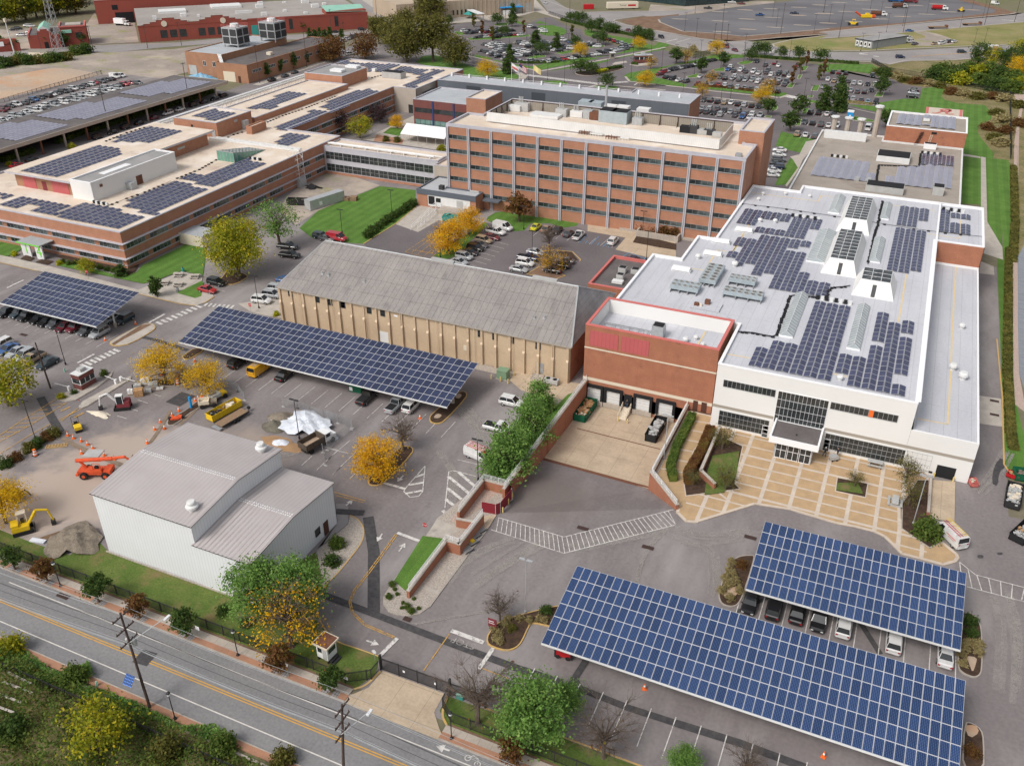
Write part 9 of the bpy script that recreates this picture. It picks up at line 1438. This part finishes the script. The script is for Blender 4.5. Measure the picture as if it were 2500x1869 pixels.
for i,(x,y) in enumerate(((495,15),(328,98),(268,188),(40,300))):
 p=G(24,x,y,11.1);t=T('roof_hood',f'long white round-topped roof hood, {ORD[i]} from the back on the white roof','roof hood',(*p,11.1),'white roof hoods');m=MB();m.box(p[0]-1.9,p[1]-.7,11.1,p[0]+1.9,p[1]+.7,11.6);m.build('curb','unit_white',t);m=MB()
 R_=[[(p[0]+u,p[1]+.95*cos(a),11.5+.55*sin(a)) for a in [pi*k/6 for k in range(7)]] for u in (-1.7,-.5,.5,1.7)];m.loft(R_);m.build('hood','white',t)
def vent(lab,r,x,y,h,s=1,m='unit_white'):p=G(r,x,y,h);t=T('roof_vent',lab,'roof vent',(*p,h),'round roof vents');b=MB();b.lathe((*p,h),[(.4*s,0),(.4*s,.5*s)],12);b.build('curb',m,t);b=MB();b.lathe((*p,h+.5*s),[(.62*s,0),(.62*s,.35*s),(.45*s,.55*s)],12);b.build('cap',m,t)
for i,(r,x,y,h,s) in enumerate(((6,370,130,11.1,1),(6,140,80,11.1,.9),(6,1035,845,11.1,.8),(3,530,1400,11.1,.8),(3,625,1405,11.1,.8),(3,690,1230,11.1,.7),(3,845,1245,11.1,.7),(6,1803,520,6.6,.9),(6,1745,780,6.6,1.1),(6,1808,840,6.6,1.25),(6,125,590,11,.7),(6,60,605,11,.8),(3,550,1230,11.1,.7),(3,520,1265,11.1,.7),(24,195,845,11,.6))):vent(f'white round roof vent, {ORD[i]} listed around the white roof',r,x,y,h,s)
CR=[(24,'425,748 480,752 560,758 640,775 700,785 735,770 760,680 790,600 815,530 830,490 870,483 960,492 1060,505 1100,490 1105,455 1130,430 1200,425 1264,415'),(3,'1305,1275 1290,1340 1275,1420 1255,1480 1240,1550 1222,1620 1210,1670'),(3,'415,1290 700,1325 1000,1370 1225,1405 1500,1450 1700,1475 1940,1500'),(3,'1545,975 1535,1055 1280,1045 1270,1110 1262,1160')]
for i,(r,s) in enumerate(CR):
 h=11.1 if i<3 else 6.9;q=[(*a,h+.25) for a in P(r,s,h)];t=T('cable_run',['thick black cable run snaking over the white roof between solar arrays','black dotted cable run beside the roof monitors','thin black cable crossing the back of the white roof','black cable run between the faded gravel roof arrays'][i],'cable',q[0]);m=MB();m.path(q,.1 if i!=2 else.05,5);m.build('cable','black',t);m=MB();R=random.Random(i)
 for a,b in zip(q[:-1],q[1:]):
  L=(Vector(b)-Vector(a)).length
  for k in range(int(L/(.75 if i!=2 else 3))):u=k*(.75 if i!=2 else 3)/L;m.cbox((a[0]+(b[0]-a[0])*u+R.uniform(-.1,.1),a[1]+(b[1]-a[1])*u,h+.02),(.55,.34,.26))
 m.build('foot','black',t)['kind']='stuff'
for i,(p,q) in enumerate((((11,'1310,770 1500,690 1800,590 2000,510 2197,430'),RZ),((11,'740,1000 880,930 1060,880'),RZ),((11,'170,1480 450,1370 660,1250 920,1150'),RZ),((14,'560,985 740,940 960,830'),RZ),((18,'1350,1060 1600,960 1830,880 2160,740'),RZ),((18,'1340,235 1600,130 1900,40'),12.42))):
 t=T('cable_run',f'dotted black cable feet, {ORD[i]} line on the cream roofs','cable',(*G(p[0],*[float(v) for v in p[1].split()[0].split(',')],q),q),'cable lines on cream roofs');m=MB();L_=P(p[0],p[1],q);m2=MB();m2.path([(*a,q+.16) for a in L_],.04,4);m2.build('cable','black',t)
 for a,b in zip(L_[:-1],L_[1:]):
  L=hypot(b[0]-a[0],b[1]-a[1])
  for k in range(int(L/1.6)):u=k*1.6/L;m.cbox((a[0]+(b[0]-a[0])*u,a[1]+(b[1]-a[1])*u,q),(.5,.5,.25))
 m.build('foot','black',t)['kind']='stuff'
def roofline(h,*segs):
 mb=MB()
 for r,p in segs:stroke(mb,P(r,p,h),.28,h+.012)
 o=struct('roof_marking',mb,'roof_yellow')
roofline(11.1,(24,'0,265 210,298 260,215 300,150 375,158'),(24,'420,155 495,35'),(6,'1455,180 1405,480'),(6,'310,680 470,708'),(6,'985,805 1080,825'),(3,'470,1215 900,1270 915,1235 1020,1245'),(3,'350,1600 470,1400'),(3,'1590,1475 1790,1505 1795,1390'),(3,'1365,1295 1640,1330'));roofline(6.6,(6,'1768,130 1745,500 1735,800 1715,1125 1520,1088'));roofline(11.02,(24,'218,738 152,848'))
M('roof_white');st=MB()
rbox('cooling_unit','grey fan cooling unit inside the red-rimmed brick block','cooling unit',5,2085,570,9.5,2,1.8,2.2,'galv','black');t=T('pipe_frame','grey steel pipe frame lying inside the red-rimmed brick block','pipework',(-38,134,9.5));m=MB()
for k in range(6):m.tube((-42.5+k*1.6,130.5,9.9),(-42.5+k*1.6,134.5,9.9),.07,n=4)
for y in (130.5,132.5,134.5):m.tube((-42.8,y,9.95),(-34,y,9.95),.09,n=4)
for k in range(4):m.tube((-42.5+2.5*k,133,9.5),(-42.5+2.5*k,133,10.8),.06,n=4)
m.tube((-42.5,133,10.8),(-35,133,10.8),.06,n=4);m.build('pipe','steel',t);rbox('roof_slab','raised roof patch with rusty hoods beside the red parapet','roof patch',24,220,560,11.1,5.2,3.4,.3,'roof_white',None,[('hood','rust',[(-.4,.2,.3,.5,1,1.1),(-2,-1,.3,-1.2,-.4,.8)]),('cap','cream',[(-1.0,-1,.3,-.6,-.6,.8)])])
PL=[(23,405,150,4,2.4,2.2,'unit'),(23,330,150,5,1.6,1.6,'unit_white'),(23,575,195,8,4,.8,'unit_white'),(23,690,190,3,2,2,'unit'),(23,800,195,3.4,2,1.6,'unit_white'),(23,880,205,2.4,2,2.2,'galv'),(23,945,215,3.6,2.4,2.0,'rust'),(23,1030,225,4.4,4,3.0,'galv_blue'),(23,1115,235,4.4,4,3.0,'galv_blue'),(23,1240,250,2.6,2,1.8,'galv'),(3,60,835,2.6,2,1.6,'black'),(3,110,840,2.2,2,1.9,'frame_dark'),(3,160,845,3,2,1.2,'unit'),(3,210,850,2.6,2,1.3,'frame_dark'),(3,260,865,2.2,1.6,1.2,'unit')]
for i,(r,x,y,w,d,z,m) in enumerate(PL):rbox('rooftop_unit',f'{ {"rust": "rusty", "black": "black", "frame_dark": "dark", "galv_blue": "tall blue-grey", "galv": "galvanised", "unit": "grey", "unit_white": "white"}[m]} plant unit, {ORD[i]} from the left behind the office slab screen','rooftop unit',r,x,y,20.7,w,d,z,m,'black' if 'blue' in m else None,[('stack','unit',[((k*.5-w/4,0,z),(k*.5-w/4,0,z+1.5),.16) for k in range(3)])] if i in (0,3,4,9,11,13) else ())
p=G(23,1005,190,20.7);spec('steel_chimney','tall thin steel chimney on the office slab roof','chimney',(*p,20.7),0,[('stack','galv',[((0,0,0),(0,0,7.5),.32)]),('cap','steel',[((0,0,7.5),(0,0,7.8),.38)])])
p=G(23,1000,165,20.7);st=MB();R=random.Random(4)
for i,(r,x,y) in enumerate(((2,1620,850),(2,1690,860),(2,1790,880),(2,1860,885))):
 p=G(r,x,y,20.7);t=T('roof_pipework',f'tangle of white roof pipework, {ORD[i]} from the left before the slab screen','pipework',(*p,20.7),'pipework on the office slab');m=MB()
 for k in range(5):a=p[0]-1.4+.7*k;m.tube((a,p[1],20.7),(a,p[1],21.5+.2*(k%3)),.09,n=5);m.tube((a,p[1],21.5),(a+.7,p[1]+.4,21.4),.09,n=5)
 m.tube((p[0]-1.5,p[1],21.2),(p[0]+1.6,p[1],21.2),.12,n=6);m.build('pipe','unit_white' if i%2 else 'rust',t)
for i,(r,x,y,h,w,d,z,m) in enumerate(((3,395,990,20.7,1.4,1.4,.8,'steel'),(5,1860,165,6.2,1.6,1.3,1.1,'unit'),(5,1940,175,6.2,1.6,1.3,1.1,'unit'),(5,1845,215,6.2,1.4,1.2,1.3,'unit'),(5,1830,235,6.2,2.2,1.3,.6,'unit_white'),(3,1370,1010,6.85,8.6,6.5,1.7,'unit_white'),(3,1315,1205,6.85,9,4.5,1.7,'unit'),(3,1140,1140,6.85,1.2,1,1,'galv'),(3,1215,1145,6.85,1.2,1,1,'galv'),(3,1650,1225,6.85,2.6,3,2.2,'unit'),(3,1600,940,6.85,3.4,1.6,1.6,'white'),(3,1065,880,6.85,12,2,2.2,'unit_white'),(3,1580,765,11.3,1.8,1.2,.7,'unit_white'),(14,840,980,RZ,8,4,2.2,'unit'),(14,590,905,RZ,1.4,1.4,1.2,'unit_white'),(18,1640,830,RZ,3.0,1.6,1.7,'galv'),(14,320,855,12.4,5,3,.9,'white'),(14,130,905,12.4,5,3,.9,'white'),(2,720,1195,4.45,1.2,1.2,1.1,'frame_dark'),(11,1000,845,RZ,3.4,2,2.6,'unit'),(13,1340,695,7,2.2,2,1.2,'cream'),(15,1200,1340,9.7,4.5,4,1.8,'galv_blue'),(15,1320,1355,9.7,4.5,4,1.8,'galv_blue'),(15,1510,1390,9.7,4,3,1.6,'unit_white'),(15,1660,1400,9.7,4,3,1.6,'unit_white'),(15,1920,1420,9.7,4,3,1.4,'unit_white'))):rbox('rooftop_unit',['small steel cage unit at the right corner of the office slab roof','grey condenser on the dark pink-rimmed roof, left','grey condenser on the dark pink-rimmed roof, right','grey condenser on the dark pink-rimmed roof, middle','low white unit on the dark pink-rimmed roof','big square screened unit in the middle of the gravel roof','dark topped screened unit at the near edge of the gravel roof','little louvred box at the array edge of the gravel roof, left','little louvred box at the array edge of the gravel roof, right','grey twin-fan unit at the near right of the gravel roof','white fan unit below the yellow ladder','long white screen unit at the back of the gravel roof','small white hatch between the plant block arrays','large louvred unit at the far end of the cream roof','small white vent box at the far end of the cream roof','pale green-grey air handler beside the white plant room','white rooflight on the far brick room, right','white rooflight on the far brick room, left','small dark condenser on the dock annexe roof','wire caged unit beside the tall brick rooftop block','cream roof hood on the plant building','blue-grey cooling box on the grey hall roof, left','blue-grey cooling box on the grey hall roof, right','white unit behind the slab screen, left','white unit behind the slab screen, middle','white unit behind the slab screen, right'][i],'rooftop unit',r,x,y,h,w,d,z,m,'black' if i in (1,2,3,5,6,9,10,13) else None)
for i,(r,x,y) in enumerate(((17,590,1460),(17,430,1430),(17,295,1415),(17,150,1400))):p=G(r,x,y,7);spec('concrete_stack',f'concrete flue stack with flared top, {ORD[i]} from the right behind the gravel roof','flue',(*p,7),0,[('stack','limestone',[((0,0,-7),(0,0,8.5 if i==0 else 4),.8)]),('cap','unit_white',[((0,0,8.5 if i==0 else 4),(0,0,9 if i==0 else 4.4),1.3)])],'concrete flue stacks')
for i,(r,x,y,n) in enumerate(((3,830,1380,8),(6,1010,355,8),(18,1290,1030,6),(3,1040,995,6),(3,1620,975,7),(1,1620,1010,5),(3,1760,1335,6))):
 h=RZ if r in (18,1) else (6.9 if i in (3,4) else 11.1);p=G(r,x,y,h);t=T('inverter_row',f'row of small black and white inverters, {ORD[i]} at the array ends','inverters',(*p,h),'inverter rows on the roofs');m=MB()
 for k in range(n):m.cbox((p[0]-n*.4+.8*k,p[1],h),(.6,.5,.7),0 if k%2 else 1)
 m.build('box',['unit_white','black'],t)['kind']='stuff'
t=heap('steam','wisp of white steam above the gravel roof','steam',G(17,240,1520,8),2.6,1.2,.01,'white',50,.3) if False else None
